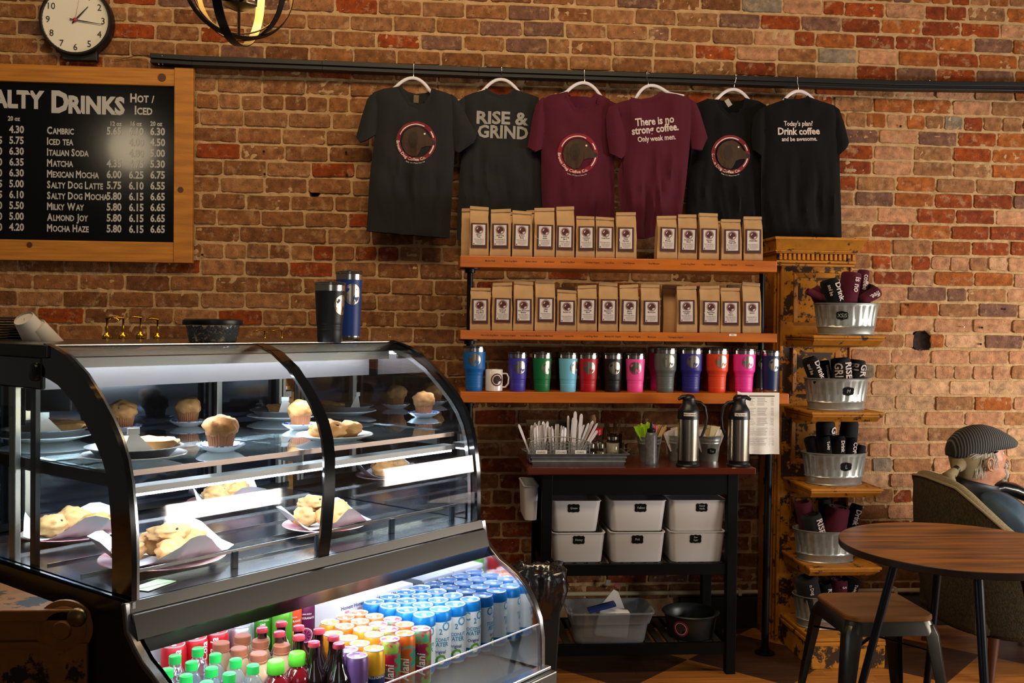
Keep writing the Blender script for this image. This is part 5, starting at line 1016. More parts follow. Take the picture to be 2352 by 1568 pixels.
def loft(rows_, cap=True):
    n = len(rows_[0]); V = [p for r in rows_ for p in r]; Fc = [(j*n+i, j*n+(i+1) % n, (j+1)*n+(i+1) % n, (j+1)*n+i) for j in range(len(rows_)-1) for i in range(n)]
    if cap: Fc += [tuple(reversed(range(n))), tuple((len(rows_)-1)*n+i for i in range(n))]
    return V, Fc
G().add(*loft([rsq(hs, .05, .443), rsq(hs+.002, .05, .446), rsq(hs+.002, .05, .458), rsq(hs-.002, .05, .462)])).obj('seat', SEATW, st_, smooth=35)
G().add(*loft([rsq(hs+.012, .045, .395), rsq(hs+.004, .05, .43), rsq(hs-.001, .05, .443)])).obj('skirt', GUN, st_, smooth=40)
for sx_ in (-1, 1):
    for sy_ in (-1, 1):
        g = G(); V = []
        for (z, w, o) in ((.43, .062, hs-.002), (.395, .058, hs+.012), (.2, .045, hs+.035), (0, .03, hs+.058)):
            for (dx, dy) in ((-w, 0), (-.012, 0), (0, -.012), (0, -w), (-.004, -w), (-.005, -.014), (-.014, -.005), (-w, -.004)): V.append((sx_*(o+dx), sy_*(o+dy), z))
        g.add(V, [(j*8+i, j*8+(i+1) % 8, (j+1)*8+(i+1) % 8, (j+1)*8+i) for j in range(3) for i in range(8)]+[tuple(range(8)), tuple(24+i for i in range(8))]); g.obj('leg', GUN, st_, smooth=50, bevel=.001)
for (a, b) in (((-1, -1), (1, 1)), ((-1, 1), (1, -1))): G().tube([(a[0]*.175, a[1]*.175, .33), (0, 0, .345), (b[0]*.175, b[1]*.175, .33)], .006, 8, flat=(1.6, .5)).obj('cross_brace', GUN, st_, smooth=60)
# ================================================================== barrel armchair
TW = M('olive_tweed', '#473a22', .95, var=(160, '#2a2212', .12), bump=(300, .8), stretch=(1, 1, .5)); TWL = M('beige_tweed', '#8f7f60', .95, var=(220, '#6d5f44', .15), bump=(300, .6))
MV = lambda x: x+.085*max(0, min(1, (2.62-x)/.3))
ac = thing('armchair', 'barrel armchair in olive tweed with beige inside by the brick wall', 'armchair', (2.5, 4.28, 0))
plan = [(2.95, 3.92), (2.80, 3.905), (2.62, 3.90), (2.46, 3.905), (2.34, 3.94), (2.24, 4.01), (2.185, 4.10), (2.155, 4.2), (2.15, 4.29), (2.155, 4.38), (2.185, 4.48), (2.24, 4.57), (2.34, 4.64), (2.46, 4.675), (2.62, 4.68), (2.80, 4.675), (2.95, 4.66)]
topz = [.56, .565, .575, .60, .665, .765, .835, .85, .855, .85, .835, .78, .70, .63, .58, .565, .56]
plan = [(MV(x), y) for x, y in plan]; rows_ = []; cxx, cyy = 2.62, 4.29
for i, (x, y) in enumerate(plan):
    a = Vector(plan[max(i-1, 0)]); b = Vector(plan[min(i+1, len(plan)-1)]); d = (b-a).normalized(); nrm = Vector((-d.y, d.x))*1   # outward is to the left of travel
    if (Vector((x, y))-Vector((cxx, cyy))).dot(nrm) < 0: nrm = -nrm
    tz__ = topz[i]; P3 = lambda o, z: (x+nrm.x*o, y+nrm.y*o, z)
    rows_.append([P3(-.10, .17), P3(-.075, .175), P3(-.035, .30), P3(0, .50), P3(.006, tz__-.05), P3(.002, tz__-.022), P3(-.012, tz__-.004), P3(-.032, tz__+.004), P3(-.054, tz__-.010), P3(-.068, tz__-.05), P3(-.075, .40), P3(-.078, .18)])
n = 12; V = [p for r in rows_ for p in r]; g = G(); Fc = []; mm = []
for j in range(len(rows_)-1):
    for i in range(n): Fc.append((j*n+i, j*n+(i+1) % n, (j+1)*n+(i+1) % n, (j+1)*n+i)); mm.append(1 if 5 <= i <= 10 else 0)
g.v = [Vector(v) for v in V]; g.f = Fc+[tuple(range(n)), tuple((len(rows_)-1)*n+i for i in range(n))]; g.m = mm+[1, 1]; g.obj('curved_back', [TW, TWL], ac, True, smooth=60, sub=1)
G().tube([r[5] for r in rows_], .006, 6).obj('piping', M('piping_beige', '#8a7c5c', .9), ac, True, smooth=60)
G().add(*loft([[(2.31+x_, 4.29+y_, z) for x_, y_ in ((.02, -.25), (.68, -.27), (.68, .27), (.02, .25))] for z in (.18, .34)])).obj('seat_base', TW, ac, True, bevel=.03)
G().add(*loft([[(2.34+x_, 4.29+y_, z) for x_, y_ in ((.0, -.24), (.66, -.26), (.66, .26), (.0, .24))] for z in (.34, .45)])).obj('seat_cushion', TWL, ac, True, bevel=.035, seg=3)
LW = M('chair_leg_wood', '#4a2411', .4)
for (lx, ly, ex, ey) in ((2.42, 4.04, -.03, -.03), (2.86, 4.02, .03, -.03), (2.42, 4.55, -.03, .03), (2.86, 4.56, .03, .03)): G().tube([(lx+ex, ly+ey, 0), (lx, ly, .18)], [.014, .024], 12).obj('leg', LW, ac, True, smooth=60)
# ================================================================== seated man
SK = M('skin', '#b9805f', .5, var=(40, '#a06a4c', .25), bump=(90, .3)); HAIR = M('hair_grey_blond', '#8d7d5a', .8, bump=(200, .9), stretch=(1, 1, 6)); WHH = M('hair_white', '#a59d8e', .85, bump=(260, 1.))
mn = thing('person', 'seated man in striped flat cap with grey ponytail and white goatee, facing right', 'person', (2.47, 4.3, .45))
prof = [(.40, 2.68, 2.36, .17), (.50, 2.68, 2.345, .165), (.60, 2.68, 2.34, .17), (.70, 2.66, 2.335, .19), (.745, 2.60, 2.35, .15), (.765, 2.565, 2.375, .085), (.78, 2.552, 2.388, .064), (.80, 2.556, 2.392, .059), (.812, 2.566, 2.392, .060), (.822, 2.586, 2.39, .062), (.832, 2.600, 2.388, .064), (.845, 2.606, 2.384, .067), (.858, 2.600, 2.378, .070), (.868, 2.599, 2.374, .072), (.876, 2.594, 2.371, .073), (.884, 2.601, 2.368, .074), (.894, 2.600, 2.364, .075), (.906, 2.598, 2.361, .076),
  (.918, 2.596, 2.358, .077), (.930, 2.594, 2.356, .077), (.942, 2.590, 2.354, .078), (.955, 2.594, 2.353, .078), (.968, 2.594, 2.353, .077), (.985, 2.586, 2.356, .075), (1.0, 2.572, 2.362, .070), (1.02, 2.545, 2.378, .058), (1.035, 2.51, 2.40, .040), (1.045, 2.47, 2.43, .012)]
seg = 72; V = []
for (z, xf, xb_, wy) in prof:
    for q in range(seg):
        a = 2*pi*q/seg; c, s = cos(a), sin(a); cx_ = (xf+xb_)/2; hx = (xf-xb_)/2; e = 2.3 if z > .80 else 2.0
        xx = hx*(abs(c)**(2/e))*(1 if c > 0 else -1); yy = wy*(abs(s)**(2/e))*(1 if s > 0 else -1)
        an = abs((a+pi) % (2*pi)-pi)
        if z > .8:
            nose = max(0, min(1, (.952-z)/.034))*(1 if z > .914 else max(0, 1-(.914-z)/.008)); xx += .030*nose*exp(-(an/.16)**2)
            nz_ = exp(-((z-.914)/.009)**2); xx += .006*nz_*exp(-((an-.28)/.10)**2)
            eye = exp(-((z-.942)/.011)**2)*exp(-((an-.50)/.20)**2); xx -= .012*eye; yy *= 1-.04*eye
            brow = exp(-((z-.958)/.008)**2)*exp(-((an-.45)/.3)**2); xx += .005*brow
            chk = exp(-((z-.915)/.02)**2)*exp(-((an-.95)/.3)**2); xx += .004*chk; yy *= 1+.04*chk
            nl = exp(-((z-.893)/.016)**2)*exp(-((an-.52)/.08)**2); xx -= .005*nl
            lip = exp(-((z-.876)/.0025)**2)*exp(-(an/.42)**2); xx -= .004*lip
            if z < .86 and an > .7: yy *= .97
        V.append((cx_+xx, 4.3+yy, z))
g = G(); Fc = [(j*seg+q, j*seg+(q+1) % seg, (j+1)*seg+(q+1) % seg, (j+1)*seg+q) for j in range(len(prof)-1) for q in range(seg)]+[tuple(reversed(range(seg))), tuple((len(prof)-1)*seg+q for q in range(seg))]; g.add(V, Fc)
for sd in (-1, 1):     # ears, eyes, limbs
    yy = 4.3+sd*.078; ep = [(2.490, .872), (2.500, .868), (2.505, .876), (2.502, .888), (2.506, .902), (2.502, .918), (2.490, .927), (2.476, .922), (2.470, .905), (2.474, .888), (2.482, .876)]
    g.tube([(x, yy+sd*(.006+.35*(2.505-x)), z) for x, z in ep], .0042, 6, closed=True); g.ball((2.488, yy+sd*.004, .897), .012, .005, .02, 8, 6); g.ball((2.494, yy+sd*.007, .874), .007, .004, .008, 8, 6)
    g.tube([(2.47, 4.3+sd*.17, .71), (2.50, 4.3+sd*.235, .66), (2.56, 4.3+sd*.25, .52), (2.72, 4.3+sd*.22, .50), (2.84, 4.3+sd*.17, .52)], [.05, .040, .034, .030, .027], 12)
    pb = Vector((2.84, 4.3+sd*.17, .52)); g.tube([pb, pb+Vector((.04, -sd*.005, .002)), pb+Vector((.085, -sd*.01, .002))], [.026, .038, .034], 10, flat=(1, .5))
    for k in range(4): f0 = pb+Vector((.08, -sd*.01+(k-1.5)*.017, .002)); L_ = (.062, .075, .08, .068)[k]; g.tube([f0, f0+Vector((L_*.4, 0, .004)), f0+Vector((L_*.75, 0, -.008)), f0+Vector((L_*.9, 0, -.026))], [.0095, .009, .008, .007], 7)
    g.tube([pb+Vector((.02, -sd*.03, 0)), pb+Vector((.05, -sd*.055, -.004)), pb+Vector((.075, -sd*.058, -.014))], [.012, .0105, .009], 7)
    g.tube([(2.45, 4.3+sd*.09, .50), (2.65, 4.3+sd*.12, .50), (2.90, 4.3+sd*.13, .50), (2.95, 4.3+sd*.13, .44), (2.93, 4.3+sd*.13, .25), (2.91, 4.3+sd*.13, .07)], [.095, .085, .065, .058, .05, .04], 12)
g.obj('body', SK, mn, True, smooth=180)
g = G()
for sd in (-1, 1): g.ball((2.573, 4.3+sd*.036, .942), .009, .009, .008, 12, 8)
g.obj('eyes', M('eye_white', '#b9b0a6', .3), mn, True, smooth=180)
# flat cap
CAPM = bpy.data.materials.new('striped_tweed_cap'); CAPM.use_nodes = True; nt = CAPM.node_tree; wv = nt.nodes.new('ShaderNodeTexWave'); wv.inputs['Scale'].default_value = 30; wv.inputs['Distortion'].default_value = .6; ge = nt.nodes.new('ShaderNodeNewGeometry'); nt.links.new(ge.outputs['Position'], wv.inputs[0]); cr = nt.nodes.new('ShaderNodeValToRGB'); cr.color_ramp.elements[0].color = hexc('#141416'); cr.color_ramp.elements[0].position = .45; cr.color_ramp.elements[1].color = hexc('#5c5a54'); nt.links.new(wv.outputs[0], cr.inputs[0]); nt.links.new(cr.outputs[0], nt.nodes['Principled BSDF'].inputs[0]); nt.nodes['Principled BSDF'].inputs['Roughness'].default_value = .9
CP = [(2.343, .965, .93, .012), (2.349, .993, .924, .045), (2.36, 1.012, .921, .060), (2.39, 1.040, .926, .078), (2.42, 1.055, .934, .088), (2.46, 1.066, .944, .094), (2.50, 1.068, .955, .096), (2.54, 1.060, .961, .093), (2.575, 1.046, .965, .088), (2.605, 1.030, .968, .078), (2.63, 1.015, .973, .062), (2.645, 1.003, .981, .042), (2.652, .995, .988, .012)]
rows_ = []
for (x, zt_, zb_, wy) in CP: rows_.append([(x-.010*(1-abs(cos(2*pi*q/28)))*0, 4.3+wy*sin(2*pi*q/28)*(1 if cos(2*pi*q/28) < .1 else 1), (zb_+(zt_-zb_)*.30)+((zt_-zb_)*.70*cos(2*pi*q/28) if cos(2*pi*q/28) > 0 else (zt_-zb_)*.30*max(cos(2*pi*q/28)*2.2, -1))) for q in range(28)])
G().add(*loft(rows_)).obj('flat_cap', CAPM, mn, True, smooth=70)
# hair
g = G(); rh = random.Random(3)
g.add(*loft([[(2.43+(xr_)*cos(2*pi*q/24), 4.3+(wy)*sin(2*pi*q/24), z) for q in range(24)] for (z, xr_, wy) in ((.83, .052, .064), (.85, .060, .070), (.88, .068, .077), (.91, .075, .081), (.94, .080, .083))])); g.obj('hair', HAIR, mn, True, smooth=70)
g = G(); g.tube([(2.385, 4.27, .90), (2.36, 4.25, .882), (2.345, 4.235, .872), (2.325, 4.225, .860), (2.30, 4.22, .852), (2.31, 4.21, .82), (2.325, 4.2, .79)], [.04, .026, .014, .022, .026, .02, .01], 12); g.obj('ponytail', HAIR, mn, True, smooth=70)
G().tube([(2.352, 4.24, .878), (2.338, 4.232, .868)], .017, 12).obj('hair_tie', M('hair_tie_black', '#0e0c0b', .5), mn, True, smooth=60)
g = G()
for k in range(46):
    x = 2.45+rh.random()*.075; z = .955-rh.random()*.02; y = 4.3-.080-rh.random()*.004; p = [Vector((x, y, z))]
    for q in range(3): p.append(p[-1]+Vector((-.006+rh.random()*.014, -.002+rh.random()*.002, -.016-rh.random()*.008)))
    g.tube(p, [.0022, .0022, .0016, .0008], 4)
for k in range(26):
    p = [Vector((2.53-rh.random()*.07, 4.3-.082, .958-rh.random()*.006))]; 
    for q in range(3): p.append(p[-1]+Vector((-.022, 0, -.004-rh.random()*.010)))
    g.tube(p, [.002, .002, .0016, .0008], 4)
for k in range(22):
    p = [Vector((2.425+rh.random()*.05, 4.3-.075, .90-rh.random()*.02))]
    for q in range(3): p.append(p[-1]+Vector((rh.uniform(-.004, .006), 0, -.018)))
    g.tube(p, [.0018, .0015, .0012, .0006], 4)
g.obj('temple_hair', WHH, mn, True, smooth=60)
g = G(); g.ball((2.603, 4.3, .843), .020, .030, .030, 16, 12, nz=.25, nsc=6); g.ball((2.598, 4.3, .822), .018, .022, .016, 14, 10, nz=.25, nsc=6); g.obj('goatee', WHH, mn, True, smooth=70)
g = G(); g.ball((2.602, 4.3, .893), .013, .036, .012, 16, 10, nz=.2, nsc=6); g.ball((2.592, 4.272, .885), .012, .014, .014, 12, 8, nz=.2, nsc=6); g.obj('moustache', WHH, mn, True, smooth=70)
# clothes
JN = M('jacket_navy', '#0c1118', .55, bump=(30, .4)); DN = M('sleeve_slate_blue', '#3f5568', .6, var=(9, '#24323f', .25), bump=(16, .8)); LT = M('black_leather', '#0c0e10', .25, bump=(30, .5))
jp = [(.46, 2.72, 2.33, .20), (.55, 2.72, 2.32, .20), (.65, 2.715, 2.315, .215), (.70, 2.69, 2.315, .225), (.735, 2.65, 2.325, .20), (.76, 2.61, 2.345, .14), (.785, 2.585, 2.362, .09), (.803, 2.575, 2.368, .078), (.812, 2.572, 2.366, .080), (.806, 2.566, 2.376, .072)]
rows_ = [[((xf+xb_)/2+(xf-xb_)/2*cos(2*pi*q/40), 4.3+wy*sin(2*pi*q/40), z+(.022*-cos(2*pi*q/40) if z > .77 else 0)) for q in range(40)] for (z, xf, xb_, wy) in jp]
G().add(*loft(rows_, False)).obj('jacket', JN, mn, True, smooth=70)
for sd in (-1, 1):
    g = G(); pz_ = [(2.44, 4.3+sd*.10, .745), (2.47, 4.3+sd*.15, .73), (2.50, 4.3+sd*.195, .70), (2.53, 4.3+sd*.22, .65), (2.56, 4.3+sd*.235, .58), (2.60, 4.3+sd*.24, .53), (2.68, 4.3+sd*.235, .51), (2.74, 4.3+sd*.215, .515), (2.80, 4.3+sd*.19, .525)]; g.tube(pz_, [.05, .066, .078, .08, .074, .068, .06, .054, .046], 40)
    for i_, v in enumerate(g.v): q = .016*noise.noise(Vector((v.x*9+v.z*14, v.z*6, sd)))+.010*noise.noise(Vector((v.x*22, v.z*30, sd+4))); g.v[i_] = v+Vector((q, sd*q, q*.5))
    o = g.obj('sleeve', DN if sd < 0 else LT, mn, True, smooth=80, sub=1)
    G().tube([(2.45, 4.3+sd*.09, .50), (2.65, 4.3+sd*.12, .50), (2.90, 4.3+sd*.13, .50), (2.955, 4.3+sd*.13, .44), (2.935, 4.3+sd*.13, .25), (2.915, 4.3+sd*.13, .09)], [.11, .10, .08, .075, .065, .06], 14).obj('trouser_leg', M('dark_trousers', '#15181d', .9), mn, True, smooth=80)
    G().add(*loft([[(2.90+x_, 4.3+sd*.13+y_, z) for x_, y_ in ((-.04, -.04), (.16, -.035), (.20, 0), (.16, .035), (-.04, .04))] for z in (0, .05)])).obj('shoe', BLACKP, mn, True, bevel=.015)
G().tube([(2.57, 4.35, .765), (2.62, 4.36, .775), (2.69, 4.37, .76), (2.76, 4.36, .73)], [.03, .042, .048, .04], 14, flat=(1, .7)).obj('lapel', LT, mn, True, smooth=70)
# ================================================================== waste bin with black liner
wb = thing('waste_bin', 'dark waste bin with a shiny black liner beside the display case', 'bin', (.435, 3.86, 0)); g = G()
g.add(*loft([[(x_*w, y_*w*.8, z) for x_, y_ in ((-1, -1), (1, -1), (1, 1), (-1, 1))] for (w, z) in ((.065, 0), (.085, .40))])); g.obj('bin_body', M('bin_grey', '#222324', .4), wb, bevel=.006)
V = []; n = 64; rows_ = []
for (w, z, cr_) in ((.084, .36, .003), (.090, .385, .006), (.104, .42, .016), (.112, .47, .022), (.110, .51, .024), (.102, .538, .024), (.085, .552, .02), (.062, .54, .012), (.05, .50, .01)):
    ring = []
    for q in range(n):
        a = 2*pi*q/n; k = max(abs(cos(a)), abs(sin(a))); rr = w/k**.7; dd = cr_*(noise.noise(Vector((cos(a)*4, sin(a)*4, z*22)))*1.1+noise.noise(Vector((cos(a)*11, sin(a)*11, z*50)))*.7); ring.append(((rr+dd)*cos(a), (rr+dd)*sin(a)*.82, z+dd*.6))
    rows_.append(ring)
G().add(*loft(rows_, False)).obj('bin_liner', M('shiny_liner', '#1c1c1e', .14, coat=1., spec=1., bump=(45, .9)), wb, smooth=75)
# ================================================================== curved-glass display case
U = Vector((.678, .735, 0)).normalized(); NB = Vector((-U.y, U.x, 0)); L0 = Vector((-.61, 2.114, 0)); CRZ = atan2(U.y, U.x); CLEN = 1.108
dc = thing('display_case', 'curved-glass bakery display case with black-edged glass and an open lit drinks bay below', 'display case', L0, CRZ)
def W(s, y, z): return L0+U*s+NB*y+Vector((0, 0, z))
def onC(px_, py_, z):
    p = onZ(px_, py_, z)-L0; return (p.dot(U), p.dot(NB))
def onB(px_, py_, y):
    r = ray(px_, py_); c0 = Vector((0, 0, CAMH)); t = ((L0+NB*y)-c0).dot(NB)/r.dot(NB); p = c0+r*t; return ((p-L0).dot(U), p.z)
CGL = glassmat('case_glass', '#f2f7f5', 1.2, .035); MIR = M('mirror_steel', '#c9ccd0', .03, 1.); SIDEG = glassmat('side_glass', '#dfe8e4', 1.0, .01)
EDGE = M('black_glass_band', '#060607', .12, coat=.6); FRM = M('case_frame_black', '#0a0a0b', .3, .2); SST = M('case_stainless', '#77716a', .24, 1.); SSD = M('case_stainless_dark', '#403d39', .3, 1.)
LIPM = M('case_bright_edge', '#d8dadd', .15, 1.); WLT = M('case_lamp', '#ffffff', .5, emit=('#e6eeff', 48)); WLT2 = M('case_lamp_soft', '#ffffff', .5, emit=('#e6eeff', 75)); DK = M('case_deck_dark', '#2a2f37', .2, .8)
UP = [(.353, 1.442), (.305, 1.432), (.258, 1.418), (.185, 1.379), (.123, 1.329), (.077, 1.286), (.045, 1.248), (.021, 1.206), (.006, 1.16), (-.003, 1.11), (-.010, 1.06), (-.013, .99), (-.013, .915)]
def inner(pr_, d):
    out = []
    for i, p in enumerate(pr_):
        a = Vector(pr_[max(i-1, 0)]); b = Vector(pr_[min(i+1, len(pr_)-1)]); t = (b-a).normalized(); nn = Vector((-t.y, t.x)); nn = nn if nn.dot(Vector((.5, 1.1))-Vector(p)) > 0 else -nn; out.append((p[0]+nn.x*d, p[1]+nn.y*d))
    return out
def strip(s0, s1, A_, B2=None, thick=None):
    g = G(); n = len(A_); 
    if B2 is None: g.add([(s0, p[0], p[1]) for p in A_]+[(s1, p[0], p[1]) for p in A_], [(i, i+1, n+i+1, n+i) for i in range(n-1)])
    else:
        V = [(s, p[0], p[1]) for s in (s0, s1) for p in A_]+[(s, p[0], p[1]) for s in (s0, s1) for p in B2]
        for i in range(n-1): g.f += [(i, i+1, n+i+1, n+i), (2*n+i, 3*n+i, 3*n+i+1, 2*n+i+1), (i, 2*n+i, 2*n+i+1, i+1), (n+i, n+i+1, 3*n+i+1, 3*n+i)]
        g.f += [(0, n, 3*n, 2*n), (n-1, 3*n-1, 4*n-1, 2*n-1)]; g.v = [Vector(v) for v in V]; g.m = [0]*len(g.f)
    return g
BK = .86
strip(.012, CLEN-.012, inner(UP, .004)).obj('curved_front_glass', CGL, dc, smooth=80, recalc=False)
strip(-.006, .006, UP, inner(UP, .075)).obj('glass_edge_band', EDGE, dc, smooth=40); strip(CLEN-.004, CLEN+.012, UP, inner(UP, .030)).obj('glass_edge_band', EDGE, dc, smooth=40)
strip(CLEN-.008, CLEN-.004, inner(UP, .022), inner(UP, .034)).obj('bright_edge_strip', LIPM, dc, smooth=40); strip(.006, .012, inner(UP, .0), inner(UP, .004)).obj('bright_edge_strip', LIPM, dc, smooth=40)
g = strip(0, .036, [(p[0], p[1]) for p in inner(UP, .003)], inner(UP, .010))
for i, v in enumerate(g.v): v.x += .497+.075*max(0, (v.z-.915)/.53)
g.obj('centre_band', EDGE, dc, smooth=50)
def sidepane(s, m, nm):
    ip = inner(UP, .01); V = [(s, p[0], p[1]) for p in ip]+[(s, BK-.04, .915), (s, BK-.04, 1.40)]; return G().add(V, [tuple(range(len(V)))]).obj(nm, m, dc, recalc=False)
sidepane(.002, SIDEG, 'side_glass')
MIX = glassmat('right_side_glass', '#5c6266', 9., .015); sidepane(CLEN, MIX, 'side_glass')
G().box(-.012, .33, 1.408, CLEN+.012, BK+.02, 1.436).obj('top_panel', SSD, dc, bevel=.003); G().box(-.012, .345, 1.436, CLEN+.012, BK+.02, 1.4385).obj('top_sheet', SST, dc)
G().box(.02, .34, 1.384, CLEN-.02, .348, 1.408).obj('lamp_louvre', M('louvre_grey', '#8d8b88', .4, .3), dc); G().box(.03, .365, 1.398, CLEN-.03, .415, 1.406).obj('top_lamp', WLT2, dc)
G().box(.02, .43, 1.33, CLEN-.02, .44, 1.408).obj('lamp_reflector', M('reflector_dull', '#2e2a29', .5, .2), dc)
# back doors
DOORG = M('dark_door_glass', '#343a45', .07, .9); ALU = M('door_aluminium', '#b9b8ae', .3, .9)
G().box(.01, BK, .93, CLEN-.01, BK+.012, 1.41).obj('back_door', DOORG, dc)
for (px_, wd) in ((28, .016), (66, .03), (478, .012), (500, .02), (815, .03), (780, .010)):
    s, z = onB(px_, 1000, BK-.02)
    if -.0 < s < CLEN+.6:
        s = min(s, CLEN-.04); G().box(s-wd/2, BK-.03, .93, s+wd/2, BK-.012, 1.40).obj('door_post', ALU if wd > .015 else FRM, dc, bevel=.002)
for z in (.935, 1.385): G().box(.01, BK-.03, z-.01, CLEN-.01, BK, z+.01).obj('door_track', FRM, dc)
G().box(.005, BK-.35, .915, .02, BK-.32, 1.40).obj('side_post', ALU, dc, bevel=.002); G().box(.005, BK-.45, .915, .016, BK-.425, 1.40).obj('side_post', FRM, dc)
g = G(); 
G().lathe([(.02, 0), (.022, .002), (.02, .010), (.014, .012), (.0001, .012)], 24).x(Matrix.Translation((-.006, .385, 1.375)) @ Matrix.Rotation(-pi/2, 4, 'Y')).obj('hinge_disc', FRM, dc, smooth=40)
G().box(-.008, .36, 1.335, .004, .82, 1.41).obj('side_header', EDGE, dc, bevel=.004)
# glass shelf, lamps
for (a, b) in ((.02, .548), (.552, CLEN-.02)): G().box(a, .07, 1.165, b, BK-.1, 1.173).obj('glass_shelf', glassmat('shelf_glass', '#d7e4e6', 1.6, .02, .10, '#c8d8e0') if 'shelf_glass' not in MATS else MATS['shelf_glass'], dc)
G().box(.02, .066, 1.163, CLEN-.02, .070, 1.175).obj('shelf_edge', M('shelf_edge_rose', '#b49a90', .25, .7), dc)
for z, y in ((1.128, .085),): G().box(.02, y-.022, z-.004, CLEN-.02, y+.022, z+.010).obj('shelf_lamp_holder', M('lamp_holder', '#a39d9c', .3, .6), dc); G().box(.03, y-.018, z-.010, CLEN-.03, y+.018, z-.0042).obj('shelf_lamp', WLT, dc)
G().box(.03, .50, 1.150, CLEN-.03, .53, 1.158).obj('rear_fill_strip', WLT2, dc)  # glowing strip added under the shelf to brighten the back plates
for s in (.03, .55, CLEN-.03): G().box(s-.006, .12, 1.135, s+.006, BK-.05, 1.165).obj('shelf_bracket', FRM, dc)
G().box(.005, -.005, .905, CLEN-.005, BK, .918).obj('upper_deck', DK, dc)
for k in range(5): y = .10+k*.15; G().box(.03, y, .918, CLEN-.03, y+.004, .923).obj('deck_bar', LIPM, dc)
G().box(.02, .055, .955, CLEN-.02, .058, .962).obj('guard_rail', LIPM, dc)
for s in (.03, .30, .555, .82, 1.07): G().box(s-.008, .052, .918, s+.008, .062, .958).obj('guard_clip', M('guard_clip', '#3a4650', .2, .5), dc, bevel=.001)
G().add([(.02, .056, .92), (CLEN-.02, .056, .92), (CLEN-.02, .056, .956), (.02, .056, .956)], [(0, 1, 2, 3)]).obj('guard_pane', CGL, dc, recalc=False)
# front band
bd = [(-.016, .918), (-.022, .896), (-.030, .893), (-.048, .846), (-.042, .840), (-.026, .808), (-.018, .808), (-.005, .84), (.0, .905)]
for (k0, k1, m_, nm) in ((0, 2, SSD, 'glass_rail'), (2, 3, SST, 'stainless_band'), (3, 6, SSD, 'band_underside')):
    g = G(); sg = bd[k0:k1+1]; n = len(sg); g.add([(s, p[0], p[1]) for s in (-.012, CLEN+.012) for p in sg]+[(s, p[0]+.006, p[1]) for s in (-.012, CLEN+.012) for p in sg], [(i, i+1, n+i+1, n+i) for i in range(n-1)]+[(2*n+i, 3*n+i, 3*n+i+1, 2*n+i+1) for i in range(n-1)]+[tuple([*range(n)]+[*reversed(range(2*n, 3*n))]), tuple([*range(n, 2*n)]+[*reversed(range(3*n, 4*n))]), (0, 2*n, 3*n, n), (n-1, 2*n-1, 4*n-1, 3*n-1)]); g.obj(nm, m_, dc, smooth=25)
G().box(-.008, -.02, .893, -.001, BK, .917).obj('side_rail', LIPM, dc)
G().box(.01, -.01, .84, CLEN-.01, BK, .905).obj('bay_ceiling', M('bay_white', '#cfd2d4', .4), dc); G().box(.03, -.020, .806, CLEN-.03, .012, .812).obj('bay_lamp', M('bay_lamp_glow', '#ffffff', .5, emit=('#e6eeff', 24)), dc); G().box(.03, .30, .828, CLEN-.03, .33, .838).obj('bay_lamp', MATS['bay_lamp_glow'], dc)
# open bay
LO = [(-.016, .918), (-.027, .862), (-.055, .835), (-.084, .812), (-.118, .796), (-.147, .779), (-.183, .748), (-.212, .707), (-.231, .665), (-.24, .61), (-.241, .53)]
MIRL = M('bay_mirror_side', '#b9bdc2', .05, 1.)
for (s, m_) in ((.004, MIRL), (CLEN+.012, MIRL)):
    V = [(s, p[0]+.004, p[1]) for p in LO]+[(s, .56, .53), (s, .56, .90)]; G().add(V+[(v[0]+(-.004 if s < .5 else .004), v[1], v[2]) for v in V], [tuple(range(len(V))), tuple(reversed(range(len(V), 2*len(V))))]).obj('bay_side_panel', m_, dc, recalc=False)
RAILM = M('satin_rail', '#8d8c8a', .26, 1.)
for s in (-.014, CLEN+.022): strip(s-.010, s+.010, LO, inner(LO, .016)).obj('bay_end_rail', RAILM, dc, smooth=50, bevel=.003)
for s in (-.018, CLEN+.024): G().add([(s, p[0]+.012, p[1]) for p in LO]+[(s, BK, .53), (s, BK, .91)]+[(s+(.004 if s > 0 else -.004), p[0]+.012, p[1]) for p in LO]+[(s+(.004 if s > 0 else -.004), BK, .53), (s+(.004 if s > 0 else -.004), BK, .91)], [tuple(range(13)), tuple(reversed(range(13, 26)))]).obj('outer_side', FRM, dc, recalc=False)
PERF = bpy.data.materials.new('perforated_deck'); PERF.use_nodes = True; nt = PERF.node_tree; p_ = nt.nodes['Principled BSDF']; tc = nt.nodes.new('ShaderNodeTexCoord'); mp_ = nt.nodes.new('ShaderNodeMapping'); mp_.inputs['Scale'].default_value = (1, 1, 1); wv = nt.nodes.new('ShaderNodeTexWave'); wv.bands_direction = 'Y'; wv.inputs['Scale'].default_value = 16; rr = nt.nodes.new('ShaderNodeValToRGB'); rr.color_ramp.elements[0].position = .25; rr.color_ramp.elements[1].position = .4; rr.color_ramp.elements[0].color = hexc('#1b1c1f'); rr.color_ramp.elements[1].color = hexc('#8f9194')
nt.links.new(tc.outputs['Object'], mp_.inputs[0]); nt.links.new(mp_.outputs[0], wv.inputs[0]); nt.links.new(wv.outputs[0], rr.inputs[0]); nt.links.new(rr.outputs[0], p_.inputs[0]); p_.inputs['Metallic'].default_value = .8; p_.inputs['Roughness'].default_value = .25
G().box(0, -.235, .505, CLEN+.01, .56, .519).obj('bay_deck', PERF, dc); g = G()
for k in range(11): g.box(.02, -.222+k*.019, .5191, CLEN-.005, -.214+k*.019, .5197)
g.obj('deck_slots', M('slot_dark', '#101113', .6), dc, kind='stuff'); G().box(0, .56, .52, CLEN+.01, .57, .90).obj('bay_back', MATS['bay_white'], dc)
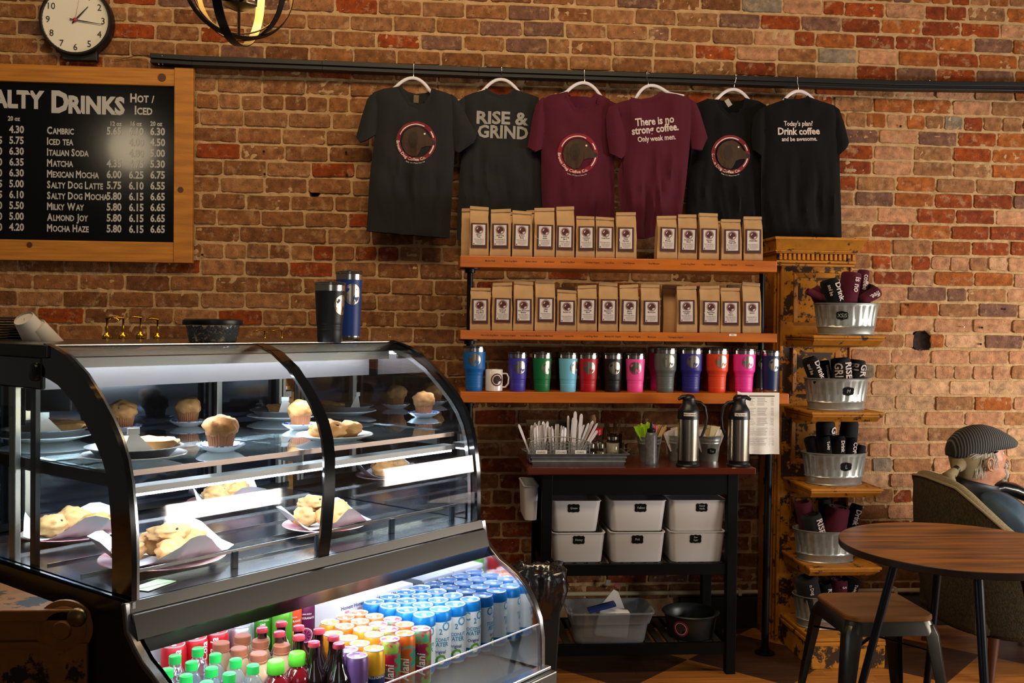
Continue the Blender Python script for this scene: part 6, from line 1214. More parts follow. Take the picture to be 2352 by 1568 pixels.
g = G(); g.add([(-.0, -.236, .53), (CLEN+.01, -.236, .53), (CLEN+.01, -.236, .655), (-.0, -.236, .655)], [(0, 1, 2, 3)]); g.obj('clear_guard', glassmat('guard_acrylic', '#dfe6ec', 1.6, .02), dc, recalc=False); G().box(0, -.238, .653, CLEN+.01, -.234, .656).obj('guard_edge', LIPM, dc)
G().box(-.01, -.262, .525, CLEN+.03, -.235, .535).obj('bay_ledge', LIPM, dc, bevel=.002); G().box(-.01, -.28, .0, CLEN+.036, BK, .524).obj('base_cabinet', M('base_steel', '#77766f', .35, .9), dc, bevel=.004)
def case_area(nm, a, b, sx, sy, pw):
    area(nm, W(*a), W(*b), sx, sy, pw, (.90, .94, 1)); o = COL.objects[-1] if 0 else bpy.data.objects[nm]
    z = (W(*a)-W(*b)).normalized(); x = U.copy(); y = z.cross(x).normalized(); o.rotation_euler = Matrix((x, y, z)).transposed().to_euler()
case_area('bay_front_fill', (.55, -.062, .798), (.55, .02, .56), 1.0, .03, 2.3)  # unseen area fill added to light the can fronts
case_area('case_front_fill', (.55, .27, 1.372), (.55, .30, 1.0), 1.0, .04, 4.0)  # unseen area fill added to brighten the front bakery goods
# ================================================================== drinks in the bay
DZ = .52; ALM = M('can_aluminium', '#dfe2e6', .25, .55)
def can(nm, lab, r, h, s, y, bands, cat='can', group=None, txt=(), z=DZ, rot=0., patch=()):
    """bands: [(z fraction, material)] from bottom; txt: (string, z fraction, size, material, angle, vertical)"""
    t = thing(nm, lab, cat, W(s, y, z), CRZ+rot, group); prof = [(r*.80, 0), (r*.84, .003), (r*.98, .012)]; ms = [0, 0]; mats = [ALM]
    z0 = .012; zt_ = h-.011
    for (fz, m) in bands:
        if m not in mats: mats.append(m)
        z1 = .012+(zt_-.012)*fz; prof.append((r, max(z0, .0125)+.0001)); ms.append(mats.index(m)); prof.append((r, z1)); ms.append(mats.index(m)); z0 = z1
    prof += [(r*.89, h-.003)]; ms.append(mats.index(bands[-1][1])); g = G(); g.lathe(prof, 28, ms=ms); g.obj('can_body', mats, t, smooth=45)
    G().lathe([(r*.89, h-.003), (r*.90, h), (r*.86, h+.0005), (r*.83, h-.0035), (.0001, h-.004)], 28, cap0=False).obj('can_lid', ALM, t, smooth=50)
    G().box(-.006, -.009, h-.0042, .006, .009, h-.0028).obj('pull_tab', ALM, t, bevel=.0008)
    for (wd, fz, sz, m, an, vert) in txt:
        g = G(); f = cyl(r, h*fz, -pi/2+an, off=.0004); V, F_ = text2d(wd, sz, .02, 'CENTER', .9, shear=.2 if vert else 0)
        if vert: V = [(-v[1]+sz*.3, v[0]) for v in V]
        printg(g, (V, F_), f, cut=.008); g.obj('can_lettering', m, t, recalc=False)
    for (geo, fz, sc, m, an, off) in patch: g = G(); printg(g, shiftg(geo, 0, 0, sc), cyl(r, h*fz, -pi/2+an, off=off), cut=.008); g.obj('can_picture', m, t, recalc=False)
    return t
def place(root, pos, labf, group=None):
    for k, (s, y) in enumerate(pos):
        if k == 0: o = root; o.location = W(s, y, DZ); o['_o'] = tuple(o.location)
        else: o = dup(root, W(s, y, DZ), root.rotation_euler.z+rnd.uniform(-.35, .35))
        o['label'] = labf(k, s, y)
        if group: o['group'] = group
CBL = M('can_blue', '#0b6fb8', .35, .3); CWH = M('can_white', '#e3eaec', .35, .2); CBT = M('can_blue_text', '#1a7fa8', .5); CGN = M('can_green', '#5f9a2c', .5); CCR = M('can_cream', '#dfe3d6', .5)
LEAF = [(-.9, -.2), (-.6, .5), (0, .85), (.6, .7), (.9, .1), (.5, -.6), (-.2, -.85)]
c2 = can('coconut_water_can', 'x', .033, .168, 0, 0, [(.15, CBL), (.87, CWH), (1., CBL)], txt=[('2', .62, .022, CBT, .1, 0), ('COCONUT', .50, .0135, CBT, 0, 0), ('WATER', .415, .017, CBT, 0, 0), ('Original', .30, .013, M('can_violet_text', '#3a3f86', .5), 0, 0), ('C  O', .68, .034, M('can_pale_blue', '#3f8fb3', .5), 0, 0)],
    patch=[(tri(LEAF), .19, .018, CGN, .1, .0006), (disc2d(.55, 12, .1, -.1), .19, .018, CCR, .1, .0010)])
c2.rotation_euler.z = CRZ-.75
RN = ['front', 'second', 'third', 'back']
pos = [(s, y) for y in (.0, .066, .132, .198) for s in (.893, .959, 1.025, 1.091)]
wn = ['leftmost', 'second from left', 'third from left', 'rightmost, by the mirror']
place(c2, pos, lambda k, s, y: 'tall blue and white coconut water can, %s row, %s' % (RN[k//4], wn[k % 4]), 'coconut water cans')
COLS = {'orange': '#d9651a', 'amber': '#d98a1e', 'pinkred': '#c2183f', 'yellow': '#e0a91c', 'purple': '#5c3a6e', 'teal': '#29a08c'}
def splash(nm, a, b): return M('can_'+nm, a, .35, .2, var=(26, b, .04))
AO = splash('orange_splash', '#d8611a', '#2aa38d'); AR = splash('red_splash', '#b81a3e', '#3aa070'); AT = splash('pink_splash', '#a51a4e', '#79b03a'); OR_ = M('can_orange', '#da6a1c', .35, .3); AM_ = M('can_amber', '#dc8b22', .35, .3); YE_ = M('can_yellow', '#dfa81b', .35, .3); NV_ = M('can_navy', '#16265a', .4, .2); PU_ = M('can_purple', '#6b4a80', .35, .3); TXW = M('can_text_white', '#e3dfd8', .5)
kw = dict(txt=[('Alani', .42, .032, TXW, 0, 1)], group='slim energy drink cans')
for k, (s, y, bb, lb) in enumerate(((.821, -.056, [(.85, AT), (1., AR)], 'slim green and pink splashed can, front row beside the coconut water'), (.763, -.052, [(.88, AO), (1., OR_)], 'slim orange can with teal splashes, front row'), (.704, -.055, [(.85, AR), (1., AT)], 'slim red can with green splashes, front row left'),
    (.820, .004, [(1., OR_)], 'slim orange can in the second row behind the pink splashed can'), (.762, .006, [(1., AT)], 'slim pink-red can in the second row'), (.832, .062, [(1., AR)], 'slim red can in the third row, rightmost'), (.775, .060, [(1., AT)], 'slim pink can in the third row'))):
    can('energy_drink_can', lb, .0285, .156, s, y, bb, rot=-.75, **kw)
for k, (s, y, m1, lb) in enumerate(((.704, .003, AM_, 'slim amber-topped can, second row'), (.718, .060, AM_, 'slim amber-topped can, third row'), (.821, .122, OR_, 'orange can in the back rows beside the white cartons'), (.762, .118, OR_, 'orange can, fourth row middle'), (.705, .117, OR_, 'orange can, fourth row left'), (.816, .178, OR_, 'orange can, last row right'), (.762, .178, OR_, 'orange can, last row middle'), (.703, .174, AM_, 'amber can, last row left'), (.640, .034, AM_, 'amber can between the dark bottles and slim cans'), (.629, -.022, AM_, 'amber can behind the yellow and blue soda can'), (.577, -.034, PU_, 'purple can behind the purple soda can'), (.640, .09, AM_, 'amber can farther back beside the dark bottles'))):
    can('soda_can', lb, .0285, .156, s, y, [(.7, NV_), (1., m1)], group='italian soda cans', rot=-.75)
can('soda_can', 'yellow and navy sparkling soda can, front row', .0285, .156, .624, -.078, [(.1, YE_), (.62, NV_), (1., YE_)], group='italian soda cans', rot=-.75, txt=[('SANPELLEGRINO', .56, .0095, TXW, 0, 0), ('LIMONATA', .35, .008, TXW, 0, 0)])
can('soda_can', 'purple and navy sparkling soda can at the left of the front row', .0285, .156, .561, -.084, [(.1, PU_), (.62, NV_), (1., PU_)], group='italian soda cans', rot=-.75, txt=[('SANPELLEGRINO', .56, .0095, TXW, 0, 0), ('MELOGRANO', .35, .008, TXW, 0, 0)])
def fruitcan(s, y, body, fr1, fr2, word, lb):
    b = M('fcan_'+body, body, .35, .2); can('sparkling_juice_can', lb, .0285, .156, s, y, [(1., b)], group='sparkling juice cans', rot=-.75, txt=[(word, .72, .0085, TXW, 0, 0), ('ITALIAN SODA', .8, .006, TXW, 0, 0)], patch=[(disc2d(1, 20), .42, .022, TXW, 0, .0004), (disc2d(.88, 20), .42, .022, M('fr_'+fr1, fr1, .5), 0, .0008)]+[(tri([(0, 0), (.7*cos(a-.25), .7*sin(a-.25)), (.7*cos(a+.25), .7*sin(a+.25))]), .42, .022, M('fr_'+fr2, fr2, .5), 0, .0012) for a in [q*pi/4 for q in range(8)]])
fruitcan(.847, .368, '#c4141c', '#e8837a', '#c4333a', 'WATERMELON', 'red can with a cut fruit picture beside the white cartons'); fruitcan(.790, .375, '#5e1340', '#c04a78', '#5e1340', 'POMEGRANATE', 'plum can with a pink fruit picture'); fruitcan(.742, .381, '#d4481a', '#f0a52a', '#d4481a', 'BLOOD ORANGE', 'orange can with an orange slice picture'); fruitcan(.690, .36, '#4f9a1e', '#b8d84a', '#4f9a1e', 'LIME', 'bright green can with lime picture'); fruitcan(.672, .42, '#3f8f22', '#b8d84a', '#4f9a1e', 'LIME', 'green can behind the bright green one')
CRD = M('can_cola_red', '#b3101a', .35, .25); CSV = M('can_silver', '#b9bcc2', .3, .8)
for k, (s, y, lb) in enumerate(((.52, .431, 'red cola can, front, right one'), (.382, .425, 'red cola can nearest the left end'), (.452, .43, 'red cola can in the middle of the front row'), (.438, .495, 'red cola can in the back row, left'), (.50, .50, 'red cola can in the back row, right'))):
    can('cola_can', lb, .033, .122, s, y, [(1., CRD)], group='red cola cans', rot=-.75+k*.5, txt=[('Coca-Cola', .45, .03, TXW, 0, 1)])
for k, (s, y, lb) in enumerate(((.67, .449, 'silver cola can with a red disc, rightmost'), (.597, .428, 'silver cola can, front left'), (.631, .49, 'silver cola can, back middle'), (.565, .49, 'silver cola can, back left'), (.69, .515, 'silver cola can, back right'))):
    can('diet_cola_can', lb, .033, .122, s, y, [(1., CSV)], group='silver cola cans', rot=-.75, patch=[(disc2d(1, 18), .45, .018, CRD, .4, .0005)])
def bottle(nm, lab, s, y, prof, mB, capprof, mC, cat='bottle', group=None, liquid=None, band=None, neckm=None, z=DZ):
    t = thing(nm, lab, cat, W(s, y, z), CRZ, group); G().lathe(prof, 24).obj('bottle', mB, t, smooth=60)
    if liquid: G().lathe([(max(r-.0015, .0001), zz+.001) for r, zz in liquid[0]], 20).obj('liquid', liquid[1], t, smooth=60)
    if band: g = G(); g.lathe([(band[0]+.0006, band[1]), (band[0]+.0006, band[2])], 24, cap0=False, cap1=False); g.obj('label', band[3], t, smooth=60)
    g = G(); g.lathe(capprof, 24, flute=0); g.obj('cap', mC, t, smooth=40); return t
PET = glassmat('clear_pet', '#e3edf2', 1.8, .04, .10, '#c3d6e2'); GCAP = M('cap_green', '#1b9a3e', .4)
wp = [(.026, 0), (.0305, .004), (.0305, .05), (.029, .055), (.0305, .06), (.0305, .11), (.027, .125), (.015, .152), (.0125, .157), (.0125, .175)]
cp = [(.0145, .160), (.0145, .178), (.012, .180), (.0001, .180)]
wpos = [(835, 1190), (585, 1270), (1025, 1255), (765, 1340), (1250, 1310), (1440, 1375), (985, 1405), (495, 1420), (705, 1485), (1180, 1465), (340, 1360), (930, 1560), (480, 1585)]
wl = ['at the back of the group', 'left of the rear one', 'right of the rear one', 'in the middle of the left side', 'beside the brown-capped bottles', 'rightmost, beside the red juice', 'in the centre of the group', 'at the left edge', 'in front on the left', 'in front on the right', 'touching the left rail', 'at the bottom of the picture', 'at the bottom left corner']
w0 = None
for k, (a, b) in enumerate(wpos):
    s, y = onC(280+a/4.781, 1240+b/4.781, DZ+.178); s = max(s, .04)
    if w0 is None: w0 = bottle('water_bottle', 'x', s, y, wp, PET, cp, GCAP, group='small clear water bottles', band=(.0305, .068, .1, M('water_label', '#7a2333', .5, alpha=.8)))
    else: o = dup(w0, W(s, y, DZ), CRZ)
    (w0 if k == 0 else o)['label'] = 'clear water bottle with green cap, '+wl[k]
BC = M('cap_brown', '#8a4f35', .5); bpf = [(.028, 0), (.032, .004), (.032, .10), (.029, .118), (.0205, .138), (.0195, .142), (.0195, .15)]; b0 = None
bl_ = ['rear right', 'rear left', 'second row right', 'second row left', 'front right, beside the juice', 'front middle']
for k, (a, b) in enumerate([(1325, 1050), (1090, 1130), (1520, 1100), (1285, 1190), (1755, 1150), (1500, 1245)]):
    s, y = onC(280+a/4.781, 1240+b/4.781, DZ+.163)
    if b0 is None: b0 = bottle('coffee_drink_bottle', 'x', s, y, bpf, M('milk_coffee', '#a88a6a', .25, coat=.5), [(.0215, .143), (.0215, .146), (.0205, .147), (.021, .163), (.019, .165), (.0001, .165)], BC, group='bottled coffee drinks')
    else: o = dup(b0, W(s, y, DZ), CRZ)
    (b0 if k == 0 else o)['label'] = 'milky coffee bottle with wide brown cap, '+bl_[k]
JG = glassmat('juice_bottle_clear', '#e9e4e2', 1.6, .04); LG = M('cap_lime', '#4fae25', .4); jp_ = [(.029, 0), (.034, .005), (.035, .05), (.034, .10), (.031, .118), (.021, .130), (.0185, .134), (.0185, .15)]
j0 = None
for k, (a, b, ll) in enumerate(((1690, 1320, 'left'), (1925, 1230, 'right'))):
    s, y = onC(280+a/4.781, 1240+b/4.781, DZ+.168)
    if j0 is None: j0 = bottle('juice_bottle', 'x', s, y, jp_, M('red_juice', '#5e0810', .12, coat=1.), [(.0205, .138), (.0215, .140), (.0205, .164), (.018, .168), (.0001, .168)], LG, group='red juice bottles', band=(.035, .03, .085, M('juice_label', '#bfa79c', .6)))
    else: o = dup(j0, W(s, y, DZ), CRZ)
    (j0 if k == 0 else o)['label'] = 'dark red juice bottle with lime green cap, the %s of two' % ll
RB = M('dark_brown_glass', '#120805', .08, coat=1.); RC = M('crown_cap_red', '#b23a48', .3, .5); rp_ = [(.026, 0), (.0305, .004), (.0305, .095), (.027, .112), (.016, .135), (.0125, .155), (.012, .178), (.0135, .18), (.0135, .186)]; r0 = None
rl = ['rearmost', 'rear left', 'second row left', 'second row right', 'third row left', 'third row right', 'front left', 'right side rear', 'right side front', 'behind the front one', 'foremost beside the purple soda can']
cc = [(280+a/4.781, 1240+b/4.781) for a, b in ((1750, 900), (1540, 965), (1730, 1010), (1940, 945), (1945, 1050), (2165, 980), (2110, 1120))]+[(720+a/4.356, 1240+b/4.356) for a, b in ((50, 890), (200, 960), (255, 1035), (20, 1015))]
seen = []
for k, (a, b) in enumerate(cc):
    s, y = onC(a, b, DZ+.19)
    if any(abs(s-q[0]) < .03 and abs(y-q[1]) < .03 for q in seen): continue
    seen.append((s, y))
    if r0 is None: r0 = bottle('root_beer_bottle', 'x', s, y, rp_, RB, [(.0150, .180), (.0158, .182), (.0140, .191), (.011, .1925), (.0001, .1925)], RC, group='dark bottles with red crown caps')
    else: o = dup(r0, W(s, y, DZ), CRZ)
    (r0 if k == 0 else o)['label'] = 'dark brown glass bottle with red crown cap, '+rl[k]
bottle('juice_bottle', 'amber juice bottle squeezed against the left rail', .10, .23, jp_, M('amber_juice', '#b0642a', .15, coat=1.), [(.0205, .138), (.0215, .140), (.0205, .164), (.0001, .168)], M('cap_pale', '#b9a99c', .4))
WB = M('carton_white', '#d5d6da', .5); BT = M('carton_blue_text', '#1f2f66', .6); RT = M('carton_red_text', '#c23a3a', .6)
for k, (a, b, lb) in enumerate(((.80, .948, 'left'), (.952, 1.10, 'right'))):
    t = thing('juice_carton', 'long white juice-box carton printed in blue, the %s of two' % lb, 'carton', W(a, .238, DZ), CRZ, 'white juice cartons'); G().box(0, 0, 0, b-a, .27, .172).obj('carton', WB, t, bevel=.002); g = G(); g2 = G(); n_ = 3
    for q in range(n_):
        x = (q+.5)*(b-a)/n_; printg(g, text2d('Honest', .0155, .02), plane((x, -.0008, .152))); printg(g2, text2d('KIDS', .008, .02), plane((x, -.0008, .141)))
    for q in range(14): x = rc.uniform(.005, b-a-.03); yq = rc.uniform(.02, .24); g.add([(x, yq, .1728), (x+rc.uniform(.008, .02), yq, .1728), (x+.02, yq+.001, .1728), (x, yq+.001, .1728)], [(0, 1, 2, 3)])
    g.obj('carton_lettering', BT, t, recalc=False); g2.obj('carton_red_lettering', RT, t, recalc=False)
t = thing('red_carton', 'red drink carton at the back right of the drinks bay', 'carton', W(.98, .512, DZ), CRZ); G().box(0, 0, 0, .11, .04, .20).obj('carton', M('carton_red', '#b8282f', .5), t, bevel=.002); printg(g := G(), text2d('HI-C', .03, .02), plane((.055, -.0008, .15))); g.obj('carton_lettering', TXW, t, recalc=False)
# ================================================================== bakery goods
PLW = M('plate_white', '#d3d6da', .2, coat=.6); PLB = M('plate_blue_rim', '#2b4a9c', .25, coat=.6, var=(90, '#c3cadc', .08)); PLP = M('plate_pink', '#c9707c', .3, coat=.4, var=(22, '#e3b9b4', .1)); TIN = M('pie_tin', '#a9acb0', .3, .9)
CRUST = M('pastry_golden', '#b9773c', .75, var=(30, '#d9a96c', .25), bump=(60, .6)); CRUST2 = M('pastry_pale', '#c9a06a', .8, var=(30, '#a87440', .25), bump=(50, .6)); DOUGH = M('muffin_top', '#8a5426', .8, var=(25, '#b98a52', .2), bump=(70, .8)); CUPP = M('muffin_paper', '#8f5a35', .7); BLU = M('blueberry', '#241a26', .5); WAX = M('wax_paper', '#cfd0d4', .6, bump=(20, .5))
SHT, DKT = 1.1735, .9235
def plate(pxp, z, r, m, lab, rim=None, scal=0, mm=None):
    s, y = onC(pxp[0], pxp[1], z); y = min(max(y, .10+r*.75), BK-r-.03); s = min(max(s, r+.02), CLEN-r-.015); t = thing('plate', lab, 'plate', W(s, y, z), CRZ); g = G(); ms = [0, 0, 0, 1 if rim else 0, 1 if rim else 0]
    g.lathe([(r*.55, 0), (r*.6, .003), (r*.75, .006), (r, .016), (r*.99, .018), (r*.7, .008), (.0001, .006)], 48, ms=[0, 0, 0, 1 if rim else 0, 1 if rim else 0, 0], flute=scal, fn=14, fz=(.01, .02)); g.obj('plate_body', [m, rim or m], t, smooth=60); return s, y
def muffin(s, y, z, lab, r=.036, sd=1):
    t = thing('muffin', lab, 'muffin', W(s, y, z), CRZ, 'blueberry muffins'); G().lathe([(r*.70, 0), (r*.74, .003), (r*.98, .047)], 60, flute=.0016, fn=30).obj('paper_cup', CUPP, t, smooth=30)
    G().ball((0, 0, .052), r*1.17, r*1.17, .030, 28, 16, nz=.22, nsc=2.2, seed=sd).obj('muffin_top', DOUGH, t, smooth=80)
    for k in range(5): a = -2.4+k*.7; G().ball((cos(a)*r*.85, sin(a)*r*.85, .062+.008*sin(k*3)), .006, .005, .005, 8, 6).obj('blueberry', BLU, t, smooth=80)
def lump(nm, lab, cat, s, y, z, rx, ry, rz, m, sd, group=None, nz=.25, nsc=2.5, rot=0, chips=0):
    t = thing(nm, lab, cat, W(s, y, z), CRZ+rot, group); G().ball((0, 0, rz*.9), rx, ry, rz, 28, 18, nz=nz, nsc=nsc, seed=sd).obj('baked_dough', m, t, smooth=80)
    for k in range(chips): a = k*1.3; G().ball((cos(a)*rx*.6, -abs(sin(a))*ry*.6-.004, rz*1.45), .0045, .004, .003, 6, 5).obj('chocolate_chip', BLU, t)
s, y = plate((507, 1035), SHT, .06, PLW, 'blue-patterned saucer under the front muffin on the glass shelf', PLB); muffin(s, y, SHT+.007, 'big blueberry muffin at the front of the glass shelf', .037, 3)
s, y = plate((432, 978), SHT, .055, PLW, 'blue-rimmed saucer under the rear muffin', PLB); muffin(s, y, SHT+.007, 'pale-topped muffin at the back of the glass shelf', .034, 8)
s, y = plate((242, 985), SHT, .055, PLW, 'blue-rimmed saucer under the left muffin', PLB); muffin(s, y, SHT+.007, 'muffin at the back left behind the black glass band', .034, 12)
s, y = plate((690, 985), SHT, .055, PLW, 'blue-rimmed saucer half hidden by the centre band', PLB); muffin(s, y, SHT+.007, 'muffin half hidden behind the centre black band', .033, 15)
def pie(pxp, z, lab, sd):
    s, y = plate(pxp, z, .115, PLW, 'scalloped white plate under '+lab, None, .003); tn = thing('pie_tin', 'fluted metal pie tin holding '+lab, 'pie tin', W(s, y, z+.008), CRZ); G().lathe([(.075, 0), (.098, .024), (.106, .025), (.107, .027), (.097, .026), (.074, .002), (.0001, .002)], 72, flute=.0018, fn=40, fz=(.02, .03)).obj('tin', TIN, tn, smooth=40)
    t = thing('pie', lab, 'pie', W(s, y, z+.011), CRZ); V = []; n = 20; a0, a1 = -.9, 1.5
    g = G()
    for i in range(n+1):
        a = a0+(a1-a0)*i/n
        for (r, zz) in ((.0, .0), (.072, .0), (.093, .026), (.100, .032+.004*sin(i*2.1)), (.090, .036), (.07, .034), (.0, .030)): V.append((r*cos(a), r*sin(a), zz+.003*noise.noise(Vector((r*60, a*5, sd)))))
    m = 7; g.add(V, [(i*m+j, (i+1)*m+j, (i+1)*m+j+1, i*m+j+1) for i in range(n) for j in range(m-1)]+[tuple(range(m)), tuple(n*m+j for j in reversed(range(m)))]); g.obj('pie_wedge', CRUST, t, smooth=50)
    tg = thing('price_card', 'folded white name card near '+lab, 'card', W(s-.02, y-.045, z+.012), CRZ-.3); G().prism([(-.035, 0), (.05, 0), (0, .055), (-.018, .055)], (0, 0, 0), (1, 0, 0), (0, 0, 1), (0, .0015, 0)).obj('card', PAPER, tg); G().box(-.022, -.004, .054, .004, .004, .068).obj('comb_clip', WHITEP, tg)
pie((265, 1062), SHT, 'the golden pie on the front left of the glass shelf', 1); pie((610, 958), SHT, 'the pie at the back centre of the glass shelf', 4); pie((95, 1010), SHT, 'the pie by the left side glass', 7)
s, y = plate((785, 1012), SHT, .105, PLW, 'pale oval plate of scones on the right of the glass shelf')
lump('scone', 'large chocolate chip scone on the right shelf plate', 'scone', s-.035, y-.01, SHT+.008, .055, .045, .026, CRUST, 5, 'scones on the shelf plate', chips=4); lump('scone', 'sugared round scone on the right shelf plate', 'scone', s+.045, y-.01, SHT+.008, .036, .034, .022, CRUST2, 9, 'scones on the shelf plate')
def sheet(s, y, z, r, lab, sd, pts=6):
    t = thing('wax_paper', lab, 'paper', W(s, y, z), CRZ+sd); g = G(); V = [(0, 0, 0)]; n = 32; rings = 5
    for j in range(1, rings+1):
        for i in range(n):
            a = 2*pi*i/n; k = max(abs(cos(a)), abs(sin(a)))**-.8; rr = r*j/rings*k; up = max(0, (j/rings-.55))**1.3*r*.9*(1+.8*sin(a*pts/2+sd*3)) ; V.append((rr*cos(a), rr*sin(a), up+.002*sin(a*9+j)))
    g.add(V, [(0, 1+i, 1+(i+1) % n) for i in range(n)]+[(1+(j-1)*n+i, 1+j*n+i, 1+j*n+(i+1) % n, 1+(j-1)*n+(i+1) % n) for j in range(1, rings) for i in range(n)]); g.obj('sheet', WAX, t, smooth=70, recalc=False)
def heap(pxp, r, lab, items, sd):
    s, y = plate(pxp, DKT, r, PLP, 'pink floral plate under '+lab); sheet(s, y, DKT+.012, r*.88, 'white wax paper under '+lab, sd)
    for k, (dx, dy, dz, rx, ry, rz, m, rot, nm, lb) in enumerate(items): lump(nm, lb, nm, s+dx, y+dy, DKT+.017+dz, rx, ry, rz, m, sd+k*3, 'baked goods on '+lab, nz=.3, nsc=2.8, rot=rot, chips=2 if m is CRUST2 else 0)
heap((405, 1300), .145, 'the pastries at the front left', [(-.07, .03, 0, .045, .034, .024, CRUST2, .3, 'cookie', 'pale cookie at the left of the front pastry plate'), (.01, .04, .0, .05, .036, .028, CRUST, -.4, 'pastry', 'folded pastry at the back of the front plate'), (.065, .0, 0, .055, .034, .027, CRUST, .2, 'pastry', 'long golden turnover at the right of the front plate'), (-.005, -.045, .0, .052, .034, .025, CRUST, .5, 'pastry', 'filled croissant at the front of the front plate'), (.015, .0, .032, .052, .034, .022, CRUST2, -.1, 'cookie', 'cookie on top of the front plate heap')], 2)
heap((745, 1215), .115, 'the croissants in the middle', [(-.05, .02, 0, .042, .034, .026, CRUST2, .3, 'cookie', 'chocolate chip cookie on the middle plate'), (.0, -.03, 0, .046, .032, .028, CRUST, -.4, 'croissant', 'golden croissant at the front of the middle plate'), (.055, .0, 0, .046, .03, .028, CRUST, .6, 'croissant', 'curled croissant at the right of the middle plate'), (-.02, .03, .035, .04, .034, .022, CRUST2, .1, 'cookie', 'cookie on top of the middle plate')], 5)
heap((520, 1160), .12, 'the pastries at the back', [(-.04, .0, 0, .046, .034, .028, CRUST2, .3, 'cookie', 'cookie at the left of the back plate'), (.03, .0, 0, .05, .034, .03, CRUST, -.2, 'pastry', 'golden pastry on the back plate')], 9)
heap((160, 1235), .12, 'the cookies by the left glass', [(-.05, .0, 0, .046, .04, .026, CRUST2, .3, 'cookie', 'big cookie at the left of the left plate'), (.02, .02, .0, .05, .042, .03, CRUST2, .8, 'cookie', 'big cookie at the middle of the left plate'), (.05, -.04, 0, .045, .036, .024, M('cookie_nutty', '#9c7c45', .8, bump=(80, .8)), 0, 'cookie', 'nutty cookie at the right of the left plate')], 12)
t = thing('note_card', 'pale green note card lying inside the left bottom of the case', 'card', W(.09, .06, .9195), CRZ+.3); G().box(-.045, -.025, 0, .045, .025, .001).obj('card', M('pale_green_card', '#b9cfa9', .8), t)
# ================================================================== things on the case top
TOPZ = 1.4385
def topitem(px_, Y=None): s, y = onC(px_, 786, TOPZ); return s, y
s, y = onC(757, 786, TOPZ); p = W(s, y, TOPZ); tumbler('A', 'black', '#141415', 'black tumbler standing on the display case', p, 0, 'tumblers on the display case', 1.05+p.x*-.2)
s, y = onC(816, 783, TOPZ); p = W(s, y+.03, TOPZ)
_k = tumbler('C', 'royal', '#12327a', 'tall royal blue tumbler standing on the display case', p, 0, 'tumblers on the display case', .35); _k.scale = (1, 1, 1.14)
s, y = onC(540, 787, TOPZ); bj = thing('bean_jar', 'low clear jar of coffee beans with black lid on the case top', 'jar', W(s, y+.10, TOPZ), CRZ); BEAN = M('coffee_beans', '#1c0f09', .3)
G().lathe([(.060, 0), (.064, .003), (.072, .045), (.0725, .047)], 40, cap1=False).obj('jar', MATS['clear_pet'], bj, smooth=50); G().lathe([(.0795, .047), (.0805, .049), (.080, .060), (.074, .0635), (.0001, .064)], 40).obj('jar_lid', BLACKP, bj, smooth=40)
g = G(); rb = random.Random(8)
for k in range(420):
    a = rb.random()*2*pi; z = rb.uniform(.003, .043); r = .058+.011*z/.045-rb.random()*.004; st = g.mark(); g.ball((0, 0, 0), .0045, .003, .0022, 6, 4); g.x(Matrix.Translation((r*cos(a), r*sin(a), z)) @ Matrix.Rotation(a+pi/2, 4, 'Z') @ Matrix.Rotation(rb.random()*3, 4, 'Y'), st)
g.obj('beans', BEAN, bj, smooth=80, kind='stuff')
# back counter with syrup pumps, lids and cups behind the case
bc = thing('back_counter', 'dark counter hidden behind the display case', 'counter', W(.2, 1.1, 0), CRZ); G().box(-.4, -.14, 0, 1.0, .30, 1.22).obj('counter_body', M('counter_dark', '#1a1511', .5), bc); G().box(-.41, -.15, 1.22, 1.01, .31, 1.25).obj('counter_top', M('counter_top_dark', '#201c18', .3), bc, bevel=.004)
GOLD = M('gold_pump', '#b98a24', .25, 1.); AMB = M('syrup_glass', '#7a5a22', .15, coat=1.)
def pump(pxx, pyt, lab, dirx):
    s, ztop = onB(pxx, pyt, 1.06+(.05 if pxx > 500 else 0)); p = W(s, 1.06+(.05 if pxx > 500 else 0), 0); t = thing('syrup_pump_bottle', lab, 'bottle', (p.x, p.y, 1.25), 0, 'syrup bottles with gold pumps'); h = ztop-1.25
    G().lathe([(.032, 0), (.034, .004), (.034, h-.24), (.0135, h-.16), (.0130, h-.075)], 24).obj('bottle', AMB, t, smooth=60); G().lathe([(.0125, h-.080), (.0145, h-.078), (.0145, h-.060), (.008, h-.054), (.0038, h-.046), (.0028, h-.008), (.0048, h-.006), (.005, h), (.0001, h+.001)], 16).obj('pump_collar', GOLD, t, smooth=50)
    G().tube([(-dirx*.004, 0, h-.003), (dirx*.018, -.004, h), (dirx*.034, -.008, h-.004), (dirx*.040, -.010, h-.010)], [.0045, .004, .0032, .0025], 8, flat=(1.4, .8)).obj('spout', GOLD, t, smooth=60)
for k, (px_, dx, zt_, lb) in enumerate(((246, 1, 728, 'syrup bottle with gold pump, leftmost of the four together'), (283, -1, 728, 'syrup bottle with gold pump, second of the four together'), (323, -1, 727, 'syrup bottle with gold pump, third of the four together'), (362, -1, 731, 'syrup bottle with gold pump, fourth of the four together'), (608, -1, 757, 'syrup bottle with gold pump just right of the bean jar'), (647, -1, 757, 'syrup bottle with gold pump farthest right'))): pump(px_, zt_, lb, dx)
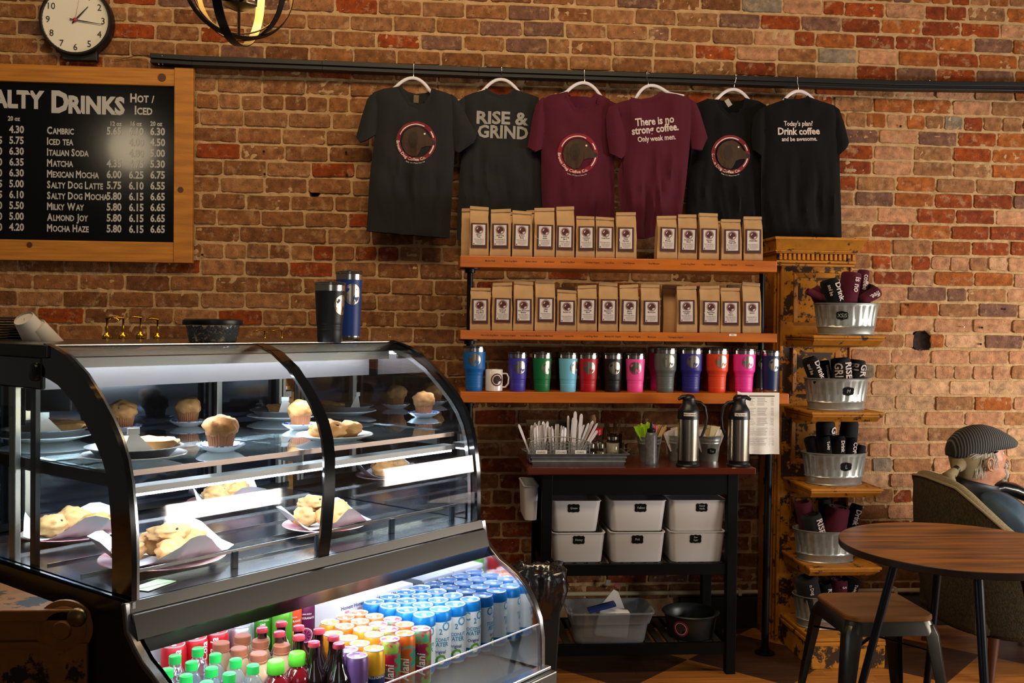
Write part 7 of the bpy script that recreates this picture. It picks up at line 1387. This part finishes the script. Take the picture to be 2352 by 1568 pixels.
# stacked black lids and leaning cup
for (px_, Yd, r, n, z0, lb) in ((22, 2.92, .047, 15, 1.39, 'taller stack'), (52, 3.02, .042, 11, 1.39, 'middle stack'), (72, 3.06, .036, 9, 1.39, 'shorter stack')):
    q = ray(px_, 760); p = Vector((0, 0, CAMH))+q*(Yd/q.y)
    t = thing('lid_stack', 'black plastic cup lids nested in the %s behind the case' % lb, 'lid stack', (p.x, p.y, z0), 0, 'stacks of black lids')
    for k in range(n): G().lathe([(r, 0), (r+.001, .002), (r-.002, .0045), (r-.008, .0055), (r-.010, .003), (.0001, .003)], 24, c=(rb.uniform(-.001, .001), 0, .002+k*.0074)).obj('lid', BLACKP, t, smooth=50)
    o = G().box(-r, -r, 0, r, r, z0-1.25).obj('lid_tray', BLACKP, bevel=.003); o.location = (p.x, p.y, 1.25); tag(o, 'black holder under the %s of lids' % lb, 'holder')
q = ray(100, 765); p = Vector((0, 0, CAMH))+q*(2.78/q.y); CUPW = M('paper_cup_white', '#c4bcb2', .7)
cu = thing('paper_cup', 'leaning white paper cup upside down behind the case', 'cup', (p.x+.012, p.y, 1.405)); Mx = Matrix.Rotation(radians(-20), 4, 'Y') @ Matrix.Rotation(radians(38), 4, 'X')
G().lathe([(.043, 0), (.0435, .004), (.0265, .125), (.0255, .126), (.025, .122), (.0001, .122)], 32).x(Mx).obj('cup', CUPW, cu, smooth=50); G().box(-.0004, -.006, .1222, .0004, .006, .1226).x(Mx).obj('seam', LDK, cu)
cu2 = dup(cu, (p.x+.034, p.y+.02, 1.385), 0, 'second white paper cup nested below the leaning one'); cu['group'] = cu2['group'] = 'leaning paper cups'
o = G().box(-.06, -.05, 0, .06, .05, .125).obj('cup_caddy', BLACKP, bevel=.004); o.location = (p.x+.02, p.y+.03, 1.25); tag(o, 'black cup holder box behind the case', 'holder')
# ================================================================== carved wooden counter at the left
WD = distress('dark_carved_wood', '#5b3a16', '#140b05', .56, 10)
cw = thing('carved_counter', 'dark carved wooden counter with a scroll bracket left of the case', 'counter', (-1.0, 2.3, 0)); pl = [(-.735, 2.18), (-1.75, 2.18), (-1.75, 2.64), (-1.25, 2.64)]
def slab(z0, z1, ex, m, nm): G().prism([(x-(ex if x < -1.5 else -ex*.0), y-(ex if y < 2.3 else 0)) for x, y in pl], (0, 0, z0), (1, 0, 0), (0, 1, 0), (0, 0, z1-z0)).obj(nm, m, cw, True, bevel=.003)
slab(0, .80, 0, WD, 'counter_body'); slab(.80, .815, .012, WD, 'moulding'); slab(.815, .86, .004, WD, 'frieze'); slab(.86, .885, .02, WD, 'counter_top')
def onW(px_, py_): return onY(px_, py_, 2.18)
c = onW(150, 1440)
for (r, d) in ((.060, .012), (.048, .020), (.034, .014), (.022, .026)): G().lathe([(r, 0), (r, d*.7), (r*.8, d), (.0001, d)], 40).x(Matrix.Translation((c.x, 2.18, c.z)) @ Matrix.Rotation(pi/2, 4, 'X')).obj('scroll_ring', WD, cw, True, smooth=40)
G().box(c.x-.05, 2.165, 0, c.x+.05, 2.18, c.z-.03).obj('pilaster', WD, cw, True, bevel=.004)
for dx in (.075, .09): G().box(c.x+dx, 2.168, 0, c.x+dx+.006, 2.18, .80).obj('reed', WD, cw, True, bevel=.002)
c = onW(195, 1402); G().lathe([(.008, 0), (.008, .02), (.018, .026), (.02, .036), (.016, .042), (.0001, .044)], 24).x(Matrix.Translation((c.x, 2.165, c.z)) @ Matrix.Rotation(pi/2, 4, 'X')).obj('knob', M('aged_brass', '#6b5126', .35, .8), cw, True, smooth=50)
